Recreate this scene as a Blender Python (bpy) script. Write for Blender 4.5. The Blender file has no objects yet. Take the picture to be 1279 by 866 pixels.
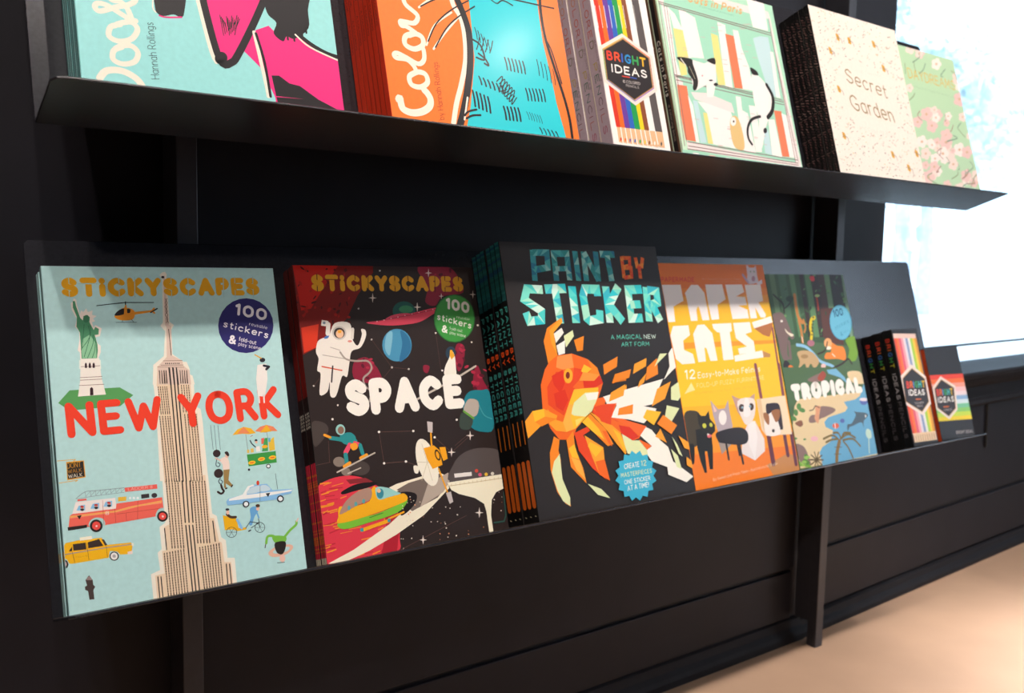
import bpy, bmesh, math, random, json
from mathutils import Vector, Matrix
RND = random.Random(11)
sc = bpy.context.scene
COL = sc.collection

# ------------------------------------------------------------------ camera
cd = bpy.data.cameras.new('camera'); cam = bpy.data.objects.new('camera', cd); COL.objects.link(cam)
YAW, PITCH, ROLL, FPX = .644, -.0955, .0199, 1140.574
fw = Vector((math.sin(YAW)*math.cos(PITCH), math.cos(YAW)*math.cos(PITCH), math.sin(PITCH)))
rt = Vector((math.cos(YAW), -math.sin(YAW), 0)); up = rt.cross(fw)
r2 = rt*math.cos(ROLL)+up*math.sin(ROLL); u2 = -rt*math.sin(ROLL)+up*math.cos(ROLL)
M = Matrix((r2, u2, -fw)).transposed().to_4x4(); M.translation = (0, 0, .7297)
cam.matrix_world = M
cd.sensor_fit = 'HORIZONTAL'; cd.sensor_width = 36; cd.lens = 36*FPX/1279; cd.clip_start = .01; cd.clip_end = 200
cd.dof.use_dof = True; cd.dof.focus_distance = .93; cd.dof.aperture_fstop = 7.5
sc.camera = cam
# ------------------------------------------------------------------ world
w = bpy.data.worlds.new('world'); sc.world = w; w.use_nodes = True
nt = w.node_tree; nt.nodes.clear()
out = nt.nodes.new('ShaderNodeOutputWorld'); bg = nt.nodes.new('ShaderNodeBackground')
tc = nt.nodes.new('ShaderNodeTexCoord'); nz = nt.nodes.new('ShaderNodeTexNoise'); nz.inputs['Scale'].default_value = 3.0; nz.inputs['Detail'].default_value = 4
rp = nt.nodes.new('ShaderNodeValToRGB'); rp.color_ramp.elements[0].position = .4; rp.color_ramp.elements[0].color = (.62, .80, 1, 1); rp.color_ramp.elements[1].position = .62; rp.color_ramp.elements[1].color = (.84, .90, 1, 1)
nt.links.new(tc.outputs['Generated'], nz.inputs['Vector']); nt.links.new(nz.outputs['Fac'], rp.inputs['Fac']); nt.links.new(rp.outputs['Color'], bg.inputs['Color'])
bg.inputs['Strength'].default_value = 3.4; nt.links.new(bg.outputs['Background'], out.inputs['Surface'])
sc.view_settings.view_transform = 'Standard'; sc.view_settings.look = 'None'; sc.view_settings.gamma = 1; sc.view_settings.use_curve_mapping = False
sc.view_settings.exposure = 0.22
# ------------------------------------------------------------------ lights
def lamp(kind, name, loc, power, color, size=.05, target=None, angle=None, blend=.5):
    d = bpy.data.lights.new(name, kind); d.energy = power; d.color = color
    if kind == 'AREA': d.shape = 'RECTANGLE'; d.size, d.size_y = size
    else: d.shadow_soft_size = size
    if kind == 'SPOT': d.spot_size = angle; d.spot_blend = blend
    o = bpy.data.objects.new(name, d); COL.objects.link(o); o.location = loc
    if target: o.rotation_euler = (Vector(target)-Vector(loc)).to_track_quat('-Z', 'Y').to_euler()
    return o
WARM = (1, .905, .845)
for lx, ly, pw in ((-.67, -.22, 72), (-.13, -.24, 78), (.62, -.30, 90), (1.35, -.32, 95), (2.05, -.34, 95)):
    lamp('SPOT', 'ceiling_or_fill_spot', (lx, ly, 2.85), pw, WARM, .022, (lx+.3, .87, .8), math.radians(72), .7)
lamp('SPOT', 'ceiling_or_fill_spot', (2.47, -.91, 2.85), 26, WARM, .05, (1.2, .9, .8), math.radians(70), .7)
lamp('SPOT', 'ceiling_or_fill_spot', (2.5, -.60, 2.85), 900, (1, .96, .95), .10, (1.95, .38, 0), math.radians(25), 1.0)  # added to brighten the floor at right, narrowed to fall off towards the wall
lamp('SPOT', 'ceiling_or_fill_spot', (-.9, -1.6, 2.85), 92, WARM, .06, (.7, .9, .6), math.radians(60), .7)  # front fill, added to soften the shade on the covers
lamp('AREA', 'added_daylight_fill', (5.3, -2.1, 1.5), 11, (.72, .78, 1), (1.7, 2.3), (1.5, -.1, .4))  # added area lamp inside the room, doubling the sky light from the right

# name: left x, width, height, distance of the front cover from the shelf back (m)
DIMS = {"ny": [0.1607, 0.2259, 0.3209, 0.03, 0.3946, 0.03], "sp": [0.4096, 0.2381, 0.3247, 0.03, 0.3946, 0.03], "pt": [0.6681, 0.2737, 0.3458, 0.066, 0.3946, 0.065], "ct": [0.9746, 0.2394, 0.3328, 0.036, 0.3946, 0.035], "tr": [1.2236, 0.217, 0.3196, 0.03, 0.3946, 0.028], "pc": [1.5031, 0.0814, 0.2087, 0.064, 0.3946, 0.062], "sb": [1.6583, 0.1233, 0.1759, 0.03, 0.3946, 0.025], "db": [0.1782, 0.2414, 0.31, 0.052, 0.8405, 0.05], "co": [0.4634, 0.2492, 0.31, 0.07, 0.8405, 0.068], "bi": [0.773, 0.0992, 0.3, 0.065, 0.8405, 0.063], "cb": [0.9352, 0.2656, 0.2912, 0.03, 0.8405, 0.015], "sg": [1.2547, 0.2477, 0.2875, 0.058, 0.8405, 0.056], "gr": [1.5549, 0.1971, 0.2865, 0.03, 0.8405, 0.02]}
# printed artwork in 0.1 mm on each cover
ART = json.loads(r'''{"ny":[["P","#f4ead8",[1091,3155,1121,3161,1135,3133,1126,3080,1124,2884,1115,2648,1156,2613,1125,2565,1114,2319,1254,2203,1258,2107,1289,2091,1303,2000,898,2025,920,2219,1028,2302,1064,2553,1024,2609,1052,2643,1084,3079,1062,3128]],
["P","#f4ead8",[922,2208,963,2248,1244,2235,1267,2163,1264,2043,1294,2020,1285,1781,1336,1749,1343,1636,1340,1031,880,1085,897,1495,908,1904,902,2043,916,2056]],
["P","#f4ead8",[903,1136,1342,1086,1345,705,1386,676,1410,462,1452,426,1451,253,1522,241,1518,-28,720,-27,718,230,804,254,796,417,836,444,835,653,891,685]],
["P","#eed3b3",[939,1132,1316,1089,1319,665,1359,657,1385,425,1410,411,1416,218,1482,207,1480,-21,755,-7,754,211,843,215,837,424,884,430,878,647,932,666]],
["P","#eed3b3",[959,2206,1199,2194,1217,2165,1237,2023,1260,2007,1256,1727,1299,1709,1287,1018,919,1061,925,1438,943,1999,933,2013]],
["P","#e3c9b8",[1101,3121,1112,3121,1108,2884,1106,2614,1129,2607,1106,2306,1205,2246,1207,2198,1262,2148,1267,2002,945,2022,957,2197,1017,2255,1056,2294,1081,2594,1070,2615,1082,2857]],
["L","#3a2a25",4,[1095,2887,1112,2840,1085,2801,1107,2756,1080,2718,1104,2676,1085,2635]],
["L","#3a2a25",4,[1114,2887,1091,2840,1108,2801,1088,2757,1108,2718,1089,2677,1106,2635]],
["L","#3a2a25",7,[1100,2573,1101,2306]],
["E","#2a2228",[1093,3105,1109,3105,1092,3092]],
["L","#8a6f60",5,[1018,2255,1203,2249]],
["L","#8a6f60",5,[991,2213,1208,2203]],
["L","#8a6f60",4,[957,2197,1212,2180]],
["E","#3a2a25",[1040,2227,1046,2227,1040,2219]],
["E","#3a2a25",[1058,2226,1064,2226,1058,2218]],
["E","#3a2a25",[1076,2225,1082,2225,1076,2217]],
["E","#3a2a25",[1095,2224,1100,2224,1094,2216]],
["E","#3a2a25",[1113,2223,1118,2223,1112,2215]],
["E","#3a2a25",[1131,2223,1136,2222,1130,2214]],
["E","#3a2a25",[1149,2222,1154,2222,1148,2214]],
["E","#3a2a25",[1167,2221,1173,2221,1167,2213]],
["L","#43302a",7,[974,2160,968,2031]],
["L","#43302a",7,[994,2159,989,2030]],
["L","#43302a",7,[1015,2158,1009,2029]],
["L","#43302a",7,[1035,2157,1030,2028]],
["L","#43302a",7,[1172,2150,1166,2019]],
["L","#43302a",7,[1193,2149,1187,2018]],
["L","#43302a",7,[1214,2147,1208,2017]],
["L","#43302a",7,[1235,2146,1229,2016]],
["L","#2c2224",12,[1066,2182,1068,2014]],
["L","#2c2224",12,[1102,2180,1104,2012]],
["L","#2c2224",12,[1138,2179,1141,2010]],
["L","#43302a",7,[971,2161,969,2032]],
["L","#43302a",7,[994,2160,993,2030]],
["L","#43302a",7,[1018,2159,1017,2029]],
["L","#43302a",7,[1037,2158,1035,2028]],
["L","#43302a",7,[1171,2151,1169,2020]],
["L","#43302a",7,[1192,2150,1191,2019]],
["L","#43302a",7,[1214,2148,1212,2017]],
["L","#43302a",7,[1236,2147,1234,2016]],
["L","#2c2224",12,[1071,2180,1061,1058]],
["L","#2c2224",12,[1107,2178,1096,1054]],
["L","#2c2224",12,[1138,2176,1126,1051]],
["L","#43302a",8,[946,2001,950,1730]],
["L","#43302a",8,[967,2000,970,1728]],
["L","#43302a",8,[988,1999,991,1726]],
["L","#43302a",8,[1009,1997,1012,1725]],
["L","#43302a",8,[1027,1996,1031,1723]],
["L","#43302a",8,[1170,2002,1165,1731]],
["L","#43302a",8,[1194,2000,1190,1729]],
["L","#43302a",8,[1219,1999,1214,1727]],
["L","#43302a",8,[1240,1997,1235,1725]],
["L","#43302a",9,[935,1710,939,1073]],
["L","#43302a",9,[961,1708,964,1070]],
["L","#43302a",9,[987,1706,990,1067]],
["L","#43302a",9,[1011,1704,1014,1064]],
["L","#43302a",9,[1032,1703,1034,1061]],
["L","#43302a",9,[1174,1708,1171,1045]],
["L","#43302a",9,[1204,1706,1200,1042]],
["L","#43302a",9,[1233,1703,1230,1038]],
["L","#43302a",9,[1260,1701,1256,1035]],
["L","#43302a",9,[1285,1699,1281,1032]],
["L","#43302a",10,[936,1078,933,436]],
["L","#43302a",10,[962,1075,959,432]],
["L","#43302a",10,[991,1072,987,428]],
["L","#43302a",10,[1019,1068,1015,423]],
["L","#43302a",10,[1045,1065,1041,419]],
["L","#43302a",11,[1188,1049,1178,443]],
["L","#43302a",11,[1217,1045,1207,439]],
["L","#43302a",11,[1246,1042,1236,434]],
["L","#43302a",11,[1276,1038,1266,430]],
["L","#43302a",11,[1303,1035,1292,426]],
["L","#2c2224",12,[1087,1061,1078,658]],
["L","#2c2224",12,[1124,1056,1114,653]],
["L","#2c2224",12,[1161,1052,1151,648]],
["L","#2c2224",12,[1080,631,1084,-3]],
["L","#2c2224",12,[1112,627,1115,-9]],
["L","#2c2224",12,[1146,622,1149,-15]],
["L","#43302a",10,[856,401,857,-1]],
["L","#43302a",10,[881,402,882,0]],
["L","#43302a",10,[907,404,908,0]],
["L","#43302a",10,[933,405,934,1]],
["L","#43302a",10,[959,406,959,1]],
["L","#43302a",10,[985,407,985,2]],
["L","#43302a",10,[1011,408,1011,2]],
["L","#43302a",10,[1038,409,1037,3]],
["L","#43302a",11,[1191,399,1198,3]],
["L","#43302a",11,[1218,400,1223,3]],
["L","#43302a",11,[1245,401,1249,4]],
["L","#43302a",11,[1272,402,1275,5]],
["L","#43302a",11,[1299,403,1300,6]],
["L","#43302a",11,[1327,405,1326,6]],
["L","#43302a",11,[1354,406,1352,7]],
["L","#43302a",11,[1381,407,1378,8]],
["L","#2c2224",10,[880,634,881,430]],
["L","#2c2224",11,[1343,632,1347,431]],
["L","#2c2224",10,[778,196,778,4]],
["L","#2c2224",10,[806,192,806,4]],
["L","#2c2224",11,[1432,197,1427,-1]],
["L","#2c2224",11,[1464,191,1463,-2]],
["L","#eed3b3",4,[931,1063,1054,1054]],
["L","#eed3b3",4,[931,1039,1053,1029]],
["L","#eed3b3",4,[931,1015,1053,1005]],
["L","#eed3b3",4,[931,990,1053,981]],
["L","#eed3b3",4,[931,966,1053,957]],
["L","#eed3b3",4,[931,942,1053,932]],
["L","#eed3b3",4,[930,918,1053,908]],
["L","#eed3b3",4,[930,894,1052,884]],
["L","#eed3b3",4,[930,870,1052,860]],
["L","#eed3b3",4,[930,846,1052,836]],
["L","#eed3b3",4,[930,823,1052,812]],
["L","#eed3b3",4,[930,799,1052,788]],
["L","#eed3b3",4,[930,775,1051,764]],
["L","#eed3b3",4,[930,751,1051,740]],
["L","#eed3b3",4,[929,727,1051,716]],
["L","#eed3b3",4,[929,703,1051,692]],
["L","#eed3b3",4,[929,679,1051,668]],
["L","#eed3b3",4,[929,656,1051,644]],
["L","#eed3b3",4,[929,632,1050,620]],
["L","#eed3b3",4,[929,608,1050,596]],
["L","#eed3b3",4,[929,584,1050,572]],
["L","#eed3b3",4,[928,561,1050,548]],
["L","#eed3b3",4,[928,537,1050,524]],
["L","#eed3b3",4,[928,513,1050,500]],
["L","#eed3b3",4,[928,490,1049,476]],
["L","#eed3b3",4,[928,466,1049,453]],
["L","#eed3b3",4,[1179,1044,1308,1035]],
["L","#eed3b3",4,[1179,1020,1308,1010]],
["L","#eed3b3",4,[1179,995,1307,985]],
["L","#eed3b3",4,[1178,971,1307,961]],
["L","#eed3b3",4,[1178,947,1307,936]],
["L","#eed3b3",4,[1178,922,1306,912]],
["L","#eed3b3",4,[1177,898,1306,887]],
["L","#eed3b3",4,[1177,874,1305,863]],
["L","#eed3b3",4,[1177,849,1305,838]],
["L","#eed3b3",4,[1176,825,1305,814]],
["L","#eed3b3",4,[1176,801,1304,789]],
["L","#eed3b3",4,[1176,776,1304,765]],
["L","#eed3b3",4,[1175,752,1303,740]],
["L","#eed3b3",4,[1175,728,1303,716]],
["L","#eed3b3",4,[1174,704,1303,692]],
["L","#eed3b3",4,[1174,680,1302,667]],
["L","#eed3b3",4,[1174,656,1302,643]],
["L","#eed3b3",4,[1173,631,1301,619]],
["L","#eed3b3",4,[1173,607,1301,594]],
["L","#eed3b3",4,[1173,583,1301,570]],
["L","#eed3b3",4,[1172,559,1300,546]],
["L","#eed3b3",4,[1172,535,1300,522]],
["L","#eed3b3",4,[1172,511,1299,498]],
["L","#eed3b3",4,[1171,487,1299,473]],
["L","#eed3b3",4,[851,382,1063,378]],
["L","#eed3b3",4,[851,359,1063,354]],
["L","#eed3b3",4,[852,336,1063,330]],
["L","#eed3b3",4,[852,312,1062,307]],
["L","#eed3b3",4,[852,289,1062,283]],
["L","#eed3b3",4,[852,265,1061,259]],
["L","#eed3b3",4,[852,242,1061,236]],
["L","#eed3b3",4,[852,219,1061,212]],
["L","#eed3b3",4,[852,195,1060,188]],
["L","#eed3b3",4,[852,172,1060,165]],
["L","#eed3b3",4,[853,149,1059,141]],
["L","#eed3b3",4,[853,125,1059,118]],
["L","#eed3b3",4,[853,102,1058,94]],
["L","#eed3b3",4,[853,79,1058,71]],
["L","#eed3b3",4,[853,55,1058,47]],
["L","#eed3b3",4,[853,32,1057,24]],
["L","#eed3b3",4,[1186,386,1401,377]],
["L","#eed3b3",4,[1186,362,1401,353]],
["L","#eed3b3",4,[1186,338,1401,328]],
["L","#eed3b3",4,[1186,314,1401,304]],
["L","#eed3b3",4,[1186,290,1401,280]],
["L","#eed3b3",4,[1186,267,1401,256]],
["L","#eed3b3",4,[1186,243,1401,231]],
["L","#eed3b3",4,[1186,219,1401,207]],
["L","#eed3b3",4,[1186,195,1401,183]],
["L","#eed3b3",4,[1186,171,1401,159]],
["L","#eed3b3",4,[1186,147,1401,135]],
["L","#eed3b3",4,[1186,124,1400,111]],
["L","#eed3b3",4,[1186,100,1400,87]],
["L","#eed3b3",4,[1186,76,1400,63]],
["L","#eed3b3",4,[1186,52,1400,39]],
["L","#eed3b3",4,[1186,29,1400,15]],
["L","#eed3b3",4,[927,1694,1040,1691]],
["L","#eed3b3",4,[1171,1691,1296,1684]],
["L","#eed3b3",4,[927,1670,1040,1666]],
["L","#eed3b3",4,[1171,1666,1296,1659]],
["L","#eed3b3",4,[927,1645,1040,1641]],
["L","#eed3b3",4,[1171,1641,1296,1634]],
["L","#eed3b3",4,[927,1621,1040,1616]],
["L","#eed3b3",4,[1171,1617,1296,1609]],
["L","#eed3b3",4,[927,1596,1040,1592]],
["L","#eed3b3",4,[1171,1592,1296,1584]],
["L","#eed3b3",4,[927,1571,1040,1567]],
["L","#eed3b3",4,[1171,1567,1296,1559]],
["L","#eed3b3",4,[928,1547,1040,1542]],
["L","#eed3b3",4,[1171,1542,1296,1534]],
["L","#eed3b3",4,[928,1522,1040,1518]],
["L","#eed3b3",4,[1171,1517,1295,1509]],
["L","#eed3b3",4,[928,1498,1041,1493]],
["L","#eed3b3",4,[1171,1492,1295,1484]],
["L","#eed3b3",4,[928,1473,1041,1468]],
["L","#eed3b3",4,[1171,1467,1295,1459]],
["L","#eed3b3",4,[928,1449,1041,1444]],
["L","#eed3b3",4,[1171,1442,1295,1433]],
["L","#eed3b3",4,[928,1424,1041,1419]],
["L","#eed3b3",4,[1171,1418,1295,1409]],
["L","#eed3b3",4,[928,1400,1041,1395]],
["L","#eed3b3",4,[1171,1393,1295,1384]],
["L","#eed3b3",4,[928,1376,1041,1370]],
["L","#eed3b3",4,[1171,1368,1295,1359]],
["L","#eed3b3",4,[928,1351,1041,1345]],
["L","#eed3b3",4,[1171,1343,1295,1334]],
["L","#eed3b3",4,[928,1327,1041,1321]],
["L","#eed3b3",4,[1171,1319,1295,1309]],
["L","#eed3b3",4,[929,1303,1041,1296]],
["L","#eed3b3",4,[1171,1294,1295,1284]],
["L","#eed3b3",4,[929,1278,1041,1272]],
["L","#eed3b3",4,[1171,1269,1295,1259]],
["L","#eed3b3",4,[929,1254,1041,1247]],
["L","#eed3b3",4,[1171,1245,1295,1234]],
["L","#eed3b3",4,[929,1230,1041,1223]],
["L","#eed3b3",4,[1171,1220,1295,1209]],
["L","#eed3b3",4,[929,1205,1041,1199]],
["L","#eed3b3",4,[1171,1195,1295,1185]],
["L","#eed3b3",4,[929,1181,1041,1174]],
["L","#eed3b3",4,[1171,1171,1295,1160]],
["L","#eed3b3",4,[929,1157,1041,1150]],
["L","#eed3b3",4,[1171,1146,1295,1135]],
["L","#eed3b3",4,[929,1133,1041,1125]],
["L","#eed3b3",4,[1171,1122,1295,1110]],
["L","#eed3b3",4,[929,1109,1041,1101]],
["L","#eed3b3",4,[1171,1097,1295,1086]],
["L","#eed3b3",4,[940,1985,1033,1983]],
["L","#eed3b3",4,[1164,1985,1251,1983]],
["L","#eed3b3",4,[940,1960,1033,1958]],
["L","#eed3b3",4,[1164,1960,1251,1957]],
["L","#eed3b3",4,[940,1935,1033,1933]],
["L","#eed3b3",4,[1164,1935,1251,1932]],
["L","#eed3b3",4,[940,1910,1033,1908]],
["L","#eed3b3",4,[1164,1909,1251,1907]],
["L","#eed3b3",4,[940,1886,1033,1883]],
["L","#eed3b3",4,[1164,1884,1251,1881]],
["L","#eed3b3",4,[941,1861,1033,1859]],
["L","#eed3b3",4,[1164,1859,1251,1856]],
["L","#eed3b3",4,[941,1836,1033,1834]],
["L","#eed3b3",4,[1164,1834,1251,1831]],
["L","#eed3b3",4,[941,1811,1033,1809]],
["L","#eed3b3",4,[1164,1809,1251,1805]],
["L","#eed3b3",4,[941,1787,1033,1784]],
["L","#eed3b3",4,[1164,1784,1251,1780]],
["L","#eed3b3",4,[941,1762,1033,1759]],
["L","#eed3b3",4,[1164,1759,1251,1755]],
["P","#f2e4d8",[255,2895,276,2882,279,2827,296,2740,309,2778,330,2763,356,2796,370,2761,411,2776,404,2733,443,2721,409,2694,427,2672,397,2661,407,2607,424,2633,479,2599,457,2523,417,2514,430,2453,456,2431,451,2365,420,2302,266,2309,268,2373,251,2395,276,2502,277,2577,246,2622,266,2697,229,2785,226,2850,243,2863]],
["P","#4d8f68",[245,2869,263,2869,269,2822,297,2707,319,2680,327,2723,363,2733,381,2711,375,2662,406,2585,423,2615,453,2594,445,2540,412,2536,428,2448,427,2388,413,2307,279,2310,280,2394,282,2480,283,2566,258,2621,268,2719,241,2806]],
["P","#8fc79c",[301,2501,368,2542,415,2454,409,2313,286,2316,284,2415]],
["C","#2f6a4a",5,[326,2641,297,2458,283,2394]],
["C","#2f6a4a",5,[374,2629,373,2542,302,2328]],
["C","#2f6a4a",5,[360,2630,366,2521,283,2405]],
["C","#2f6a4a",5,[397,2541,390,2455,330,2316]],
["C","#2f6a4a",5,[412,2476,400,2389,370,2315]],
["E","#3d7a58",[348,2695,375,2695,345,2658]],
["P","#eaf0e4",[256,2303,445,2294,442,2208,250,2217]],
["P","#3a2228",[306,2266,316,2276,324,2265,323,2224,306,2223]],
["P","#3a2228",[339,2264,349,2275,357,2264,357,2223,339,2222]],
["P","#3a2228",[372,2263,382,2273,390,2262,390,2221,372,2220]],
["P","#5aa05a",[48,1911,153,2022,593,2019,709,1936,582,1839,137,1834]],
["P","#f4ece0",[269,2313,434,2311,438,2124,464,1960,220,1958,250,2110]],
["L","#8a6a60",5,[268,2238,433,2238]],
["L","#8a6a60",5,[250,2110,441,2109]],
["L","#8a6a60",5,[237,2061,456,2058]],
["L","#8a6a60",5,[251,2135,443,2134]],
["P","#3a2228",[302,2262,312,2276,320,2261,319,2223,299,2224]],
["P","#3a2228",[336,2260,346,2275,354,2259,354,2221,333,2222]],
["P","#3a2228",[370,2258,381,2273,389,2257,388,2220,367,2221]],
["P","#3a2228",[324,1961,329,2026,344,2040,356,2024,354,1962]],
["L","#26312f",8,[451,2821,571,2835,716,2849,981,2846]],
["L","#26312f",10,[717,2858,714,2822]],
["S","#f09a2c",[602,2712,647,2767,701,2798,772,2782,795,2742,775,2687,721,2671,650,2676]],
["P","#f09a2c",[780,2752,950,2768,979,2796,989,2785,971,2762,990,2739,979,2730,954,2749,788,2726]],
["S","#2a2426",[605,2721,642,2769,696,2789,694,2735]],
["S","#2a2426",[723,2783,754,2781,749,2748,724,2746]],
["P","#f09a2c",[698,2789,712,2827,722,2822,723,2741,692,2735]],
["L","#26312f",4,[612,2654,803,2650]],
["L","#26312f",4,[675,2672,670,2653]],
["L","#26312f",4,[755,2681,777,2651]],
["L","#26312f",13,[943,2745,1010,2784]],
["T","#e8a717",30,"STiCKYSCAPES",[160,2908,2076,2911,160,3098]],
["L","#a9cfcf",7,[226,3106,224,3042]],
["L","#a9cfcf",7,[221,2971,218,2905]],
["L","#a9cfcf",8,[674,3109,671,3043]],
["L","#a9cfcf",8,[667,2970,664,2901]],
["L","#a9cfcf",8,[1173,3111,1169,3044]],
["L","#a9cfcf",8,[1165,2968,1161,2898]],
["L","#a9cfcf",8,[1341,3112,1337,3044]],
["L","#a9cfcf",8,[1332,2967,1328,2897]],
["L","#a9cfcf",8,[1827,3115,1822,3044]],
["L","#a9cfcf",8,[1817,2966,1812,2893]],
["L","#a9cfcf",9,[2023,3116,2018,3045]],
["L","#a9cfcf",8,[2011,2965,2006,2891]],
["L","#a9cfcf",8,[822,3107,809,2900]],
["L","#a9cfcf",8,[1706,3111,1689,2894]],
["L","#a9cfcf",10,[306,3037,473,3038]],
["E","#2e2a6b",[1897,2587,2194,2580,1864,2294]],
["T","#f3ecee",22,"100",[1786,2704,2120,2630,1810,2831]],
["T","#f3ecee",15,"stickers",[1645,2580,2118,2438,1666,2651]],
["T","#f3ecee",9,"reusable",[1927,2589,2118,2539,1937,2622]],
["T","#f3ecee",20,"&",[1688,2403,1760,2389,1709,2495]],
["T","#f3ecee",11,"fold-out",[1799,2426,1979,2376,1809,2470]],
["T","#f3ecee",11,"play scene",[1788,2377,2020,2319,1798,2415]],
["T","#f2432b",21,"NEW",[114,1577,958,1581,105,1907]],
["T","#f2432b",21,"YORK",[1141,1573,2159,1586,1128,1916]],
["P","#f3ece4",[1968,2163,2067,2172,2062,2006,2013,1822,1937,1835,1938,2013]],
["E","#2b2a33",[2030,2212,2061,2211,2027,2188]],
["L","#e8a717",11,[1953,2274,2018,2230]],
["L","#2b2a33",25,[2037,2151,2092,2137,2060,2111]],
["L","#f3ece4",16,[1947,1848,1946,1766]],
["L","#f3ece4",16,[2002,1844,1998,1763]],
["L","#51606a",4,[1417,1576,1418,1330]],
["L","#51606a",4,[1454,1573,1451,1326]],
["L","#51606a",4,[1491,1570,1491,1322]],
["E","#3a2c2c",[1450,1289,1489,1285,1446,1251]],
["E","#3a2c2c",[1448,1089,1494,1084,1443,1044]],
["C","#51606a",9,[1449,1243,1431,1176,1455,1155,1472,1179,1452,1196]],
["C","#51606a",9,[1461,1040,1440,1009,1459,981,1479,1001,1463,1021]],
["C","#3a2c2c",20,[1461,970,1469,932,1481,906,1453,886,1422,908]],
["S","#f3ddd0",[1473,1222,1535,1247,1564,1203,1559,1114,1499,1117,1497,1169]],
["E","#f0c0a8",[1551,1257,1570,1255,1549,1231]],
["S","#3a2c2c",[1529,1289,1559,1297,1574,1262,1558,1248]],
["P","#a08450",[1499,1117,1563,1117,1540,1010,1575,956,1555,943,1507,982,1510,934,1488,940]],
["L","#3a2c2c",13,[1501,928,1517,933]],
["L","#3a2c2c",13,[1562,939,1575,956]],
["L","#f0c0a8",13,[1480,1215,1431,1245]],
["P","#f5b62c",[1629,1456,1683,1508,1752,1529,1827,1507,1875,1453,1801,1448,1735,1460]],
["P","#f09060",[1678,1465,1752,1529,1812,1458]],
["P","#f08a60",[1866,1473,1925,1514,1996,1527,2067,1502,2109,1451,2038,1458,1977,1448]],
["P","#f5b62c",[1918,1453,1996,1527,2041,1453]],
["L","#8d9a98",6,[1766,1447,1772,1257]],
["L","#8d9a98",6,[1989,1450,1994,1388]],
["P","#3f9a48",[1755,1243,2064,1246,2062,1127,1761,1122]],
["E","#f5c22c",[1799,1155,1838,1157,1800,1135]],
["E","#e07030",[1799,1155,1826,1156,1799,1148]],
["E","#f5c22c",[1903,1180,1942,1182,1904,1160]],
["E","#e07030",[1903,1180,1930,1182,1903,1173]],
["E","#f5c22c",[2021,1183,2061,1185,2022,1162]],
["E","#e07030",[2021,1183,2049,1184,2022,1176]],
["P","#e8c060",[1760,1292,1784,1293,1784,1259,1760,1258]],
["P","#e8c060",[1800,1299,1831,1300,1830,1258,1799,1258]],
["P","#e86a5a",[1923,1391,1955,1396,1956,1334,1920,1333]],
["P","#4aa058",[1959,1391,1994,1392,1982,1255,1916,1257]],
["P","#e8c040",[1997,1345,2041,1384,2062,1393,2058,1259,1998,1253]],
["P","#6ab0c8",[1998,1388,2022,1389,2021,1347,1997,1345]],
["P","#f3ece4",[1856,1313,1899,1316,1901,1263,1857,1259]],
["C","#2b2a33",11,[1855,1309,1821,1347,1805,1383]],
["E","#2b2a33",[1867,1377,1882,1375,1865,1364]],
["E","#f0c0a8",[1868,1358,1882,1356,1867,1344]],
["E","#f5b62c",[1952,1304,1984,1305,1953,1286]],
["L","#c04a40",6,[1814,1424,1838,1433]],
["E","#3a3c42",[1968,1099,1993,1096,1965,1075]],
["E","#eef2f0",[1968,1099,1984,1097,1966,1084]],
["E","#2b2a33",[1761,1088,1774,1086,1759,1075]],
["P","#8abfe8",[1494,800,1517,826,1667,848,1727,923,1778,932,1932,921,1982,850,2204,834,2178,788,2097,783,2024,750,1695,755,1502,762]],
["P","#f2f2ee",[1524,822,1667,848,1727,923,1786,934,1799,918,1750,909,1706,839,2199,827,2180,810,1843,796,1522,804]],
["S","#c6dce6",[1711,850,1755,901,1853,911,1846,852]],
["S","#c6dce6",[1864,910,1926,906,1960,857,1858,854]],
["E","#2b3038",[1691,748,1726,744,1687,714]],
["E","#eef2f0",[1691,748,1713,745,1688,726]],
["E","#2b3038",[2057,750,2095,745,2053,714]],
["E","#eef2f0",[2057,750,2081,747,2055,727]],
["E","#d8442c",[1837,943,1852,941,1834,919]],
["P","#2b3038",[1905,826,1956,827,1928,785]],
["L","#51606a",4,[2033,1015,2038,851]],
["L","#51606a",4,[1856,907,1839,759]],
["P","#f0b41c",[1448,671,1574,628,1592,522,1674,518,1668,497,1578,495,1529,521,1451,525]],
["R","#3c4648",5,[1516,493,1568,486,1511,443]],
["L","#3c4648",3,[1465,501,1568,486]],
["L","#3c4648",3,[1496,540,1537,446]],
["L","#3c4648",3,[1547,533,1486,454]],
["R","#3c4648",6,[1809,495,1860,487,1803,445]],
["L","#3c4648",3,[1758,502,1860,487]],
["L","#3c4648",3,[1789,541,1830,448]],
["L","#3c4648",3,[1840,534,1779,456]],
["C","#4a3428",26,[1490,676,1523,644,1574,635]],
["E","#f0c0a8",[1499,693,1515,691,1497,671]],
["E","#2b2a33",[1498,722,1518,720,1497,710]],
["L","#8abfe8",26,[1586,607,1622,518]],
["S","#6aa8d8",[1729,699,1799,708,1813,665,1765,610,1729,532,1700,545,1726,610]],
["E","#f0c0a8",[1808,685,1825,682,1805,664]],
["E","#4a3428",[1811,714,1834,711,1809,697]],
["L","#6aa8d8",15,[1793,653,1809,591]],
["L","#3c4648",7,[1663,512,1714,567,1799,541,1718,504]],
["L","#3c4648",7,[1804,584,1809,495]],
["L","#2b2a33",13,[1689,475,1712,483]],
["C","#7abf48",25,[1857,328,1878,390,1936,387,1986,349,2045,352,2116,411,2194,462,2202,493]],
["S","#7abf48",[1932,387,2066,362,2056,307,1953,313]],
["S","#e9b8a0",[1871,234,1978,282,2115,270,2129,226,2044,178,1908,180]],
["S","#b9dcdd",[1917,230,1975,254,2093,251,2068,212,1950,206]],
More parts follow.
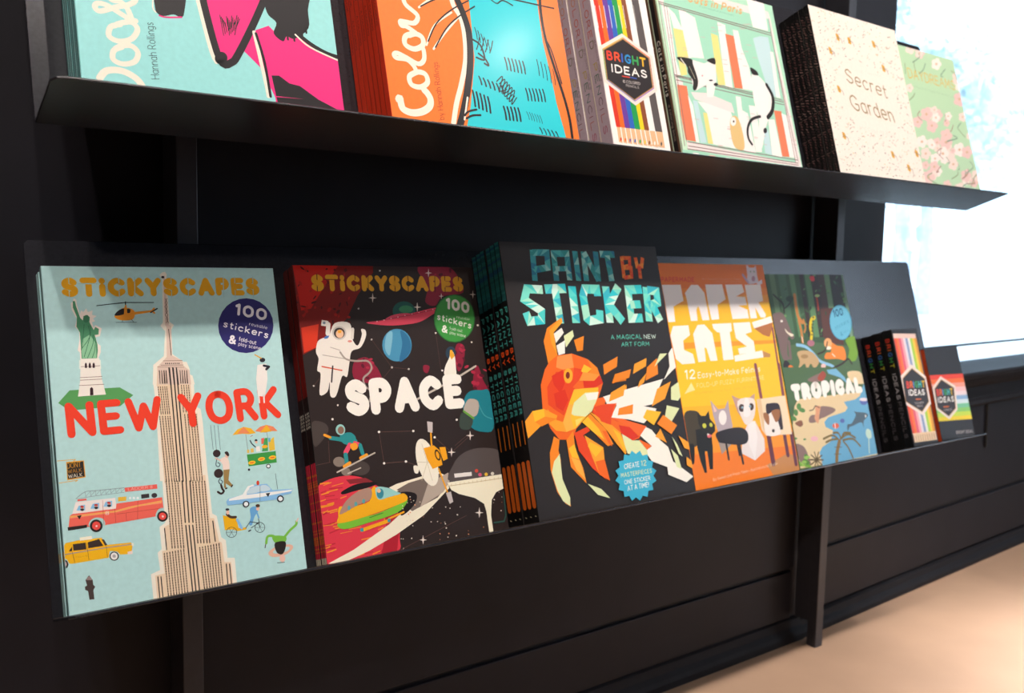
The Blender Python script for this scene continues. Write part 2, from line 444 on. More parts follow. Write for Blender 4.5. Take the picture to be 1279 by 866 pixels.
["S","#2c2624",[1947,314,2056,312,2052,242,2010,189,1955,220]],
["E","#f0c0b0",[2009,147,2040,142,2005,110]],
["L","#3c4648",6,[1950,114,2028,105]],
["L","#f0c0b0",14,[2202,493,2226,522]],
["L","#51404a",9,[1850,318,1839,283]],
["L","#e9b03c",6,[-9,1382,153,1379,131,1359]],
["L","#e9b03c",6,[-3,1181,159,1187,138,1176]],
["P","#e9a62c",[73,1365,224,1362,226,1206,72,1197]],
["P","#2e2a26",[78,1355,217,1354,219,1213,79,1207]],
["T","#c98f2c",9,"DONT",[78,1302,195,1305,78,1351]],
["T","#c98f2c",9,"WALK",[81,1258,200,1260,79,1293]],
["T","#f1ead8",9,"WALK",[84,1213,202,1215,82,1249]],
["C","#8a9498",5,[129,1020,210,1073,309,1072,552,1065]],
["C","#8a9498",4,[139,1019,274,1024,548,1023]],
["L","#8a9498",3,[213,1073,212,1028,255,1072]],
["L","#8a9498",3,[257,1072,255,1028,298,1071]],
["L","#8a9498",3,[300,1071,299,1029,342,1070]],
["L","#8a9498",3,[344,1070,343,1029,386,1069]],
["L","#8a9498",3,[388,1069,387,1029,430,1068]],
["L","#8a9498",3,[432,1068,431,1029,475,1067]],
["L","#8a9498",3,[477,1067,476,1029,519,1067]],
["L","#8a9498",3,[522,1066,521,1029,565,1066]],
["P","#f0655a",[554,1065,849,1059,849,1018,557,1026]],
["T","#f8c4b8",10,"LADDER 8",[583,1032,806,1027,584,1061]],
["P","#f3e8e2",[125,991,465,983,467,882,87,886]],
["P","#f0655a",[143,1013,216,1012,220,994,140,996]],
["P","#f0695a",[66,875,89,888,462,883,471,928,885,930,888,832,875,759,356,747,191,754,50,774]],
["S","#a9d3d0",[220,761,236,808,289,826,345,804,356,747,293,739]],
["S","#a9d3d0",[811,756,836,816,887,826,878,724]],
["P","#f8a070",[68,875,460,866,579,884,879,901,877,873,665,873,469,848,66,852]],
["L","#f5c040",5,[67,867,460,858,589,877,879,894]],
["P","#2c2624",[41,777,205,774,201,747,43,745]],
["L","#b04038",3,[353,975,346,754]],
["L","#b04038",3,[451,884,451,750]],
["L","#b04038",3,[468,831,882,827]],
["L","#b04038",3,[661,924,644,757]],
["L","#b04038",3,[547,826,545,754]],
["P","#8ac4e8",[126,914,147,955,202,957,198,904]],
["E","#f0c0a8",[176,932,190,930,175,918]],
["E","#c83830",[175,942,191,939,174,932]],
["S","#3c3438",[160,925,187,923,184,904,164,907]],
["P","#8ac4e8",[244,914,266,955,322,957,318,904]],
["E","#f0c0a8",[295,931,310,929,294,918]],
["E","#c83830",[294,941,311,939,293,932]],
["S","#3c3438",[279,924,307,923,304,904,283,906]],
["P","#8ac4e8",[356,917,378,958,435,960,431,907]],
["E","#f0c0a8",[408,934,422,933,407,921]],
["E","#c83830",[406,945,423,942,406,935]],
["S","#3c3438",[391,928,420,926,416,907,395,909]],
["E","#2c2624",[281,752,335,744,277,695]],
["E","#e85048",[281,752,317,747,278,713]],
["E","#f8e0d8",[283,749,292,748,282,740]],
["E","#2c2624",[872,750,922,743,868,699]],
["E","#e85048",[872,750,906,745,869,716]],
["E","#f8e0d8",[874,748,884,746,873,737]],
["P","#e8b83c",[489,985,564,982,558,943,488,946]],
["E","#eef2f0",[595,962,606,961,594,950]],
["E","#eef2f0",[629,958,641,956,628,945]],
["E","#eef2f0",[663,953,675,952,662,941]],
["P","#3c3438",[696,982,768,981,768,943,695,943]],
["E","#3c3438",[815,957,842,954,813,934]],
["T","#f3ece4",10,"8",[365,838,401,837,366,871]],
["P","#2c2624",[126,867,167,867,144,831]],
["P","#f5b81c",[-45,557,15,639,61,642,132,648,316,637,362,564,564,553,583,530,564,460,542,450,463,458,440,491,378,506,363,448,56,447,32,453,15,494,-43,519]],
["P","#3c302c",[35,562,66,601,63,560]],
["P","#3c302c",[73,619,180,616,182,555,73,561]],
["P","#3c302c",[197,616,294,629,328,562,198,561]],
["P","#3c302c",[315,624,337,617,362,562,341,561]],
["L","#a89a96",9,[-36,539,63,540,350,542,571,534]],
["P","#f8f0d8",[133,669,235,668,239,637,133,640]],
["L","#4a3a30",3,[62,556,77,451]],
["L","#4a3a30",3,[188,612,195,459]],
["L","#4a3a30",3,[351,555,353,455]],
["T","#8a6a28",5,"TAXI CAB",[90,493,187,491,89,506]],
["E","#2c2624",[411,453,451,446,408,412]],
["E","#f4f0ea",[411,453,442,448,409,420]],
["E","#b8b0b0",[411,453,426,450,410,438]],
["E","#2c2624",[-18,456,24,449,-21,412]],
["E","#d8b0b0",[-18,456,10,452,-20,427]],
["P","#f0d8d0",[529,472,576,475,572,445,531,447]],
["E","#f4ead8",[581,530,591,529,580,513]],
["P","#4a3e3a",[152,284,185,321,212,274,214,230,229,210,211,184,213,102,172,105,166,183,143,200,143,226,162,235]],
["P","#9a8480",[158,283,172,311,196,307,210,274]]],"sp":[["P","#7c150d",[1,3257,993,3262,980,3170,744,2899,575,2634,193,2322,2,2246]],
["P","#c01d10",[0,3246,547,3249,322,2971,156,2756,40,2737]],
["P","#d6381d",[16,2544,226,2580,171,2323,16,2266]],
["E","#a31a10",[373,2739,351,2716,358,2751]],
["E","#4d0f0b",[633,3196,622,3176,614,3203]],
["E","#a31a10",[611,3141,607,3120,600,3142]],
["E","#4d0f0b",[400,3206,385,3200,397,3216]],
["E","#a31a10",[516,3111,503,3082,507,3114]],
["E","#4d0f0b",[110,3213,134,3194,103,3205]],
["E","#a31a10",[601,2649,598,2633,580,2651]],
["E","#4d0f0b",[454,3082,417,3074,451,3098]],
["E","#a31a10",[590,3021,607,3013,585,3013]],
["E","#4d0f0b",[48,3024,34,3002,42,3027]],
["E","#a31a10",[222,3017,238,2992,210,3009]],
["E","#4d0f0b",[283,2765,294,2764,280,2746]],
["E","#a31a10",[448,2671,452,2663,431,2664]],
["E","#4d0f0b",[404,3209,393,3206,402,3217]],
["E","#a31a10",[96,2737,111,2709,78,2728]],
["E","#4d0f0b",[216,2881,194,2858,210,2886]],
["E","#a31a10",[478,2661,488,2658,471,2643]],
["E","#4d0f0b",[200,2826,166,2815,197,2837]],
["E","#a31a10",[357,3014,374,3010,354,3005]],
["E","#4d0f0b",[71,2780,106,2774,69,2771]],
["E","#a31a10",[633,2868,626,2848,623,2870]],
["E","#4d0f0b",[532,2920,511,2912,529,2927]],
["E","#a31a10",[13,2903,-9,2879,6,2908]],
["E","#4d0f0b",[600,2806,605,2777,591,2804]],
["E","#a31a10",[60,2683,42,2681,59,2695]],
["E","#4d0f0b",[505,2586,490,2569,495,2594]],
["E","#a31a10",[315,3028,322,3010,307,3024]],
["E","#4d0f0b",[598,2593,610,2571,585,2586]],
["E","#a31a10",[65,3042,76,3016,48,3034]],
["E","#4d0f0b",[478,2715,456,2695,467,2726]],
["E","#a31a10",[207,2767,194,2755,198,2776]],
["E","#4d0f0b",[455,3025,444,2991,439,3028]],
["E","#a31a10",[-5,2870,-4,2855,-21,2868]],
["E","#4d0f0b",[509,2796,494,2769,498,2801]],
["E","#a31a10",[442,2682,424,2674,434,2698]],
["E","#4d0f0b",[397,2589,392,2555,383,2590]],
["E","#a31a10",[71,2687,51,2659,60,2694]],
["E","#4d0f0b",[438,2745,434,2732,420,2748]],
["E","#a31a10",[427,2944,415,2920,411,2949]],
["E","#4d0f0b",[497,3197,490,3185,485,3202]],
["E","#a31a10",[116,2781,117,2756,109,2780]],
["E","#4d0f0b",[170,3180,180,3173,163,3170]],
["E","#a31a10",[150,3191,142,3171,139,3194]],
["E","#4d0f0b",[393,3061,401,3031,386,3059]],
["E","#a31a10",[176,2954,180,2943,158,2946]],
["E","#4d0f0b",[6,2828,11,2819,-7,2822]],
["S","#8c2038",[1590,3241,2006,3255,2155,3121,2196,2925,1892,2881,1763,2764,1635,2814,1690,3003]],
["S","#8c2038",[592,2126,745,2183,834,2111,896,2018,902,1884,589,1928]],
["S","#8c2038",[1994,2280,2102,2251,2054,2039,1969,1949,1936,2093]],
["S","#8c2038",[2194,1934,2263,2002,2307,1831,2355,1683,2156,1699]],
["S","#8c2038",[1493,2049,1571,2033,1532,1954,1483,1980]],
["E","#b02c46",[1941,2965,1904,2941,1930,2978]],
["E","#b02c46",[757,2062,753,2047,736,2066]],
["E","#b02c46",[2094,1998,2060,1986,2088,2013]],
["E","#b02c46",[2179,1928,2209,1914,2165,1910]],
["E","#5a1628",[1966,2984,1985,2969,1951,2970]],
["E","#5a1628",[667,1908,644,1901,660,1932]],
["E","#5a1628",[2045,2203,2055,2163,2023,2198]],
["E","#5a1628",[2211,1675,2211,1648,2193,1674]],
["E","#b02c46",[1753,3063,1729,3045,1742,3074]],
["E","#b02c46",[806,2154,777,2147,802,2167]],
["E","#b02c46",[2088,2205,2064,2203,2087,2217]],
["E","#b02c46",[2222,1782,2210,1757,2198,1789]],
["E","#5a1628",[2052,3208,2045,3172,2034,3209]],
["E","#5a1628",[700,2085,710,2061,682,2078]],
["E","#5a1628",[2064,2107,2065,2095,2047,2105]],
["E","#5a1628",[2352,1692,2324,1673,2344,1699]],
["E","#b02c46",[1890,3076,1890,3042,1864,3073]],
["E","#b02c46",[809,2054,828,2041,791,2035]],
["E","#b02c46",[1953,2046,1943,2034,1929,2059]],
["E","#b02c46",[2269,1871,2306,1853,2252,1848]],
["E","#5a1628",[1914,3083,1940,3071,1903,3069]],
["E","#5a1628",[730,1946,718,1939,722,1957]],
["E","#5a1628",[2071,2086,2056,2084,2069,2109]],
["E","#5a1628",[2380,1744,2391,1734,2357,1725]],
["E","#b02c46",[1970,2966,1992,2939,1958,2958]],
["E","#b02c46",[819,2117,845,2102,808,2103]],
["E","#b02c46",[2061,2264,2078,2260,2054,2248]],
["E","#b02c46",[2170,1795,2206,1779,2154,1772]],
["E","#5a1628",[1903,3151,1868,3141,1899,3169]],
["E","#5a1628",[716,2148,701,2119,704,2152]],
["E","#5a1628",[1996,2020,2017,1998,1976,2006]],
["E","#5a1628",[2298,1878,2335,1862,2286,1861]],
["E","#b02c46",[1813,3135,1787,3106,1802,3142]],
["E","#b02c46",[769,2137,799,2124,764,2127]],
["E","#b02c46",[2046,2209,2067,2176,2026,2200]],
["E","#b02c46",[2365,1939,2400,1922,2358,1930]],
["E","#5a1628",[2121,3044,2099,3040,2120,3055]],
["E","#5a1628",[745,1943,751,1929,725,1935]],
["E","#5a1628",[1962,2187,1972,2158,1943,2181]],
["E","#5a1628",[2176,1721,2181,1690,2147,1717]],
["P","#e8dcd0",[942,2928,944,2877,986,2868,941,2860,925,2810,923,2861,882,2870,925,2877]],
["P","#e8dcd0",[1521,2812,1523,2759,1568,2750,1521,2742,1503,2690,1501,2743,1457,2752,1504,2760]],
["P","#e8dcd0",[1741,3227,1742,3178,1785,3170,1740,3162,1723,3113,1721,3162,1679,3170,1724,3178]],
["P","#e8dcd0",[2345,2953,2347,2906,2388,2898,2344,2891,2328,2845,2326,2891,2285,2900,2329,2907]],
["P","#e8dcd0",[1876,2920,1877,2887,1905,2881,1875,2876,1864,2843,1863,2876,1834,2882,1864,2887]],
["E","#efe6da",[736,2746,748,2746,734,2735]],
["E","#efe6da",[852,2383,864,2383,850,2372]],
["E","#efe6da",[1068,2048,1081,2047,1067,2036]],
["E","#efe6da",[1285,2016,1298,2015,1283,2005]],
["E","#efe6da",[1720,2429,1734,2429,1719,2418]],
["E","#efe6da",[2219,2298,2233,2298,2217,2287]],
["E","#efe6da",[1740,1973,1754,1972,1739,1961]],
["E","#efe6da",[337,1667,348,1666,335,1656]],
["E","#efe6da",[83,1900,95,1900,82,1890]],
["E","#efe6da",[2345,2507,2360,2506,2344,2495]],
["E","#efe6da",[1072,3193,1085,3193,1070,3182]],
["L","#5c4038",5,[852,2383,1068,2048,1285,2016]],
["L","#5c4038",5,[1720,2429,1723,1965]],
["L","#5c4038",5,[83,1900,414,2223]],
["L","#5c4038",5,[1068,2048,933,1926]],
["E","#1f5a52",[1325,2704,1478,2700,1308,2584]],
["E","#3f8a60",[1355,2727,1450,2724,1348,2680]],
["E","#e0506a",[1261,2618,1467,2639,1262,2559]],
["S","#e0485e",[811,2578,1002,2603,1373,2668,1732,2736,1855,2734,1691,2647,1517,2571,1302,2543,1069,2540]],
["L","#a02c44",7,[848,2577,1370,2652,1813,2730]],
["E","#f6c0c0",[950,2591,958,2591,949,2584]],
["E","#f6c0c0",[1043,2606,1051,2606,1042,2600]],
["E","#f6c0c0",[1137,2622,1145,2622,1136,2615]],
["E","#f6c0c0",[1232,2637,1240,2637,1231,2630]],
["E","#f6c0c0",[1328,2653,1336,2653,1327,2646]],
["E","#f6c0c0",[1426,2669,1433,2669,1425,2662]],
["E","#f6c0c0",[1524,2685,1532,2685,1523,2678]],
["E","#f6c0c0",[1623,2701,1631,2701,1622,2694]],
["E","#f6c0c0",[1723,2718,1732,2717,1722,2711]],
["E","#4a92b4",[1174,2305,1368,2296,1147,2113]],
["S","#2f6f96",[1240,2476,1334,2403,1355,2264,1271,2154,1175,2114,1243,2315]],
["S","#7fb8cc",[1055,2438,1134,2457,1077,2232,1045,2189,1008,2281]],
["E","#2c6a34",[2017,2602,2316,2593,1969,2303]],
["E","#3d9440",[2017,2602,2301,2594,1971,2315]],
["T","#f0eee4",24,"100",[1912,2723,2239,2656,1934,2866]],
["T","#f0eee4",15,"stickers",[1759,2593,2239,2462,1777,2674]],
["T","#f0eee4",7,"reusable",[2045,2604,2228,2569,2056,2637]],
["T","#f0eee4",20,"&",[1802,2440,1881,2418,1826,2530]],
["T","#f0eee4",9,"fold-out",[1922,2464,2101,2424,1928,2502]],
["T","#f0eee4",9,"play scene",[1914,2412,2137,2360,1920,2450]],
["T","#e0a01c",31,"STiCKYSCAPES",[194,2951,2200,2935,204,3144]],
["L","#4a1a16",9,[274,3148,269,3086]],
["L","#4a1a16",9,[261,3007,256,2946]],
["L","#4a1a16",9,[743,3147,737,3084]],
["L","#4a1a16",9,[728,3003,722,2940]],
["L","#4a1a16",10,[1261,3147,1254,3081]],
["L","#4a1a16",10,[1245,2998,1238,2933]],
["L","#4a1a16",10,[1440,3146,1433,3081]],
["L","#4a1a16",10,[1423,2996,1416,2931]],
["L","#4a1a16",10,[1958,3146,1950,3078]],
["L","#4a1a16",10,[1940,2991,1932,2924]],
["L","#4a1a16",11,[2157,3145,2149,3077]],
["L","#4a1a16",11,[2137,2989,2129,2921]],
["L","#4a1a16",7,[911,3143,888,2942]],
["L","#4a1a16",8,[1815,3141,1789,2931]],
["L","#6a1a12",9,[350,3086,526,3085]],
["S","#efe6da",[418,2584,604,2578,606,2412,666,2320,736,2440,735,2507,788,2493,782,2415,700,2297,585,2258,539,2129,490,1975,430,1983,332,1774,263,1776,273,1929,234,1825,139,1800,179,2022,143,2067,177,2193,155,2270,190,2386,276,2426,322,2424]],
["L","#efe6da",50,[342,2576,319,2468]],
["L","#e2d8cc",37,[631,2510,611,2411]],
["P","#efe6da",[269,2626,346,2611,324,2550,251,2562]],
["E","#7a8a9a",[292,2591,309,2590,290,2576]],
["E","#cfc6bc",[460,2471,546,2467,450,2392]],
["E","#3a3030",[460,2471,527,2468,452,2410]],
["E","#f0c09a",[464,2462,511,2460,458,2414]],
["P","#f0a830",[445,2502,493,2500,479,2470,446,2471]],
["L","#d8502c",14,[203,2106,438,2048]],
["L","#b8aca0",9,[332,2315,444,2276]],
["L","#b8aca0",9,[228,2233,502,2175]],
["E","#4a78b8",[300,2429,331,2440,304,2415]],
["E","#e09080",[577,2373,605,2372,575,2360]],
["L","#3a3030",18,[332,2102,296,1928]],
["C","#a89c90",21,[442,2255,502,2175,619,2146,764,2138,808,2068,770,2004,688,1943,701,1854,764,1784,725,1677]],
["E","#2c4050",[1894,2178,1966,2174,1881,2098]],
["S","#f2ecdc",[1905,2213,1944,2140,1938,1998,1916,1896,1769,1910,1784,2008,1863,2121]],
["P","#e8a82c",[1888,2214,1916,2213,1944,2140,1892,2096,1872,2144]],
["P","#e8a82c",[1764,1915,1925,1916,1920,1886,1761,1897]],
["L","#c8bcae",23,[2228,1999,1959,1883,1328,1649]],
["S","#217f8c",[2000,1616,2098,1698,2271,1699,2376,1670,2344,1301,2067,1328,1978,1477]],
["T","#f8f2e6",29,"SPACE",[450,1527,1971,1501,458,1942]],
["S","#217f8c",[1991,1559,2397,1620,2359,1217,2187,1192,2054,1248,1989,1371]],
["C","#4aa0a8",13,[2187,1542,2249,1394,2356,1336]],
["S","#b8aca0",[2054,1601,2191,1566,2162,1426,2076,1386,1963,1467]],
["S","#3c4840",[1931,1447,2073,1363,2026,1250,1926,1242,1872,1301]],
["L","#6aa040",26,[1962,1463,2087,1367]],
["S","#df3a4a",[-17,793,101,870,310,894,494,859,648,764,825,632,913,381,889,126,832,-13,306,-13,1,3,-24,241,-32,528]],
["L","#c02838",13,[-1,189,115,199]],
["L","#f2922c",7,[-7,544,69,545]],
["L","#f2922c",14,[-9,161,49,175]],
["L","#c02838",11,[8,158,111,154]],
["L","#f2922c",10,[24,728,122,748]],
["L","#f2922c",9,[35,728,109,737]],
["L","#c02838",7,[55,660,206,659]],
["L","#f2922c",14,[11,120,118,136]],
["L","#f2922c",10,[89,747,217,760]],
["L","#c02838",7,[28,720,108,723]],
["L","#f2922c",10,[98,523,189,533]],
["L","#f2922c",14,[81,618,155,626]],
["L","#c02838",13,[68,316,171,336]],
["L","#f2922c",15,[26,844,124,844]],
["L","#f2922c",12,[86,410,178,410]],
["L","#c02838",12,[122,779,275,772]],
["L","#f2922c",11,[2,661,65,671]],
["L","#f2922c",7,[17,531,80,558]],
["L","#c02838",11,[64,702,174,701]],
["L","#f2922c",12,[2,606,153,611]],
["L","#f2922c",7,[-37,191,73,196]],
["L","#c02838",13,[9,404,141,418]],
["L","#f2922c",15,[44,605,123,608]],
["L","#f2922c",15,[0,608,139,607]],
["L","#c02838",9,[17,748,83,762]],
["L","#f2922c",7,[-7,403,119,396]],
["L","#f2922c",11,[239,661,309,674]],
["L","#c02838",13,[631,511,790,517]],
["L","#f2922c",12,[428,187,575,191]],
["L","#f2922c",15,[540,12,631,29]],
["L","#c02838",7,[90,539,165,547]],
["L","#f2922c",7,[190,293,328,296]],
["L","#f2922c",8,[59,823,154,843]],
["L","#c02838",9,[440,34,545,37]],
["L","#f2922c",13,[-2,594,139,603]],
["L","#f2922c",9,[459,713,596,718]],
["L","#c02838",8,[600,14,697,32]],
["L","#f2922c",12,[338,439,480,453]],
["L","#f2922c",14,[800,307,876,329]],
["L","#c02838",17,[22,521,83,538]],
["L","#f2922c",11,[727,360,813,367]],
["L","#f2922c",11,[476,625,616,624]],
["L","#c02838",17,[192,548,338,559]],
["L","#f2922c",8,[294,321,439,322]],
["L","#f2922c",8,[157,801,291,818]],
["L","#c02838",11,[683,597,821,612]],
["L","#f2922c",11,[639,260,703,276]],
["L","#f2922c",11,[115,375,204,374]],
["L","#c02838",12,[310,561,443,564]],
["L","#f2922c",17,[613,-24,750,-19]],
["L","#f2922c",11,[647,329,774,339]],
["L","#c02838",7,[205,411,273,422]],
["L","#f2922c",15,[608,300,704,321]],
["L","#f2922c",8,[603,547,747,556]],
["L","#c02838",15,[688,-17,842,-13]],
["L","#f2922c",12,[133,353,281,347]],
["L","#f2922c",11,[379,25,439,36]],
["L","#c02838",17,[558,632,718,638]],
["L","#f2922c",14,[72,539,187,551]],
["L","#f2922c",9,[744,445,839,451]],
["P","#b02030",[732,666,901,469,901,210,832,-13,637,-10,745,236]],
["P","#8a2a30",[328,850,562,840,651,785,368,798]],
["S","#1e1618",[266,732,461,789,698,774,620,736,403,713,273,698]],
["P","#f4e9cf",[834,695,937,724,1489,795,1611,723,1617,586,1235,331,859,174,503,56,144,-24,13,7,321,98,777,295,1160,518,1287,677,925,639]],
["P","#77685f",[1087,715,1512,770,1611,632,1443,499,1091,397,1023,451,1167,561,1146,597,973,621,928,660]],
["P","#b9a898",[1338,670,1632,766,1644,673,1532,553,1198,424]],
["S","#1e1618",[947,614,1073,618,1173,571,1141,477,1014,387,937,377,1029,493]],
["S","#7abf38",[190,411,602,429,904,490,1036,536,1029,493,892,406,544,354,236,330]],
["S","#f5b01c",[186,473,211,573,335,554,575,582,616,704,668,729,699,607,921,607,1020,604,1048,534,904,490,506,423,188,400]],
["S","#b08a78",[210,515,298,623,449,706,606,722,590,601,430,561,235,495]],
["S","#9ad0c8",[671,718,810,699,925,639,971,611,820,593,684,587]],
["E","#3a8a9a",[717,647,760,641,709,592]],
["E","#e8c09a",[704,679,728,675,701,656]],
["E","#5aa0a0",[323,546,341,543,319,521]],
["E","#5aa0a0",[408,575,427,572,405,550]],
["E","#5aa0a0",[505,592,524,590,502,567]],
["L","#f5a81c",39,[440,286,783,337]],
["L","#f5a81c",21,[786,358,981,403]],
["P","#3a98a8",[424,310,462,308,461,270,424,272]],
["P","#3a98a8",[766,356,801,360,801,321,766,322]],
["L","#2c6a34",7,[551,405,723,432]],
["E","#8a7c70",[273,1051,342,1042,266,997]],
["E","#8a7c70",[350,931,415,923,345,890]],
["E","#4a403c",[506,954,629,938,496,874]],
["S","#4a403c",[12,1506,156,1486,190,1394,60,1260,4,1267]],
["C","#2c8f90",44,[204,1318,294,1298,361,1280,433,1293,499,1254]],
["S","#2c8f90",[322,1337,442,1357,505,1296,482,1213,389,1224,335,1261]],
["L","#f2a02c",28,[140,1357,205,1324]],
["C","#e8506a",53,[424,1220,362,1142]],
["C","#2c8f90",49,[359,1121,361,1014]],
["C","#e8506a",45,[485,1234,540,1207]],
["C","#2c8f90",45,[545,1206,565,1107]],
["L","#f2a02c",38,[328,993,397,1023]],
["L","#f2a02c",38,[535,1061,610,1087]],
["S","#f2a02c",[424,1220,496,1233,513,1177,451,1157]],
["E","#9ad0c8",[334,1396,390,1390,327,1337]],
["E","#8a6a58",[338,1391,375,1387,333,1349]],
["L","#c8bcae",16,[236,942,714,1100]],
["L","#c8bcae",13,[359,913,521,956]],
["L","#6a4c42",5,[799,1326,1239,1294]],
["L","#6a4c42",5,[799,1326,814,971,1092,959,1265,880]],
["L","#6a4c42",5,[1510,1193,1714,995,2006,1164]],
["L","#6a4c42",4,[177,1289,162,1060]],
["L","#6a4c42",4,[-235,1027,171,1059]],
["L","#6a4c42",5,[883,-1,1807,241]],
["L","#6a4c42",5,[1774,1068,1987,1184]],
["E","#efe6da",[799,1326,814,1325,797,1313]],
["E","#efe6da",[1239,1294,1254,1292,1237,1281]],
["E","#efe6da",[814,971,828,969,812,958]],
["E","#efe6da",[1092,959,1107,957,1090,946]],
["E","#efe6da",[1510,1193,1526,1192,1508,1180]],
["E","#efe6da",[255,1519,269,1517,253,1506]],
["E","#efe6da",[1850,1370,1866,1369,1848,1357]],
["P","#e8dcd0",[2016,1223,2018,1171,2064,1158,2015,1154,1997,1104,1995,1156,1949,1170,1998,1173]],
["P","#e8dcd0",[1723,1053,1725,1002,1769,988,1722,986,1704,937,1703,988,1658,1001,1705,1004]],
["P","#e8dcd0",[1999,308,2001,252,2050,236,1998,235,1978,183,1976,238,1927,255,1979,256]],
["P","#e8dcd0",[1189,110,1191,65,1230,51,1189,50,1174,8,1172,53,1134,67,1174,68]],
["P","#e8dcd0",[923,22,924,-4,946,-12,923,-13,915,-37,914,-11,892,-3,915,-3]],
["E","#e89a70",[1752,-35,1757,-35,1751,-39]],
["E","#e8dccc",[1768,-30,1774,-31,1768,-34]],
["E","#e8dccc",[1003,244,1012,242,1002,236]],
["E","#e89a70",[2136,-49,2143,-51,2135,-55]],
["E","#e8dccc",[1501,190,1511,188,1500,182]],
["E","#e8dccc",[1357,394,1365,393,1356,388]],
["E","#e89a70",[2335,319,2339,318,2334,315]],
["E","#e8dccc",[1074,235,1081,233,1073,228]],
["E","#e8dccc",[1205,483,1212,482,1204,477]],
["E","#e89a70",[1797,22,1806,20,1796,15]],
["E","#e8dccc",[1009,301,1018,299,1008,293]],
["E","#e8dccc",[2304,222,2314,221,2302,214]],
["E","#e89a70",[1786,-36,1791,-37,1785,-40]],
["E","#e8dccc",[1862,-39,1869,-40,1861,-45]],
["E","#e8dccc",[1092,497,1097,497,1091,493]],
["E","#e89a70",[1086,528,1093,527,1085,522]],
["E","#e8dccc",[1039,100,1047,99,1038,93]],
["E","#e8dccc",[2041,-46,2050,-47,2040,-53]],
["E","#e89a70",[2206,-52,2214,-53,2205,-59]],
["E","#e8dccc",[2344,382,2349,381,2343,378]],
["E","#e8dccc",[1042,496,1048,495,1041,490]],
["E","#e89a70",[1531,74,1539,72,1530,66]],
["E","#e8dccc",[1048,353,1055,352,1047,347]],
["E","#e8dccc",[1476,497,1484,496,1475,490]],
["E","#e89a70",[1413,91,1420,90,1412,85]],
["E","#e8dccc",[2265,-54,2270,-55,2265,-58]],
["E","#e8dccc",[1958,-28,1964,-29,1958,-33]],
["E","#e89a70",[1084,293,1090,292,1083,288]],
["E","#e8dccc",[1922,-41,1929,-42,1922,-47]],
["E","#e8dccc",[1317,241,1326,240,1316,234]],
["E","#e89a70",[2019,71,2025,70,2018,66]],
["E","#e8dccc",[1343,-17,1350,-18,1342,-23]],
["E","#e8dccc",[1001,348,1006,347,1001,343]],
["E","#e89a70",[1899,469,1905,468,1898,464]],
["E","#e8dccc",[1056,298,1066,297,1055,290]],
["E","#e8dccc",[1681,267,1691,265,1680,258]],
["E","#e89a70",[1063,385,1072,383,1062,377]],
["E","#e8dccc",[907,117,913,116,906,112]],
["E","#e8dccc",[974,474,980,473,973,468]],
["E","#e89a70",[1443,208,1447,207,1442,205]],
["E","#e8dccc",[1179,-13,1185,-14,1178,-18]],
["E","#e8dccc",[1617,500,1622,500,1616,495]],
["E","#e89a70",[2253,-52,2261,-53,2252,-58]],
["E","#e8dccc",[1008,367,1016,366,1007,360]],
["E","#e8dccc",[1507,141,1517,140,1506,133]],
["E","#e89a70",[1801,62,1806,61,1801,58]],
["E","#e8dccc",[931,111,937,110,930,105]],
["E","#e8dccc",[2129,-49,2140,-51,2128,-58]],
["E","#e89a70",[1401,-21,1410,-23,1400,-28]],
["E","#e8dccc",[2226,365,2236,363,2225,357]],
["E","#e8dccc",[1463,-23,1473,-25,1462,-32]],
["E","#e89a70",[1225,312,1230,311,1224,308]],
["E","#e8dccc",[1591,355,1599,353,1590,348]],
["E","#e8dccc",[1125,510,1131,509,1124,504]],
["E","#e89a70",[1037,371,1046,369,1035,363]],
["E","#e8dccc",[2210,330,2214,329,2209,326]],
["E","#e8dccc",[2059,-46,2068,-48,2058,-53]],
["E","#e89a70",[1135,460,1145,458,1134,452]],
["E","#e8dccc",[2311,443,2316,442,2310,438]],
["E","#e8dccc",[1535,378,1544,376,1534,370]],
["E","#e89a70",[1401,26,1406,26,1400,22]],
["E","#e8dccc",[1601,-29,1609,-30,1600,-36]],
["E","#e8dccc",[1086,558,1094,557,1085,551]],
["E","#e89a70",[1448,316,1455,315,1447,310]],
["E","#e8dccc",[1693,-32,1698,-33,1692,-37]],
["E","#e8dccc",[1735,350,1742,349,1734,344]],
["E","#e89a70",[1988,411,1995,409,1987,404]],
["E","#e8dccc",[1965,509,1974,508,1964,501]],
["E","#e8dccc",[1495,209,1502,208,1494,203]],
["E","#e89a70",[2088,455,2096,454,2087,449]],
["E","#e8dccc",[989,375,995,374,988,370]],
["E","#e8dccc",[975,440,982,439,975,434]],
["E","#e89a70",[1800,-36,1807,-38,1799,-42]],
["E","#e8dccc",[1628,33,1638,32,1626,25]],
["E","#e8dccc",[2245,-54,2251,-55,2244,-59]],
["E","#e89a70",[1107,-10,1112,-11,1107,-13]],
["E","#e8dccc",[1511,36,1518,35,1510,30]],
["E","#e8dccc",[1416,-22,1422,-23,1415,-27]],
["E","#e89a70",[1649,-31,1654,-31,1649,-35]],
["E","#e8dccc",[1401,231,1409,230,1400,225]],
["E","#f4ecd8",[1365,917,1494,932,1414,639]],
["L","#c8b898",5,[1365,917,1507,899]],
["L","#c8b898",5,[1365,917,1404,698]],
["L","#c8b898",5,[1365,917,1263,718]],
["L","#c8b898",5,[1365,917,1225,936]],
["L","#c8b898",5,[1365,917,1327,1136]],
["L","#c8b898",5,[1365,917,1469,1117]],
["P","#f2a51c",[1343,1083,1483,1101,1553,1036,1566,865,1428,832,1368,956]],
["E","#2c2018",[1518,984,1554,989,1531,917]],
["E","#f2a51c",[1518,984,1539,987,1527,939]],
["P","#f2a51c",[1558,1070,1638,1065,1649,927,1586,907,1563,1001]],
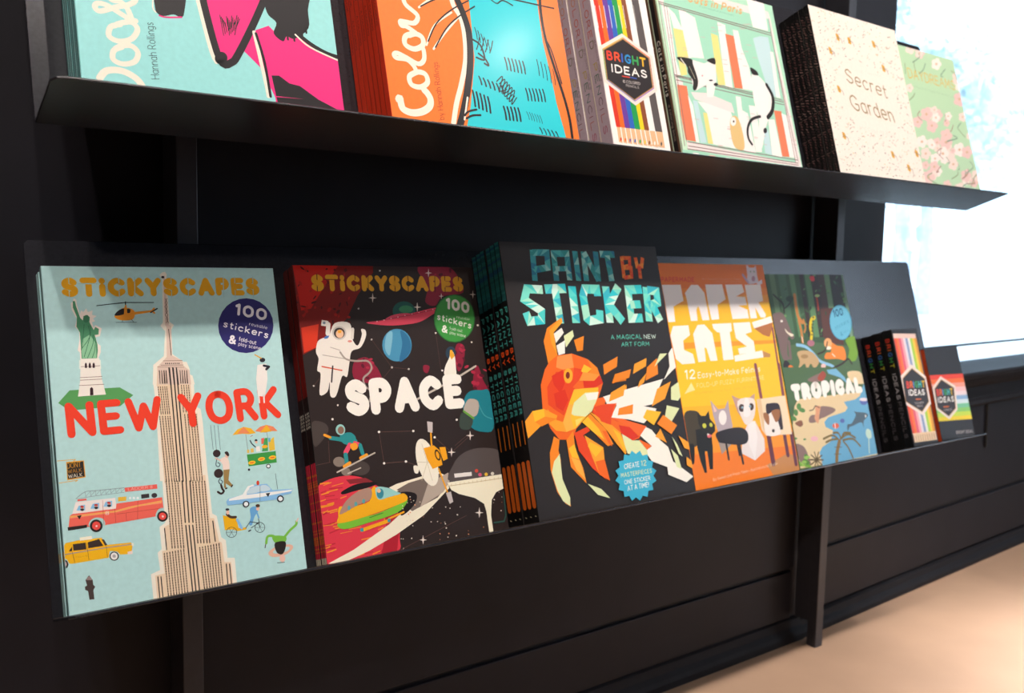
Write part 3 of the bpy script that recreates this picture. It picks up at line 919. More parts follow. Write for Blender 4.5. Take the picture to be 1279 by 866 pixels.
["L","#f2a51c",20,[1453,1082,1467,1261]],
["P","#c8bcb8",[1436,1387,1508,1371,1489,1246,1428,1266]],
["L","#f2a51c",20,[1507,827,1584,546]],
["P","#c8bcb8",[1561,536,1632,544,1646,424,1594,405]],
["S","#f4ecd8",[1186,899,1252,877,1229,809,1185,823]],
["S","#554c4a",[1654,649,1712,846,1868,965,2099,1004,2351,961,2410,878,2391,597]],
["P","#f4ecd0",[1600,652,2398,653,2386,480,2265,450,2187,368,2146,189,2149,-31,2086,-32,2087,244,2069,339,1948,426,1739,501,1640,561]],
["L","#c8b488",8,[1607,610,2402,605]],
["L","#c8b488",5,[1651,632,1650,605]],
["L","#c8b488",5,[1711,631,1709,604]],
["L","#c8b488",5,[1771,630,1769,603]],
["L","#c8b488",5,[1831,630,1830,602]],
["L","#c8b488",5,[1892,629,1890,602]],
["L","#c8b488",5,[1953,628,1951,601]],
["L","#c8b488",5,[2015,628,2013,600]],
["L","#c8b488",5,[2077,627,2075,600]],
["L","#c8b488",5,[2139,626,2137,599]],
["L","#c8b488",5,[2202,626,2200,598]],
["L","#c8b488",5,[2265,625,2263,597]],
["L","#c8b488",5,[2329,625,2327,597]],
["P","#e8e0d8",[1709,742,1953,733,1952,687,1710,696]],
["E","#d05a78",[2069,686,2094,683,2066,665]],
["E","#e8c040",[2159,679,2184,676,2156,658]],
["E","#d8d0c0",[2251,676,2276,673,2247,656]],
["E","#c84838",[2027,738,2052,735,2024,717]],
["L","#2f5048",18,[2378,434,2360,155,2320,92,2176,96]]],"pt":[["F","teal",86,[479,2957,510,3359]],
["F","teal",87,[504,3327,740,3328,722,3134,505,3101]],
["F","teal",89,[833,2958,851,3319,1072,3325,1057,2965]],
["F","teal",69,[844,3116,1049,3122]],
["F","teal",90,[1218,3360,1211,2958]],
["F","teal",91,[1342,2956,1368,3356]],
["F","teal",92,[1373,3346,1563,2964]],
["F","teal",93,[1554,2954,1583,3362]],
["F","teal",95,[1657,3327,1924,3328]],
["F","teal",96,[1783,3312,1799,2956]],
["F","orange",62,[2035,2994,2052,3303]],
["F","orange",56,[2054,3282,2195,3282,2179,3174,2047,3148]],
["F","orange",56,[2053,3143,2194,3142,2181,3018,2038,3004]],
["F","orange",63,[2312,3293,2320,3168,2407,3168,2449,3293]],
["F","orange",62,[2355,3163,2347,2991]],
["F","aqua",112,[580,2841,330,2854,266,2716,510,2565,489,2451,293,2440,260,2554]],
["F","aqua",122,[619,2849,966,2858]],
["F","aqua",120,[785,2842,789,2398]],
["F","aqua",130,[1074,2886,1055,2397]],
["F","aqua",124,[1499,2749,1498,2844,1287,2848,1242,2755,1249,2459,1294,2423,1477,2441,1494,2560]],
["F","aqua",127,[1668,2882,1647,2386]],
["F","aqua",128,[1901,2883,1683,2630,1880,2392]],
["F","aqua",125,[2336,2840,2072,2835,2050,2437,2262,2435]],
["F","aqua",111,[2069,2625,2268,2630]],
["F","aqua",129,[2380,2385,2421,2870]],
["F","aqua",123,[2441,2828,2612,2810,2605,2648,2421,2605]],
["F","aqua",129,[2499,2598,2597,2382]],
["T","#5fc8b0",13,"A MAGICAL",[1613,2158,2185,2147,1619,2222]],
["T","#d8eee0",13,"NEW",[2220,2145,2456,2142,2226,2206]],
["T","#5fc8b0",13,"ART FORM",[1782,2055,2305,2044,1788,2115]],
["P","#f58a1e",[819,2476,827,2419,654,2284,658,2017,668,1974,490,1901,471,2180,556,2344]],
["P","#fca42a",[819,2476,827,2419,654,2284,655,2003,591,2146,586,2315]],
["P","#fbf6ea",[651,2270,793,2341,818,2277,664,2149]],
["P","#fbf6ea",[665,2115,818,2178,785,2010,678,1991]],
["P","#e4ecb4",[810,2235,973,2305,977,2227,818,2084]],
["P","#f58a1e",[967,2174,1147,2223,1091,2036,994,2027]],
["P","#f26a1c",[511,1914,652,1989,896,2004,1144,1919,1292,1795,1348,1590,1290,1494,1179,1332,999,1193,783,1046,702,916,488,938,373,1086,296,1338,323,1636,422,1822]],
["P","#e8481c",[416,1602,595,1783,740,1774,713,1636,880,1540,715,1357,616,1228,471,1323,393,1384]],
["P","#dd3318",[513,1733,709,1804,713,1636,615,1504,528,1621]],
["P","#dd3318",[507,1512,697,1553,725,1412,609,1283,512,1347]],
["P","#f9964a",[650,1975,895,2001,897,1820,709,1804,605,1838]],
["P","#e8481c",[897,1820,1078,1780,939,1648,788,1546,708,1608,857,1710]],
["P","#fcc02a",[1073,1852,1194,1787,1066,1718,1007,1768]],
["P","#f58a1e",[1144,1919,1292,1795,1308,1679,1105,1721,1194,1787]],
["P","#dd3318",[1311,1693,1348,1590,1203,1544,1012,1544,1013,1643,1212,1686]],
["P","#f89a3a",[1035,1754,1312,1702,1201,1629,946,1647]],
["E","#fcae2c",[781,1721,855,1716,763,1627]],
["E","#7a2010",[775,1727,808,1724,766,1682]],
["P","#fcc02a",[843,1542,1012,1544,1260,1539,1179,1332,999,1193,765,1048,613,1021,583,1148,715,1357]],
["P","#e4ecb4",[730,1245,811,1377,1020,1487,1249,1483,1212,1401,1085,1242,959,1183,779,1213]],
["P","#fbf6ea",[1017,1473,1247,1478,1191,1388,1038,1386]],
["P","#fcb446",[583,1148,715,1357,787,1351,719,1191,747,1050,613,1021]],
["P","#fca42a",[366,1332,481,1185,583,1148,613,1021,456,1051,365,1141]],
["P","#fddc6a",[786,1157,941,1184,788,1073]],
["P","#fca42a",[-8,1204,135,1325,313,1337,509,1237,481,1185,221,1128,7,1002]],
["P","#fcc02a",[134,1320,313,1337,313,1241,145,1189]],
["P","#f58a1e",[145,1189,313,1241,501,1197,239,1126]],
["P","#f58a1e",[408,987,488,938,445,807,460,697,432,457,514,231,509,110,429,162,332,309,278,584,307,795]],
["P","#e4ecb4",[350,682,455,765,442,456,519,217,500,120,399,193,337,335,290,555]],
["P","#f58a1e",[594,922,723,1024,717,804,796,548,813,354,601,585]],
["P","#fcc02a",[610,816,710,860,752,663,642,703]],
["P","#fcb446",[624,705,760,649,810,396,683,534]],
["P","#e8481c",[736,995,972,1056,998,997,876,954,1043,658,1047,490,1152,352,942,531,766,772]],
["P","#fca42a",[895,952,1180,768,1168,615,1189,348,1039,450,969,666]],
["P","#fcc02a",[970,860,1169,755,1024,660,923,810]],
["P","#f26a1c",[1013,605,1168,615,1206,337,1043,435]],
["P","#f58a1e",[890,1119,1042,1217,1266,999,1359,791,1258,774,1066,962]],
["P","#fcc02a",[890,1119,996,1179,1152,1010,1218,862,1066,962]],
["P","#f26a1c",[1203,977,1279,969,1334,766,1283,799]],
["P","#fca42a",[1029,1246,1305,1094,1490,948,1563,641,1416,785,1266,999]],
["P","#e8481c",[1139,1322,1348,1304,1421,1183,1656,1076,1611,865,1347,1019,1082,1228]],
["P","#f26a1c",[1136,1308,1231,1399,1409,1414,1298,1308]],
["P","#fbf6ea",[830,346,1037,256,1162,121,967,191]],
["P","#e4ecb4",[830,346,1037,256,1162,121,967,191]],
["P","#f58a1e",[1405,1831,1674,1923,1633,1788,1394,1702]],
["P","#f58a1e",[1510,1579,1586,1695,1790,1711,1766,1595]],
["P","#fca42a",[1383,1344,1476,1451,1754,1538,1728,1417]],
["P","#fbf6ea",[2446,1573,2169,1244,1859,1231,1419,1382,1313,1415,1353,1312,1454,1304,1695,1456]],
["P","#fbf6ea",[1305,1411,1699,1474,2454,1575,2353,1490,2273,1378,2169,1244,2003,1232,2229,1182,2211,1150,1954,1006,1686,1082,1385,1135,1520,1286,1379,1305]],
["P","#f26a1c",[1202,1399,1321,1402,1320,1315,1525,1310,1391,1129,1476,1076,1981,965,1823,816,1660,795,1513,923,1365,1037,1106,1259]],
["P","#e8481c",[1114,1295,1285,1313,1488,1301,1392,1134,1365,1037,1208,1101]],
["P","#dd3318",[1499,1024,1682,981,1829,840,1660,795,1536,870]],
["P","#f56a28",[1391,1129,1584,1096,1999,963,1851,863,1667,995]],
["P","#fca42a",[1381,1035,1513,923,1573,716,1538,633,1415,783,1270,1071]],
["P","#fcc02a",[1388,985,1493,912,1567,717,1529,671]],
["P","#e4ecb4",[1527,909,1697,803,1818,791,1931,652,1949,574,1758,596,1575,641,1547,757]],
["P","#fbf6ea",[1978,953,2076,905,2207,750,2331,647,2379,448,2508,356,2719,200,2572,141,2249,284,2254,386,1986,494,1932,576,1931,652,2029,692,1849,851]],
["P","#f26a1c",[1805,812,2031,697,1931,652]],
["P","#f58a1e",[1407,1824,1682,1927,1644,1796,1398,1698]],
["P","#f58a1e",[1510,1572,1605,1697,1880,1743,1820,1631]],
["P","#fca42a",[1393,1339,1451,1455,1732,1548,1666,1400]],
["P","#fca42a",[1912,1677,1965,1808,2210,1879,2175,1769]],
["P","#f58a1e",[2114,1572,2182,1750,2400,1868,2369,1646]],
["P","#fca42a",[1942,1481,1997,1568,2154,1674,2079,1549]],
["P","#fca42a",[2153,1219,2306,1446,2595,1531,2423,1301]],
["P","#e4ecb4",[2322,1749,2469,1925,2616,1923,2468,1838]],
["P","#e4ecb4",[2538,1279,2576,1447,2737,1515,2734,1303,2669,1255]],
["P","#e4ecb4",[2335,996,2439,1208,2672,1149,2482,982]],
["P","#f58a1e",[1509,1153,1552,1240,1815,1273,1778,1149]],
["P","#fcc02a",[1956,1082,2046,1182,2309,1128,2133,963]],
["P","#f58a1e",[2195,978,2337,1087,2570,921,2432,812]],
["P","#fca42a",[2121,810,2241,906,2319,708]],
["P","#fca42a",[2567,778,2783,637,2747,563,2640,600]],
["P","#e4ecb4",[2436,778,2512,666,2577,490,2512,536]],
["P","#e4ecb4",[2380,616,2488,513,2521,328,2435,364]],
["P","#fca42a",[2651,482,2780,375,2726,309,2632,367]],
["P","#fbf6ea",[2724,1997,2790,1913,2755,1728,2660,1680,2462,1561,2615,1736,2638,1922]],
["P","#3fb6d6",[1970,306,2011,235,1922,202,1929,124,1834,121,1806,48,1721,75,1662,18,1599,70,1519,38,1487,106,1399,103,1402,178,1318,205,1356,275,1289,327,1355,382,1315,452,1400,484,1393,561,1484,566,1512,639,1596,615,1655,673,1718,623,1800,657,1832,588,1925,593,1921,516,2009,490,1969,416,2040,364]],
["T","#f4f8f0",13,"CREATE",[1475,449,1745,452,1483,518]],
["T","#e4ecb4",13,"12",[1777,453,1876,451,1786,527]],
["T","#e4ecb4",13,"MASTERPIECES",[1393,351,1953,346,1398,409]],
["T","#f4f8f0",13,"ONE STICKER",[1435,257,1905,256,1440,315]],
["T","#f4f8f0",13,"AT A TIME!",[1471,168,1858,172,1479,236]]],"ct":[["P","#e8761e",[-18,3348,2429,3363,2424,2933,-33,2933]],
["P","#ef8a20",[-31,2942,2395,2944,2411,2810,-31,2800]],
["P","#f5a322",[-32,2819,2416,2831,2432,2697,-41,2686]],
["P","#fbc024",[-39,2696,2435,2707,2387,2090,-27,2133]],
["P","#fcc81e",[51,2035,2464,2038,2346,900,-61,1004]],
["P","#fbb81e",[-31,1201,2354,1091,2406,679,-39,824]],
["P","#f99a1e",[-34,846,2381,729,2439,339,-26,466]],
["P","#f6801c",[-47,513,2450,386,2324,-475,-84,-202]],
["P","#f6efec",[-18,2999,393,3000,398,2756,166,2673,149,2444,3,2443,0,2819]],
["P","#f6efec",[622,2999,772,2998,887,2876,896,2451,740,2451,717,2635,697,2670,647,2617,631,2450,484,2449,475,2774,459,2875]],
["P","#f6efec",[937,3003,1325,3005,1344,2767,1134,2687,1119,2460,943,2454,930,2749]],
["P","#f6efec",[1398,3001,1795,3004,1815,2882,1599,2810,1818,2801,1828,2672,1619,2663,1822,2595,1815,2458,1426,2455,1412,2742]],
["P","#f6efec",[1861,2998,2252,3004,2244,2731,2121,2712,2255,2505,2219,2461,2111,2467,2016,2632,2015,2457,1860,2453,1864,2776]],
["P","#fbf4ea",[85,2382,413,2385,413,2238,250,2162,237,2023,409,1952,422,1815,147,1814,29,1900,-1,2247]],
["P","#fbf4ea",[611,2384,766,2388,907,2248,921,1830,761,1830,720,2028,679,2039,660,1830,493,1826,484,2056,484,2251]],
["P","#fbf4ea",[940,2391,1376,2394,1365,2268,1308,2256,1290,1830,1052,1827,1077,2253,1021,2262,946,2320]],
["P","#fbf4ea",[1421,2393,1825,2397,1832,2241,1666,2211,1837,2088,1827,1915,1442,1900,1433,1991,1650,2013,1425,2152]],
["P","#fbf4ea",[1318,1885,2003,1935,2009,1826,1312,1793]],
["P","#c08a50",[2008,1929,2192,1870,2165,1819,2003,1826]],
["P","#fbf4ea",[1873,2392,2366,2478,2384,2379,1900,2293]],
["P","#b5713a",[1900,2293,2384,2379,2353,2287,2241,2146,2092,2182]],
["L","#8a4a50",42,[2353,2287,2326,1624]],
["T","#d8382c",17,"PAPERMADE",[-8,3042,706,3043,4,3118]],
["T","#f8d8b0",7,"By Sweet Scissors Team",[892,3081,1812,3079,897,3105]],
["T","#f8d8b0",6,"the cut and fold studio",[1187,3045,1804,3042,1192,3065]],
["S","#d8ccd4",[1981,3280,2004,3324,2053,3284,2167,3284,2215,3317,2215,3250,2208,3138,2197,3037,1945,3018,1971,3159]],
["E","#8a9a80",[2065,3215,2086,3215,2061,3201]],
["E","#8a9a80",[2151,3215,2173,3215,2148,3201]],
["E","#b08090",[2102,3098,2146,3098,2092,3053]],
["L","#b8a0b8",46,[1861,3159,1956,3038]],
["P","#e8dde4",[2163,3027,2309,3087,2304,3016,2187,2996]],
["T","#fdf6e4",16,"12",[150,1589,378,1586,170,1730]],
["T","#fdf6e4",11,"Easy-to-Make Felines",[427,1588,1865,1606,442,1681]],
["T","#fbe89a",10,"FOLD-UP FUZZY FURRNITURE",[368,1448,1928,1476,377,1515]],
["T","#e89a3a",6,"ECO-FRIENDLY + NO GLUE, TAPE, OR TOOLS",[302,1358,1696,1368,305,1385]],
["P","#fbe89a",[90,1382,270,1538,324,1424]],
["L","#8a4a50",71,[1776,1713,1773,1211]],
["L","#8a4a50",73,[2346,1687,2321,1189]],
["P","#c98a50",[1632,173,2167,290,2411,220,2393,-21,1761,-41]],
["L","#6a3240",101,[1790,609,1785,183]],
["L","#6a3240",79,[2174,602,2169,266]],
["L","#6a3240",79,[2348,588,2329,107]],
["P","#f3dcb8",[1653,1183,2359,1191,2363,574,1733,609,1650,714]],
["P","#e8c498",[1653,1183,1761,1188,1741,613,1685,712]],
["S","#2e2026",[1846,1065,1954,1098,2133,1086,2187,1007,2170,698,2108,667,1848,640,1824,772]],
["S","#f6ece4",[1763,894,1880,933,2074,990,2147,914,2072,824,2076,609,1737,625]],
["S","#a0683c",[1762,965,1877,921,1842,770,1760,847]],
["S","#a0683c",[1962,974,2153,985,2136,867,2028,792,1976,879]],
["E","#3a3028",[1920,670,1955,667,1913,642]],
["S","#453a26",[27,1109,270,1119,344,1019,309,797,172,628,-6,621,-23,823]],
["S","#1c1812",[15,641,109,633,53,392,-13,409]],
["P","#1c1812",[192,851,523,871,489,556,420,255,349,262,360,522,311,526,281,223,234,221,185,402,167,606]],
["P","#241f16",[287,1095,365,1040,445,1034,536,1100,535,983,619,886,605,796,491,733,341,794,276,934]],
["E","#c8c83c",[390,892,431,898,397,857]],
["E","#c8c83c",[534,892,567,897,541,862]],
["E","#e86a70",[458,735,504,732,452,709]],
["E","#f4ece0",[438,760,457,758,435,746]],
["P","#b8a8ae",[610,1249,743,1104,894,1106,1000,1229,986,1065,1000,834,962,745,662,758,617,1022]],
["P","#f0c8c0",[639,1202,711,1084,650,1065]],
["E","#f6eee8",[813,974,899,968,788,866]],
["P","#a8988e",[634,634,818,779,904,566,657,445]],
["P","#efe4e0",[1366,853,1526,864,1671,571,1638,386,1371,273,1090,411,1182,658]],
["P","#f6efec",[1366,853,1526,864,1519,607,1373,280,1292,533]],
["P","#c8a090",[1095,1287,1245,1227,1486,1222,1633,1278,1585,1117,1548,956,1437,859,1295,847,1165,1030]],
["S","#efe4dc",[1202,1189,1586,1199,1548,956,1395,828,1264,861]],
["E","#4a342c",[1273,1080,1341,1075,1259,1021]],
["E","#4a342c",[1496,1081,1558,1077,1483,1026]],
["S","#f6efec",[1377,1201,1463,1195,1444,964,1287,963]],
["E","#8ab0c0",[1288,1086,1315,1084,1284,1068]],
["E","#8ab0c0",[1469,1088,1497,1086,1465,1069]],
["S","#2a2224",[632,771,1112,803,1300,719,1285,580,1119,536,694,607,623,658]],
["L","#2a2224",42,[790,587,791,357]],
["L","#2a2224",40,[1038,554,1045,392]],
["L","#2a2224",43,[1079,539,1090,260]],
["T","#fbe8c8",8,"By Sweet and Press Team - Illustrations by Studio",[381,88,1878,150,384,129]]],"tr":[["P","#3d5c3a",[-47,3224,2287,3243,2222,1381,-181,1531]],
["P","#5f7d55",[108,3204,238,3205,211,2142,86,2147]],
["P","#4c7050",[335,3206,534,3207,498,2132,306,2139]],
["P","#5f8a5c",[634,3208,769,3209,725,2124,595,2128]],
["P","#3a2c26",[905,3210,1022,3211,970,2115,857,2119]],
["P","#5f8a5c",[1060,3211,1214,3212,1156,2108,1007,2113]],
["P","#3a2c26",[1218,3212,1430,3214,1365,2100,1159,2108]],
["P","#46302a",[1430,3214,1610,3215,1539,2094,1365,2100]],
["P","#6b9068",[1610,3215,1756,3216,1679,2089,1539,2094]],
["P","#2e2826",[1775,3216,2110,3219,2020,2077,1697,2088]],
["P","#7a9a80",[2128,3219,2219,3220,2126,2073,2038,2076]],
["P","#5a3428",[1329,2595,1870,2608,1806,1913,1455,1928,1262,2104]],
["E","#2f4a30",[509,2699,517,2688,491,2693]],
["E","#6a9a5a",[261,2174,237,2161,247,2185]],
["E","#4a7048",[1628,2898,1644,2858,1590,2888]],
["E","#38582e",[1400,2917,1403,2896,1354,2910]],
["E","#2f4a30",[1987,2992,1967,2979,1973,3000]],
["E","#6a9a5a",[1334,3180,1332,3167,1290,3177]],
["E","#4a7048",[1978,3149,1938,3120,1961,3157]],
["E","#38582e",[1254,2518,1281,2511,1231,2491]],
["E","#2f4a30",[184,2465,184,2452,166,2464]],
["E","#6a9a5a",[1247,2219,1216,2186,1230,2224]],
["E","#4a7048",[1891,3057,1923,3025,1867,3046]],
["E","#38582e",[52,2393,53,2365,10,2389]],
["E","#2f4a30",[472,2952,495,2940,441,2929]],
["E","#6a9a5a",[310,2808,301,2796,284,2814]],
["E","#4a7048",[1467,2995,1451,2981,1441,3005]],
["E","#38582e",[940,2566,980,2534,922,2557]],
["E","#2f4a30",[1042,2604,1004,2565,1013,2613]],
["E","#6a9a5a",[828,2345,885,2331,816,2330]],
["E","#4a7048",[634,2800,603,2760,612,2805]],
["E","#38582e",[1211,2152,1221,2139,1173,2140]],
["E","#2f4a30",[268,2517,328,2510,258,2496]],
["E","#6a9a5a",[2077,2757,2112,2732,2042,2739]],
["E","#4a7048",[932,2828,917,2816,918,2835]],
["E","#38582e",[787,2257,802,2250,770,2244]],
["E","#2f4a30",[1880,2309,1946,2294,1863,2290]],
["E","#6a9a5a",[977,2940,987,2931,947,2926]],
["E","#4a7048",[307,2642,308,2599,263,2638]],
["E","#38582e",[234,2377,255,2373,222,2358]],
["E","#2f4a30",[2056,2579,2044,2552,2029,2581]],
["E","#6a9a5a",[2064,2708,2033,2701,2057,2728]],
["E","#4a7048",[796,2504,736,2477,782,2517]],
["E","#38582e",[1229,3035,1229,3022,1181,3030]],
["E","#2f4a30",[837,2205,863,2181,810,2193]],
["E","#6a9a5a",[1636,2904,1617,2876,1597,2911]],
["E","#4a7048",[435,2967,485,2956,418,2943]],
["E","#38582e",[2220,3042,2221,3025,2198,3039]],
["E","#2f4a30",[1199,2257,1223,2251,1180,2235]],
["E","#6a9a5a",[1300,2910,1272,2890,1285,2917]],
["E","#4a7048",[271,2381,255,2361,242,2389]],
["E","#38582e",[937,2248,964,2211,913,2240]],
["E","#2f4a30",[1958,3043,1913,3037,1957,3062]],
["E","#6a9a5a",[309,2492,367,2491,304,2469]],
["E","#4a7048",[2041,2838,2050,2796,2000,2831]],
["E","#38582e",[1697,2440,1692,2416,1655,2439]],
["E","#2f4a30",[1456,2512,1451,2472,1434,2511]],
["E","#6a9a5a",[44,2360,99,2354,33,2335]],
["P","#4f6c44",[17,1990,935,2033,2240,1894,2222,1381,-151,1530]],
["C","#231e1a",35,[124,2855,233,2770,328,2695,325,2549]],
["C","#231e1a",22,[340,2612,469,2672,588,2756]],
["E","#28402c",[534,2777,633,2776,522,2727]],
["S","#7a6460",[-1,2515,245,2551,343,2425,399,2258,465,2133,391,2095,306,2139,206,1862,250,1780,64,1790,24,2149,-12,2332]],
["S","#efe2c8",[261,2283,326,2220,459,2174,388,2146,278,2221]],
["L","#7a6460",67,[302,2058,268,1789]],
["E","#efe6da",[211,2407,243,2406,206,2387]],
["C","#c8823c",71,[683,2840,667,2606,679,2458,757,2372]],
["C","#c8823c",54,[668,2417,681,2208,665,2044]],
["C","#c8823c",38,[801,2413,818,2287,763,2205]],
["L","#f0e0c0",21,[666,2126,675,2031]],
["C","#e0c81c",66,[1115,2448,1019,2408,951,2283,957,2178,915,2086]],
["E","#3a3c1c",[1081,2449,1105,2448,1077,2434]],
["E","#3a3c1c",[1055,2390,1079,2389,1051,2375]],
["E","#3a3c1c",[1029,2331,1053,2331,1025,2317]],
["E","#3a3c1c",[1003,2273,1027,2272,999,2258]],
["E","#3a3c1c",[977,2215,1001,2214,973,2200]],
["E","#3a3c1c",[951,2157,975,2156,948,2143]],
["S","#d8303c",[1185,3156,1311,3168,1308,3090,1217,3079]],
["C","#c84a2c",37,[1279,2792,1277,2683,1261,2574]],
["E","#a8c878",[1305,2824,1376,2824,1298,2798]],
["E","#2f98c0",[1839,2344,2165,2355,1797,2033]],
["E","#6cbcd8",[1839,2344,2150,2354,1799,2043]],
["T","#1c5c84",20,"100",[1666,2431,1957,2469,1663,2567]],
["T","#3a8cb0",10,"stickers",[1638,2215,2083,2338,1630,2284]],
["T","#3a8cb0",14,"&",[1763,2103,1832,2116,1758,2172]],
["T","#3a8cb0",7,"fold-out",[1856,2148,2045,2194,1852,2182]],
["C","#8fc4e4",54,[497,2000,715,1960,885,1850,1046,1698,1359,1599,1472,1510,1803,1437]],
["S","#ef8a2c",[1427,2013,1600,1943,1770,1914,1809,1806,1754,1682,1533,1714,1191,1732,1254,1832,1396,1847]],
["E","#f3b070",[1352,1995,1463,1991,1327,1908]],
["E","#f8ecd8",[1339,1912,1421,1908,1330,1883]],
["L","#efe2c8",22,[1419,1804,1476,1759]],
["S","#c8a878",[464,1870,667,1901,885,1850,1012,1700,848,1588,772,1673,648,1579,610,1681,430,1612,492,1728]],
["E","#a88858",[641,1800,738,1796,632,1765]],
["S","#7aa82c",[2002,2077,2185,2071,2196,1874,2074,1665,1842,1678,1936,1864,1874,2017]],
["E","#b07080",[880,2015,979,2010,865,1961]],
["C","#3a2c22",28,[1013,1823,1231,1875,1341,2017]],
["C","#3a2c22",34,[1348,1559,1647,1625,1848,1698,1929,1610]],
["E","#8ac83c",[1759,1525,1829,1521,1750,1496]],
["S","#2a2222",[85,1749,204,1723,207,1605,128,1539,6,1547]],
["S","#e07a2c",[174,1666,283,1660,265,1562,162,1549]],
["E","#f6c8c0",[1107,1613,1173,1610,1095,1573]],
["P","#4f6c44",[4,1652,2256,1524,2270,1215,2179,942,-82,1024,-36,692]],
["P","#e8cfa0",[-1,708,136,1005,260,1114,1932,1110,2263,1194,2237,-3,-47,20]],
["P","#7ab8d8",[1172,1543,1442,1549,1648,1386,1688,1277,1505,1395,1206,1478]],
["S","#e8cfa0",[1746,1466,2084,1468,2199,1351,2164,1244,1839,1288]],
["P","#6aacd0",[2223,1306,2298,1301,2208,21,584,-2,561,209,667,293,921,363,1037,528,855,606,843,686,965,755,1473,811,1561,866,1487,976,1820,991,1985,1042]],
["E","#5a8a44",[247,996,230,943,190,1002]],
["E","#5a8a44",[144,907,142,853,87,907]],
["E","#5a8a44",[311,932,390,906,283,901]],
["E","#5a8a44",[58,818,122,781,19,793]],
["S","#8c7068",[602,1412,931,1494,1108,1505,1039,1383,791,1358]],
["S","#a84a34",[875,1415,1045,1529,1131,1461,999,1365]],
["S","#8c7068",[452,782,548,832,747,824,815,949,1114,914,1199,845,901,771,761,753,614,708,451,713]],
["S","#e0a078",[683,960,815,949,749,834,674,682,597,768,656,862]],
["C","#3a2c22",16,[501,905,604,917,685,970,776,932]],
["T","#fbf6ee",42,"TROPICAL",[139,1080,2075,1087,146,1369]],
["S","#4f6470",[1442,478,1461,587,1586,596,1753,721,1727,789,1824,771,2037,741,2114,688,1954,603,1918,492,1876,589,1609,553,1515,542]],
["E","#e8e4dc",[2037,683,2058,681,2029,658]],
["E","#e86a4c",[1134,599,1225,590,1121,556]],
["L","#f8f0e8",19,[1122,640,1108,557]],
["E","#5a6ab0",[1343,664,1405,658,1332,628]],
["E","#5a6ab0",[2061,930,2172,921,2044,876]],
["E","#f0dce0",[2075,971,2201,961,2065,942]],
["S","#c8e0cc",[2002,463,2100,423,2085,300,1970,312,1943,397]],
["C","#c8e0cc",25,[2006,309,1939,52]],
["C","#6d5a2c",35,[1104,402,982,455,736,421]],
["C","#8a7438",13,[1104,402,982,455,736,421]],
["C","#6d5a2c",34,[1132,380,927,382,785,358]],
["C","#8a7438",13,[1132,380,927,382,785,358]],
["C","#6d5a2c",36,[1199,373,1427,429,1617,349]],
["C","#8a7438",14,[1199,373,1427,429,1617,349]],
["C","#6d5a2c",36,[1261,346,1541,337,1713,198]],
["C","#8a7438",14,[1261,346,1541,337,1713,198]],
["C","#6d5a2c",35,[1255,327,1362,216,1444,29]],
["C","#8a7438",14,[1255,327,1362,216,1444,29]],
["C","#6d5a2c",35,[1205,392,1160,476,1026,490]],
["C","#8a7438",14,[1205,392,1160,476,1026,490]],
["C","#6d5a2c",36,[1239,388,1330,459,1502,442]],
["C","#8a7438",14,[1239,388,1330,459,1502,442]],
["C","#8a6a34",80,[1154,338,1037,174,971,8]],
["L","#6d5a2c",11,[993,257,1193,235]],
["L","#6d5a2c",11,[943,146,1125,125]],
["S","#8c7068",[-13,406,193,345,269,148,271,36,15,142]],
["E","#7ab040",[232,34,273,4,206,22]],
["E","#5a8a34",[207,78,223,42,174,74]],
["E","#98c858",[184,168,219,136,155,157]],
["E","#7ab040",[7,101,-12,67,-25,109]],
["E","#5a8a34",[194,110,201,73,160,109]],
["E","#98c858",[75,77,93,42,43,72]],
["E","#7ab040",[145,64,150,27,111,63]],
["E","#5a8a34",[203,200,240,169,175,188]],
["E","#98c858",[236,178,296,165,225,159]],
["E","#7ab040",[3,80,57,61,-12,62]],
["E","#5a8a34",[127,131,76,113,108,149]],
["E","#98c858",[127,114,188,104,120,95]],
["E","#7ab040",[193,56,166,24,162,66]],
["E","#5a8a34",[211,85,169,59,185,100]],
["L","#5c4a24",23,[452,108,626,87]],
["L","#5c4a24",23,[452,108,571,16]],
["L","#5c4a24",23,[452,108,471,-20]],
["L","#5c4a24",23,[452,108,365,-6]],
["L","#5c4a24",22,[452,108,292,51]],
["L","#5c4a24",23,[452,108,280,130]],
["L","#5c4a24",23,[452,108,334,201]],
["L","#5c4a24",23,[452,108,433,237]],
["L","#5c4a24",23,[452,108,541,223]],
["L","#5c4a24",23,[452,108,614,165]],
["E","#f0b8c0",[497,446,593,436,486,405]],
["E","#c88aa0",[195,728,264,721,188,701]],
["S","#8a5a40",[70,739,238,772,268,701,180,671]],
["E","#4a8a4c",[243,464,280,460,239,449]],
["E","#4a8a4c",[11,501,60,496,7,485]]],"pc":[["P","#e9c9bb",[26,2019,752,1990,770,53,29,78]],
["P","#f2502c",[26,1934,98,1932,102,236,29,239]],
["P","#f57a3c",[98,1932,170,1929,175,234,102,236]],
["P","#e8607a",[170,1929,242,1926,248,231,175,234]],
["P","#f4a8b0",[242,1926,314,1923,322,229,248,231]],
["P","#e8dce4",[314,1923,387,1920,396,226,322,229]],
["P","#8aa0c8",[387,1920,459,1917,470,224,396,226]],
["P","#f0ece4",[459,1917,532,1915,544,221,470,224]],
["P","#a8d84c",[532,1915,606,1912,619,219,544,221]],
["P","#f5d040",[606,1912,679,1909,693,216,619,219]],
["P","#e89a2c",[679,1909,753,1906,769,214,693,216]],
["P","#f2d0a8",[29,239,769,214,770,53,29,78]],
["L","#8a5a48",13,[29,203,29,78]],
["L","#8a5a48",13,[102,200,102,76]],
["L","#8a5a48",13,[175,198,175,73]],
["L","#8a5a48",13,[248,195,249,71]],
["L","#8a5a48",13,[322,193,322,68]],
["L","#8a5a48",13,[396,190,396,66]],
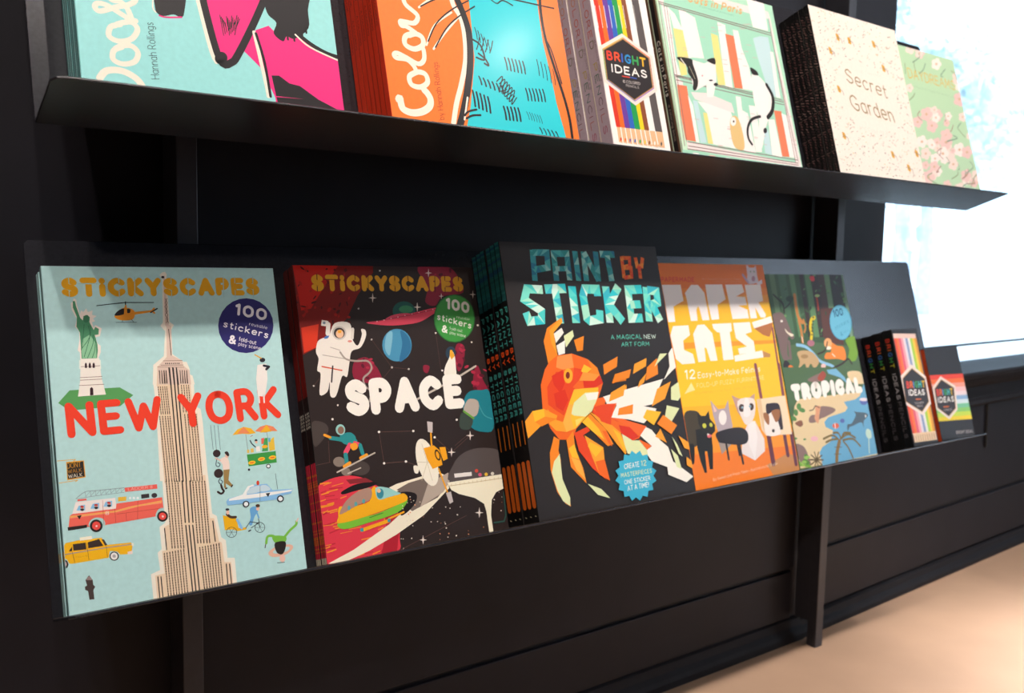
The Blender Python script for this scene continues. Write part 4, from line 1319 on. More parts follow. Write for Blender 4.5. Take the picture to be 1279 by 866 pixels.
["L","#8a5a48",13,[470,188,471,63]],
["L","#8a5a48",13,[544,185,545,61]],
["L","#8a5a48",13,[619,183,620,58]],
["L","#8a5a48",14,[694,181,695,56]],
["L","#8a5a48",14,[769,178,770,53]],
["P","#efe0d4",[409,1442,824,1194,807,705,466,517,-65,773,-22,1249]],
["P","#b0803c",[407,1376,764,1163,751,743,457,580,-1,801,37,1211]],
["P","#2a2426",[407,1362,751,1156,738,751,455,594,12,807,50,1203]],
["T","#e8402c",22,"B",[117,1029,209,1025,137,1155]],
["T","#e8702c",22,"R",[229,1024,321,1020,250,1150]],
["T","#5a9ad8",22,"I",[341,1019,369,1018,363,1145]],
["T","#3a9a58",22,"G",[389,1017,482,1013,411,1144]],
["T","#4ab8b0",22,"H",[502,1012,595,1008,525,1139]],
["T","#e8b82c",22,"T",[616,1007,710,1003,639,1134]],
["T","#f4efe8",20,"IDEAS",[135,894,659,868,151,1005]],
["L","#e8702c",19,[335,819,499,810]],
["T","#e8e0d8",8,"10 COLORED",[273,734,566,726,280,769]],
["T","#e8e0d8",8,"PENCILS",[325,676,508,674,326,712]]],"sb":[["P","#e8382c",[5,1255,1381,1214,1374,1126,9,1167]],
["P","#e8402c",[18,1255,1366,1215,1359,1129,17,1171]],
["P","#f0702c",[17,1171,1359,1129,1351,1044,15,1089]],
["P","#f3a08c",[15,1089,1351,1044,1344,960,14,1007]],
["P","#f3c4c8",[14,1007,1344,960,1337,877,12,926]],
["P","#f0dce0",[12,926,1337,877,1330,795,11,846]],
["P","#8ab4dc",[11,846,1330,795,1323,713,9,766]],
["P","#d8e8ee",[9,766,1323,713,1317,632,8,688]],
["P","#7ac8a0",[8,688,1317,632,1310,552,6,610]],
["P","#8ad070",[6,610,1310,552,1303,473,5,532]],
["P","#c8e04c",[5,532,1303,473,1296,394,4,456]],
["P","#f0d42c",[4,456,1296,394,1290,316,2,380]],
["P","#efe0d4",[387,1218,855,998,757,538,393,382,-2,610,29,1028]],
["P","#b0803c",[389,1157,788,968,706,573,394,438,52,634,80,995]],
["P","#2a2426",[389,1144,774,961,695,581,394,450,64,640,91,988]],
["T","#e8402c",22,"B",[120,855,209,851,138,982]],
["T","#e8702c",22,"R",[228,850,318,847,246,978]],
["T","#5a9ad8",22,"I",[338,846,364,845,357,975]],
["T","#3a9a58",22,"G",[384,844,475,840,404,973]],
["T","#4ab8b0",22,"H",[496,839,589,836,517,970]],
["T","#e8b82c",22,"T",[609,835,703,831,631,966]],
["T","#f4efe8",20,"IDEAS",[107,722,695,700,132,832]],
["L","#e8702c",20,[273,633,458,626]],
["T","#e8e0d8",8,"PENCILS",[269,550,550,544,277,591]],
["T","#cfc6c0",13,"BRIGHT IDEAS",[548,89,1156,55,552,149]]],"db":[["P","#f4267f",[1142,1953,1705,2101,1695,1193,1477,858,1589,824,1700,206,1659,411,1428,639,1260,470,1173,572,1078,1071]],
["P","#f4267f",[1069,1225,1078,1071,1173,572,1260,470,1351,509,1471,804,1665,1160,1700,1466]],
["P","#f4267f",[1579,855,1660,306,1700,200,2429,216,2432,676,2244,771,2009,897,1813,836,1718,927]],
["C","#f8ecd8",36,[1053,1066,1126,590,1167,468]],
["C","#1c1618",68,[1090,1307,1110,1025,1202,499,1312,490,1399,608,1558,899,1692,1166]],
["E","#1c1618",[1216,517,1276,526,1209,454]],
["C","#f8ecd8",35,[1564,833,1623,327,1634,197]],
["C","#1c1618",27,[1581,823,1634,540,1655,200]],
["S","#1c1618",[1687,1354,2189,1460,2154,1173,2135,975,1975,837,1895,850,1848,788,1762,855,1802,970,1730,1038,1702,1141]],
["L","#1c1618",19,[1826,947,1825,844]],
["L","#1c1618",20,[1903,920,1902,816]],
["L","#1c1618",20,[1971,918,1969,814]],
["L","#1c1618",20,[2062,989,2060,884]],
["L","#1c1618",20,[2108,1025,2106,920]],
["C","#1c1618",44,[2009,897,2137,809,2297,738,2437,713]],
["C","#f8ecd8",17,[1986,882,2127,774,2426,678]],
["P","#1c1618",[1690,416,1765,426,1864,360,1970,348,2161,224,1713,202]],
["P","#f4267f",[1701,211,2431,228,2420,-115,1720,-185]],
["P","#1c1618",[1713,202,2161,227,2444,108,2429,-114,1773,-180]],
["L","#1c1618",8,[1248,948,1264,747]],
["L","#1c1618",8,[1259,931,1278,810]],
["L","#1c1618",8,[1270,915,1281,766]],
["L","#1c1618",8,[1280,899,1295,828]],
["L","#1c1618",8,[1291,882,1298,784]],
["L","#1c1618",8,[1310,946,1312,847]],
["L","#1c1618",8,[1321,930,1315,803]],
["L","#1c1618",8,[1332,913,1318,759]],
["L","#1c1618",8,[1342,897,1332,822]],
["L","#1c1618",8,[1362,961,1335,778]],
["L","#1c1618",8,[1372,944,1349,840]],
["L","#1c1618",8,[1383,928,1352,796]],
["L","#1c1618",8,[1394,912,1366,859]],
["L","#1c1618",8,[1414,976,1369,815]],
["L","#1c1618",8,[1424,959,1371,771]],
["L","#1c1618",8,[1435,943,1386,834]],
["S","#1c1618",[686,1144,947,1199,919,912,879,858,822,873,727,840,683,854,661,913]],
["C","#f4267f",15,[693,839,749,834,891,860]],
["C","#f8ecd8",12,[659,1038,642,909,665,864]],
["C","#f8ecd8",59,[140,170,203,245,321,262,425,220,485,146,518,30]],
["C","#f8ecd8",47,[344,482,276,440,265,359,337,327,438,362,476,448,429,506,341,492,291,459]],
["C","#f8ecd8",38,[429,506,387,531,344,536]],
["C","#f8ecd8",47,[349,692,269,656,249,568,327,533,435,575,491,671,448,729,359,708,295,668]],
["C","#f8ecd8",47,[365,910,290,915,279,986,371,1049,476,1051,501,956,441,895,328,849,195,787,155,815,179,856,263,848,429,758,483,750]],
["C","#f8ecd8",48,[365,910,416,866,451,762]],
["C","#f8ecd8",47,[480,1101,446,1218,252,1225,224,1145,357,1199,494,1254]],
["C","#f8ecd8",49,[500,1330,413,1335,352,1396,402,1470,489,1453,505,1382,478,1325]],
["T","#22302f",7,"Hannah Rollings",[639,230,633,763,566,220]]],"co":[["P","#22cdd6",[1264,3267,2523,3648,2184,1748,2160,1219,2208,757,2227,465,2310,35,848,-109,987,267,1135,838,1158,1215]],
["P","#f67b2c",[2392,3608,2860,3750,2487,3,2294,34,2227,465,2208,757,2160,1219,2169,1745]],
["C","#f8ecd8",61,[978,1980,941,1502,1027,1308,1046,1102,1013,819,914,530,811,290,735,58]],
["C","#1c1618",83,[944,2090,964,1647,1033,1473,1097,1251,1106,1066,1067,781,982,471,887,209,805,21]],
["C","#f8ecd8",22,[967,377,885,119]],
["C","#1c1618",40,[2245,1912,2202,1601,2212,1253,2289,868,2361,531,2390,288,2386,67]],
["C","#1c1618",20,[2201,1276,2276,1114,2354,728]],
["C","#f8ecd8",23,[613,874,784,1080,1017,1325]],
["C","#f8ecd8",22,[532,905,669,1151,916,1346]],
["C","#f8ecd8",23,[501,1324,609,1413,750,1510]],
["C","#1c1618",16,[642,897,805,1129,987,1301,1241,1478]],
["C","#1c1618",15,[558,950,698,1179,907,1367,1171,1535]],
["C","#1c1618",15,[524,1339,689,1440,909,1542]],
["C","#1c1618",18,[1804,1673,2415,1680]],
["C","#1c1618",17,[1458,1628,1560,1576,1654,1631,1790,1597]],
["C","#1c1618",19,[1558,927,1571,855,1572,782]],
["C","#1c1618",19,[1608,925,1621,853,1622,779]],
["C","#1c1618",19,[1659,924,1671,851,1672,777]],
["C","#1c1618",19,[1709,922,1722,849,1723,775]],
["C","#1c1618",19,[1760,920,1773,847,1774,773]],
["C","#1c1618",19,[1812,918,1824,845,1825,771]],
["C","#1c1618",21,[1161,645,1177,601,1183,555]],
["C","#1c1618",21,[1217,632,1234,588,1240,542]],
["C","#1c1618",21,[1274,619,1291,575,1297,529]],
["C","#1c1618",21,[1332,606,1348,562,1354,516]],
["C","#1c1618",21,[1389,593,1406,548,1412,502]],
["C","#1c1618",21,[1447,580,1464,535,1470,489]],
["C","#1c1618",19,[1795,591,1808,521,1809,449]],
["C","#1c1618",19,[1845,595,1858,525,1859,453]],
["C","#1c1618",19,[1895,600,1908,529,1909,457]],
["C","#1c1618",19,[1945,604,1958,533,1959,461]],
["C","#1c1618",19,[1995,608,2009,537,2010,465]],
["C","#1c1618",20,[2046,613,2059,542,2060,469]],
["C","#1c1618",23,[1047,468,1055,377,1053,286]],
["C","#1c1618",23,[1095,456,1103,365,1101,273]],
["C","#1c1618",23,[1143,444,1152,353,1149,261]],
["C","#1c1618",23,[1192,432,1200,341,1198,248]],
["C","#1c1618",23,[1240,419,1249,328,1246,236]],
["C","#1c1618",24,[1440,333,1452,258,1452,183]],
["C","#1c1618",24,[1490,334,1502,260,1502,184]],
["C","#1c1618",24,[1540,336,1552,261,1552,185]],
["C","#1c1618",24,[1591,337,1602,262,1603,186]],
["C","#1c1618",24,[1641,338,1653,263,1653,187]],
["C","#1c1618",8,[1758,312,1776,267,1781,220]],
["C","#1c1618",8,[1795,307,1812,261,1818,214]],
["C","#1c1618",8,[1831,302,1848,256,1854,209]],
["C","#1c1618",8,[1867,296,1885,251,1891,203]],
["C","#1c1618",8,[1904,291,1922,245,1927,198]],
["C","#1c1618",8,[1941,286,1959,240,1964,192]],
["C","#1c1618",11,[2026,976,2034,879,2031,781]],
["C","#1c1618",11,[2081,955,2089,858,2086,760]],
["C","#1c1618",11,[2136,934,2145,837,2141,738]],
["C","#1c1618",11,[2192,913,2201,815,2197,716]],
["C","#1c1618",11,[2248,891,2257,794,2253,695]],
["C","#1c1618",11,[1199,1222,1212,1154,1213,1084]],
["C","#1c1618",11,[1237,1191,1249,1123,1251,1053]],
["C","#1c1618",11,[1274,1160,1287,1092,1289,1021]],
["C","#1c1618",11,[1312,1129,1325,1060,1327,990]],
["C","#1c1618",11,[1351,1098,1363,1029,1365,958]],
["C","#1c1618",13,[1182,962,1219,1038,1245,1113]],
["C","#1c1618",13,[1240,957,1277,1033,1304,1109]],
["C","#1c1618",13,[1299,952,1336,1029,1363,1104]],
["C","#1c1618",13,[1358,948,1395,1025,1422,1100]],
["C","#1c1618",16,[1914,139,1933,105,1941,70]],
["C","#1c1618",16,[1971,133,1991,99,1999,64]],
["C","#1c1618",17,[2028,127,2048,93,2056,58]],
["C","#1c1618",17,[2086,121,2106,87,2114,52]],
["C","#1c1618",17,[2145,115,2165,81,2173,46]],
["C","#1c1618",13,[1394,619,1489,691,1417,517,1518,542]],
["C","#1c1618",13,[1428,596,1517,662,1445,488,1543,527]],
["C","#1c1618",13,[1463,572,1545,633,1473,459,1568,511]],
["C","#1c1618",13,[1497,549,1574,604,1501,429,1594,495]],
["C","#1c1618",13,[1532,525,1602,575,1529,400,1619,480]],
["C","#1c1618",13,[1567,501,1631,545,1557,371,1644,464]],
["C","#1c1618",23,[893,165,953,217,1063,253]],
["C","#1c1618",23,[913,134,998,177,1106,194]],
["C","#1c1618",24,[1147,1073,1245,1019,1272,859,1166,866]],
["C","#1c1618",24,[1201,918,1286,861,1315,795,1264,811]],
["C","#f8ecd8",78,[97,245,119,265,121,216,141,147,244,120,367,148,462,214,487,294,460,357,424,392]],
["C","#f8ecd8",58,[347,572,267,517,278,431,384,417,479,481,468,568,385,584,308,551]],
["C","#f8ecd8",52,[361,585,334,647,259,702,140,701,117,734,160,756,262,724,399,675,476,736,486,849,464,868]],
["C","#f8ecd8",59,[389,1011,285,960,271,869,374,835,486,898,489,984,413,1011,328,978]],
["C","#f8ecd8",54,[426,1017,314,1076,254,1076,248,1120,309,1126,419,1133,470,1227,349,1317,322,1379,317,1423]],
["T","#b0241c",7,"by Hannah Rollings",[628,90,644,735,556,73]]],"bi":[["P","#f8f0e8",[-74,3033,1372,3406,1050,46,-207,-65]],
["P","#d8341c",[31,2729,107,2747,159,310,84,309]],
["L","#ffffff",6,[59,1890,59,1593]],
["P","#e8b98a",[84,309,159,310,156,106,83,116]],
["L","#fbf6ee",16,[82,304,80,85]],
["E","#d8341c",[128,152,142,153,122,125]],
["P","#ef6a1c",[107,2747,184,2766,235,311,159,310]],
["L","#ffffff",6,[135,1905,135,1607]],
["P","#e8b98a",[159,310,235,311,232,106,158,116]],
["L","#fbf6ee",16,[158,305,156,92]],
["E","#ef6a1c",[204,152,218,154,198,126]],
["P","#6a3a98",[184,2766,272,2787,322,313,235,311]],
["L","#ffffff",7,[213,1920,212,1621]],
["P","#e8b98a",[235,311,322,313,318,106,234,117]],
["L","#fbf6ee",16,[234,306,234,99]],
["E","#6a3a98",[285,153,299,155,279,126]],
["P","#2c62b8",[272,2787,354,2806,403,314,322,313]],
["L","#ffffff",7,[301,1937,300,1636]],
["P","#e8b98a",[322,313,403,314,399,107,321,117]],
["L","#fbf6ee",16,[321,307,322,108]],
["E","#2c62b8",[369,154,383,155,363,127]],
["P","#1c9a4c",[354,2806,451,2830,498,316,403,314]],
["L","#ffffff",7,[383,1953,382,1651]],
["P","#e8b98a",[403,314,498,316,495,107,401,118]],
["L","#fbf6ee",16,[402,309,404,115]],
["E","#1c9a4c",[457,155,472,156,451,128]],
["P","#eccf1c",[451,2830,523,2847,570,317,498,316]],
["L","#ffffff",7,[480,1972,479,1668]],
["P","#e8b98a",[498,316,570,317,566,108,497,118]],
["L","#fbf6ee",16,[497,310,502,125]],
["E","#eccf1c",[541,154,555,156,535,127]],
["P","#8a4a28",[523,2847,607,2867,653,318,570,317]],
["L","#ffffff",7,[553,1986,551,1681]],
["P","#e8b98a",[570,317,653,318,649,108,568,118]],
["L","#fbf6ee",16,[569,311,575,132]],
["E","#8a4a28",[618,155,633,157,612,128]],
["P","#f6f0e8",[607,2867,718,2894,762,320,653,318]],
["L","#c8c0b8",7,[637,2002,635,1696]],
["P","#e8b98a",[653,318,762,320,758,108,651,119]],
["L","#fbf6ee",16,[652,312,659,140]],
["E","#f6f0e8",[714,157,729,159,708,130]],
["P","#5a5250",[718,2894,849,2925,891,322,762,320]],
["L","#c8c0b8",7,[748,2024,746,1716]],
["P","#e8b98a",[762,320,891,322,886,109,760,119]],
["L","#fbf6ee",16,[761,314,771,150]],
["E","#5a5250",[833,159,848,160,827,131]],
["P","#efe0d4",[452,1587,944,1358,925,883,483,631,-8,886,13,1340]],
["P","#b0803c",[453,1520,875,1323,859,916,480,698,57,917,74,1308]],
["P","#2a2426",[453,1506,860,1316,844,923,480,712,70,924,88,1302]],
["L","#e8402c",10,[453,1530,885,1328]],
["L","#b0282c",10,[885,1328,868,911]],
["L","#8a3ac0",10,[868,911,480,688]],
["L","#3a6ac8",9,[480,688,47,913]],
["L","#3aa858",10,[47,913,65,1313]],
["L","#e8b82c",10,[65,1313,453,1530]],
["T","#e8402c",20,"B",[110,1183,213,1183,122,1308]],
["T","#e8502c",20,"R",[236,1183,341,1183,249,1309]],
["T","#3a62c0",20,"I",[365,1183,396,1183,378,1309]],
["T","#2c8ac8",20,"G",[419,1183,526,1182,432,1310]],
["T","#3aa858",20,"H",[550,1182,658,1182,563,1310]],
["T","#f0b82c",20,"T",[682,1182,792,1182,696,1311]],
["T","#f8f2ea",18,"IDEAS",[158,1026,781,1029,168,1140]],
["L","#e8402c",13,[332,998,458,1000]],
["L","#3a62c0",13,[466,1001,580,1000]],
["T","#e8e0d8",10,"10 COLORED",[320,910,626,920,324,948]],
["T","#e8e0d8",10,"PENCILS",[365,863,593,866,369,895]]],"cb":[["P","#cfeccb",[-86,3077,-146,2462,7,311,106,305,41,2499,104,3120]],
["P","#efe2dc",[104,3120,41,2499,114,2377,113,335,2552,251,2637,284,2552,2693,2529,2790,858,2786,801,3438]],
["P","#a6dcc0",[223,3147,137,2427,128,1392,249,1320,138,439,2499,328,2505,2667,1914,2673,1275,2695,858,2786,756,3427]],
["P","#f8efe8",[83,2416,223,2413,187,1654,233,1422,101,1380,84,1906]],
["P","#f8efe8",[222,2407,329,2342,441,2119,255,2116]],
["P","#f8efe8",[431,2423,577,2420,555,1727,421,1691]],
["P","#f8efe8",[575,2413,753,2360,795,1749,555,1727]],
["P","#ece08a",[243,2114,440,2112,460,1712,378,1684,369,1442,238,1408]],
["P","#ece08a",[1046,2178,1192,2163,1165,1401,1005,1379,1019,1690]],
["P","#f8efe8",[1241,2386,1407,2369,1315,1375,1161,1385]],
["P","#e8805a",[1370,2225,1560,2220,1571,1393,1362,1381]],
["P","#f8efe8",[1564,2323,1689,2323,1700,2050,1790,1775,1804,1393,1547,1390]],
["P","#c4dfe0",[2018,2266,2205,2330,2406,2348,2403,1374,2178,1361,2050,1944]],
["P","#f8efe8",[2389,2113,2462,2108,2424,1360,2326,1364]],
["P","#f8efe8",[2032,3026,2457,2978,2435,2454,2070,2455]],
["P","#e8805a",[122,1264,319,1270,306,455,104,465,94,843]],
["P","#f8efe8",[307,1135,376,995,374,447,306,455]],
["P","#c4dfe0",[395,1072,486,1068,528,462,399,450]],
["P","#ece08a",[565,913,657,909,670,455,556,456]],
["P","#f8efe8",[486,1068,1166,1061,1199,849,1179,433,661,454,648,908]],
["P","#efe2dc",[382,1189,726,1219,1228,1130,1256,979,442,1092]],
["P","#f8efe8",[1351,1255,1465,1254,1378,420,1290,428]],
["P","#f8efe8",[1413,1059,1561,1014,1581,408,1355,418]],
["P","#e8805a",[2203,1138,2386,1143,2374,414,2200,408]],
["P","#f8efe8",[2021,972,2170,989,2197,399,1959,410]],
["P","#f8efe8",[2377,1110,2496,1091,2523,411,2374,414]],
["P","#c4dfe0",[1852,794,1974,807,1959,410,1797,427]],
["P","#f8efe8",[1620,1147,1785,1151,1729,436,1586,424]],
["L","#8c6a68",13,[34,2467,2478,2428]],
["L","#8c6a68",13,[44,2439,2477,2391]],
["L","#8c6a68",13,[122,1383,2482,1302]],
["L","#8c6a68",13,[122,1332,2485,1260]],
["L","#8c6a68",13,[107,1404,2466,1333]],
["L","#8c6a68",13,[138,439,2565,382]],
["L","#8c6a68",13,[136,381,2566,333]],
["L","#8c6a68",13,[109,335,2567,301]],
["L","#8c6a68",11,[188,2437,118,437]],
["L","#8c6a68",11,[137,2427,62,374]],
["L","#8c6a68",11,[41,2499,7,311]],
["L","#8c6a68",13,[2505,2667,2504,344]],
["L","#8c6a68",13,[2493,2447,2571,350]],
["L","#d8b8b0",9,[2707,700,2820,701]],
["L","#d8b8b0",8,[1218,2335,1319,2344]],
["L","#d8b8b0",8,[757,444,851,444]],
["L","#d8b8b0",8,[1196,1616,1296,1621]],
["L","#d8b8b0",8,[1881,879,1987,881]],
["L","#d8b8b0",8,[378,1810,471,1816]],
["L","#d8b8b0",7,[355,792,447,793]],
["L","#d8b8b0",9,[1844,2461,1951,2471]],
["L","#d8b8b0",8,[1789,1012,1894,1014]],
["L","#d8b8b0",8,[1201,1797,1302,1803]],
["L","#d8b8b0",8,[1783,842,1887,844]],
["L","#d8b8b0",9,[2522,629,2633,630]],
["L","#d8b8b0",8,[1777,691,1881,692]],
["L","#d8b8b0",8,[1216,2250,1316,2258]],
["L","#d8b8b0",8,[768,850,863,852]],
["L","#d8b8b0",8,[127,1956,218,1963]],
["L","#d8b8b0",8,[1027,577,1125,578]],
["L","#d8b8b0",9,[1923,1941,2030,1948]],
["L","#d8b8b0",9,[2711,789,2825,790]],
["L","#d8b8b0",9,[2543,1081,2655,1084]],
["L","#d8b8b0",8,[1161,517,1260,518]],
["L","#d8b8b0",9,[2525,703,2637,704]],
["L","#d8b8b0",9,[2712,801,2825,803]],
["L","#d8b8b0",8,[1730,2008,1835,2016]],
["L","#d8b8b0",9,[2710,773,2824,774]],
["L","#d8b8b0",8,[791,1730,888,1736]],
["L","#d8b8b0",8,[1170,807,1269,809]],
["L","#d8b8b0",8,[1556,1861,1659,1868]],
["L","#d8b8b0",9,[2709,743,2822,745]],
["L","#d8b8b0",8,[1199,1727,1299,1733]],
["L","#d8b8b0",9,[2724,1065,2838,1068]],
["L","#d8b8b0",9,[1743,2372,1849,2381]],
["L","#d8b8b0",8,[1261,765,1361,767]],
["L","#d8b8b0",9,[2725,1074,2839,1077]],
["L","#d8b8b0",8,[1523,919,1625,921]],
["L","#d8b8b0",8,[1076,2213,1176,2221]],
["L","#d8b8b0",8,[1772,560,1876,561]],
["L","#d8b8b0",9,[1944,2477,2051,2487]],
["L","#d8b8b0",8,[1032,724,1129,726]],
["L","#d8b8b0",9,[2707,709,2821,710]],
["L","#d8b8b0",8,[1608,656,1711,656]],
["L","#d8b8b0",8,[379,1844,472,1850]],
["L","#d8b8b0",8,[1621,1018,1725,1020]],
["L","#d8b8b0",7,[121,1633,211,1638]],
["L","#d8b8b0",8,[1608,640,1710,641]],
["L","#d8b8b0",8,[801,2078,898,2085]],
["L","#d8b8b0",8,[1261,756,1360,758]],
["L","#d8b8b0",8,[1655,1960,1760,1967]],
["L","#d8b8b0",8,[1032,751,1130,752]],
["L","#d8b8b0",9,[1832,2129,1938,2137]],
["L","#d8b8b0",8,[757,449,852,449]],
["L","#d8b8b0",8,[128,1988,219,1995]],
["L","#d8b8b0",8,[1524,955,1626,957]],
["L","#d8b8b0",8,[1078,2272,1177,2280]],
["L","#d8b8b0",8,[1031,716,1129,717]],
["L","#d8b8b0",8,[376,1715,469,1720]],
["L","#d8b8b0",8,[1263,824,1363,826]],
["L","#d8b8b0",8,[375,1668,468,1673]],
["L","#d8b8b0",8,[1787,952,1892,955]],
["L","#d8b8b0",8,[1648,1768,1753,1774]],
["S","#e4c080",[1117,840,1223,938,1323,893,1363,619,1314,436,1137,444,1087,592]],
["E","#f8efe8",[1190,848,1255,855,1172,778]],
["E","#4a3c28",[1199,849,1218,851,1194,830]],
["P","#f8efe8",[443,1694,775,1669,1043,1787,976,1437,844,1174,711,1157,736,1342,472,1216,444,1272]],
["S","#2c2826",[211,1673,506,1698,528,1616,575,1381,497,1235,436,1241,467,1366,390,1475,391,1565]],
["S","#2c2826",[846,1732,1022,1790,1020,1697,941,1694]],
["L","#efe6d8",19,[291,1664,373,1578]],
["L","#c8bca0",11,[443,1573,518,1403]],
["E","#2c2826",[856,1426,901,1432,853,1413]],
["E","#2c2826",[948,1377,997,1384,941,1352]],
["E","#e89aa0",[687,1473,705,1475,684,1460]],
["S","#f8efe8",[1817,1651,1971,1657,2129,1533,2214,1317,2098,1077,1901,800,1747,501,1636,522,1790,914,1759,1228]],
["C","#2c2826",68,[2139,1535,2234,1352,2162,1133,2020,1004]],
["S","#2c2826",[1820,1764,1944,1734,1984,1668,1839,1660]],
["C","#2c2826",44,[1837,999,1630,928,1500,789,1467,630,1524,536]],
["E","#2c2826",[1896,783,1940,788,1883,738]],
["T","#e0b070",17,"Cats in Paris",[638,2586,1851,2615,704,2717]],
["T","#6a9a80",6,"A coloring book of cats and books",[896,2555,1647,2551,911,2583]],
["P","#a6dcc0",[8,317,2635,274,2625,192,-22,193]],
["P","#f8efe8",[205,294,327,290,327,258,205,262]],
["P","#f3b8a0",[534,288,660,284,661,251,535,255]],
["P","#f8efe8",[875,282,1005,278,1005,245,875,249]],
["P","#f3b8a0",[1226,275,1361,271,1361,238,1226,242]],
["P","#f8efe8",[1589,269,1728,265,1728,230,1589,235]],
["P","#f3b8a0",[1965,262,2108,258,2108,223,1964,227]]],"sg":[["E","#8a8078",[725,725,722,715,717,724]],
["E","#b8a890",[1493,2619,1514,2621,1489,2610]],
["E","#d8b070",[349,1660,359,1660,345,1654]],
["L","#a89888",12,[567,1015,550,1045]],
["E","#8a8078",[2245,1976,2249,1970,2238,1972]],
["E","#b8a890",[219,291,212,284,213,293]],
["E","#6a625c",[230,1613,219,1602,223,1615]],
["E","#d8b070",[2099,1567,2104,1563,2091,1562]],
["L","#a89888",14,[1959,2093,1964,2107]],
["L","#a89888",13,[1007,2501,1065,2527]],
["E","#d8b070",[243,2786,259,2787,237,2776]],
["L","#a89888",13,[1458,2623,1423,2604]],
["E","#8a8078",[1045,2773,1038,2767,1037,2774]],
["E","#6a625c",[1477,526,1476,515,1469,525]],
["L","#a89888",14,[2113,2513,2085,2484]],
["E","#8a8078",[2311,223,2296,221,2312,232]],
["E","#b8a890",[1762,2474,1772,2468,1752,2468]],
["E","#6a625c",[944,2387,955,2381,935,2381]],
["E","#8a8078",[86,2106,97,2100,76,2099]],
["E","#6a625c",[2179,1424,2186,1415,2169,1420]],
["E","#d8b070",[379,1194,377,1182,373,1193]],
["L","#a89888",13,[1222,2097,1165,2111]],
["E","#8a8078",[1914,112,1925,112,1910,105]],
["E","#b8a890",[432,2552,444,2546,425,2547]],
["E","#6a625c",[246,2719,226,2711,243,2726]],
["E","#d8b070",[1891,528,1898,524,1884,524]],
["L","#a89888",12,[393,2713,423,2719]],
["E","#8a8078",[687,2855,673,2843,677,2858]],
["E","#b8a890",[2222,799,2216,790,2211,799]],
["E","#6a625c",[88,2117,97,2116,83,2110]],
["E","#d8b070",[557,2663,556,2655,541,2659]],
["L","#a89888",13,[1793,528,1812,544]],
["E","#b8a890",[2067,1070,2084,1067,2061,1064]],
["E","#6a625c",[1352,2831,1357,2827,1346,2828]],
["E","#d8b070",[466,2253,474,2247,455,2246]],
["L","#a89888",12,[484,865,549,901]],
["E","#b8a890",[1147,836,1134,824,1137,838]],
["E","#6a625c",[419,2673,431,2673,414,2665]],
["E","#d8b070",[811,823,798,816,806,827]],
["E","#b8a890",[638,2012,631,2003,628,2013]],
["E","#6a625c",[1024,2495,1038,2494,1020,2489]],
["E","#d8b070",[68,340,81,340,66,335]],
["L","#a89888",12,[367,2141,344,2105]],
["E","#8a8078",[799,2656,816,2659,796,2648]],
["E","#b8a890",[640,2245,651,2238,631,2239]],
["E","#d8b070",[1562,2429,1557,2417,1550,2427]],
["L","#a89888",14,[2343,688,2374,729]],
["L","#a89888",13,[1704,291,1729,277]],
["E","#8a8078",[1435,2208,1421,2198,1430,2210]],
["E","#b8a890",[1138,2230,1125,2222,1129,2234]],
["E","#6a625c",[2278,1518,2263,1514,2279,1525]],
["L","#a89888",12,[212,261,243,252]],
["E","#b8a890",[350,517,341,509,341,520]],
["E","#6a625c",[1951,193,1952,183,1943,192]],
["E","#d8b070",[2325,302,2308,293,2318,305]],
["E","#8a8078",[2094,1060,2092,1050,2076,1057]],
["E","#6a625c",[123,1341,120,1329,114,1339]],
["E","#d8b070",[426,2776,436,2769,418,2771]],
["L","#a89888",12,[567,640,587,637]],
["E","#8a8078",[1128,390,1132,385,1120,387]],
["E","#b8a890",[266,2902,258,2896,260,2905]],
["E","#6a625c",[836,278,830,271,828,279]],
["E","#d8b070",[274,1565,286,1563,269,1559]],
["L","#a89888",12,[254,724,240,702]],
["E","#8a8078",[2110,1319,2123,1319,2104,1308]],
["E","#b8a890",[1001,398,994,397,1002,403]],
["E","#6a625c",[1768,857,1777,849,1762,854]],
["E","#d8b070",[2198,1527,2176,1522,2199,1532]],
["E","#8a8078",[976,2640,982,2634,965,2634]],
["E","#b8a890",[1127,251,1134,247,1115,244]],
["E","#6a625c",[242,1721,237,1714,228,1721]],
["E","#8a8078",[338,1872,340,1868,331,1870]],
["E","#b8a890",[1573,2818,1579,2813,1565,2813]],
["E","#d8b070",[1142,509,1133,506,1140,513]],
["E","#8a8078",[120,926,109,915,107,928]],
["E","#b8a890",[972,2730,985,2726,963,2723]],
["E","#6a625c",[147,2248,148,2240,140,2246]],
["E","#d8b070",[2203,354,2217,352,2194,346]],
["L","#a89888",13,[2113,216,2099,184]],
["E","#8a8078",[2375,1985,2362,1979,2367,1992]],
["E","#b8a890",[1754,265,1748,260,1746,266]],
["E","#6a625c",[1635,339,1638,335,1625,336]],
["E","#d8b070",[509,2411,517,2406,501,2405]],
["L","#a89888",14,[2295,1671,2302,1651]],
["E","#8a8078",[91,329,104,324,86,325]],
["E","#b8a890",[1810,793,1797,783,1801,795]],
["E","#d8b070",[256,2286,248,2283,255,2295]],
["E","#8a8078",[1856,2057,1841,2051,1854,2061]],
["E","#b8a890",[126,339,119,331,119,340]],
["E","#b8a890",[1038,257,1029,246,1024,259]],
["E","#d8b070",[453,917,466,918,451,912]],
["E","#8a8078",[64,2195,67,2191,52,2189]],
["E","#6a625c",[1686,340,1694,338,1674,331]],
["L","#a89888",14,[2134,2022,2144,2006]],
["E","#8a8078",[1978,2442,1969,2435,1969,2445]],
["E","#b8a890",[606,1986,600,1978,593,1987]],
["L","#a89888",12,[245,2689,253,2683]],
["E","#8a8078",[1488,157,1485,146,1470,155]],
["E","#d8b070",[288,1298,273,1287,281,1301]],
["E","#8a8078",[270,1296,273,1292,258,1291]],
["E","#b8a890",[1935,2471,1939,2462,1919,2465]],
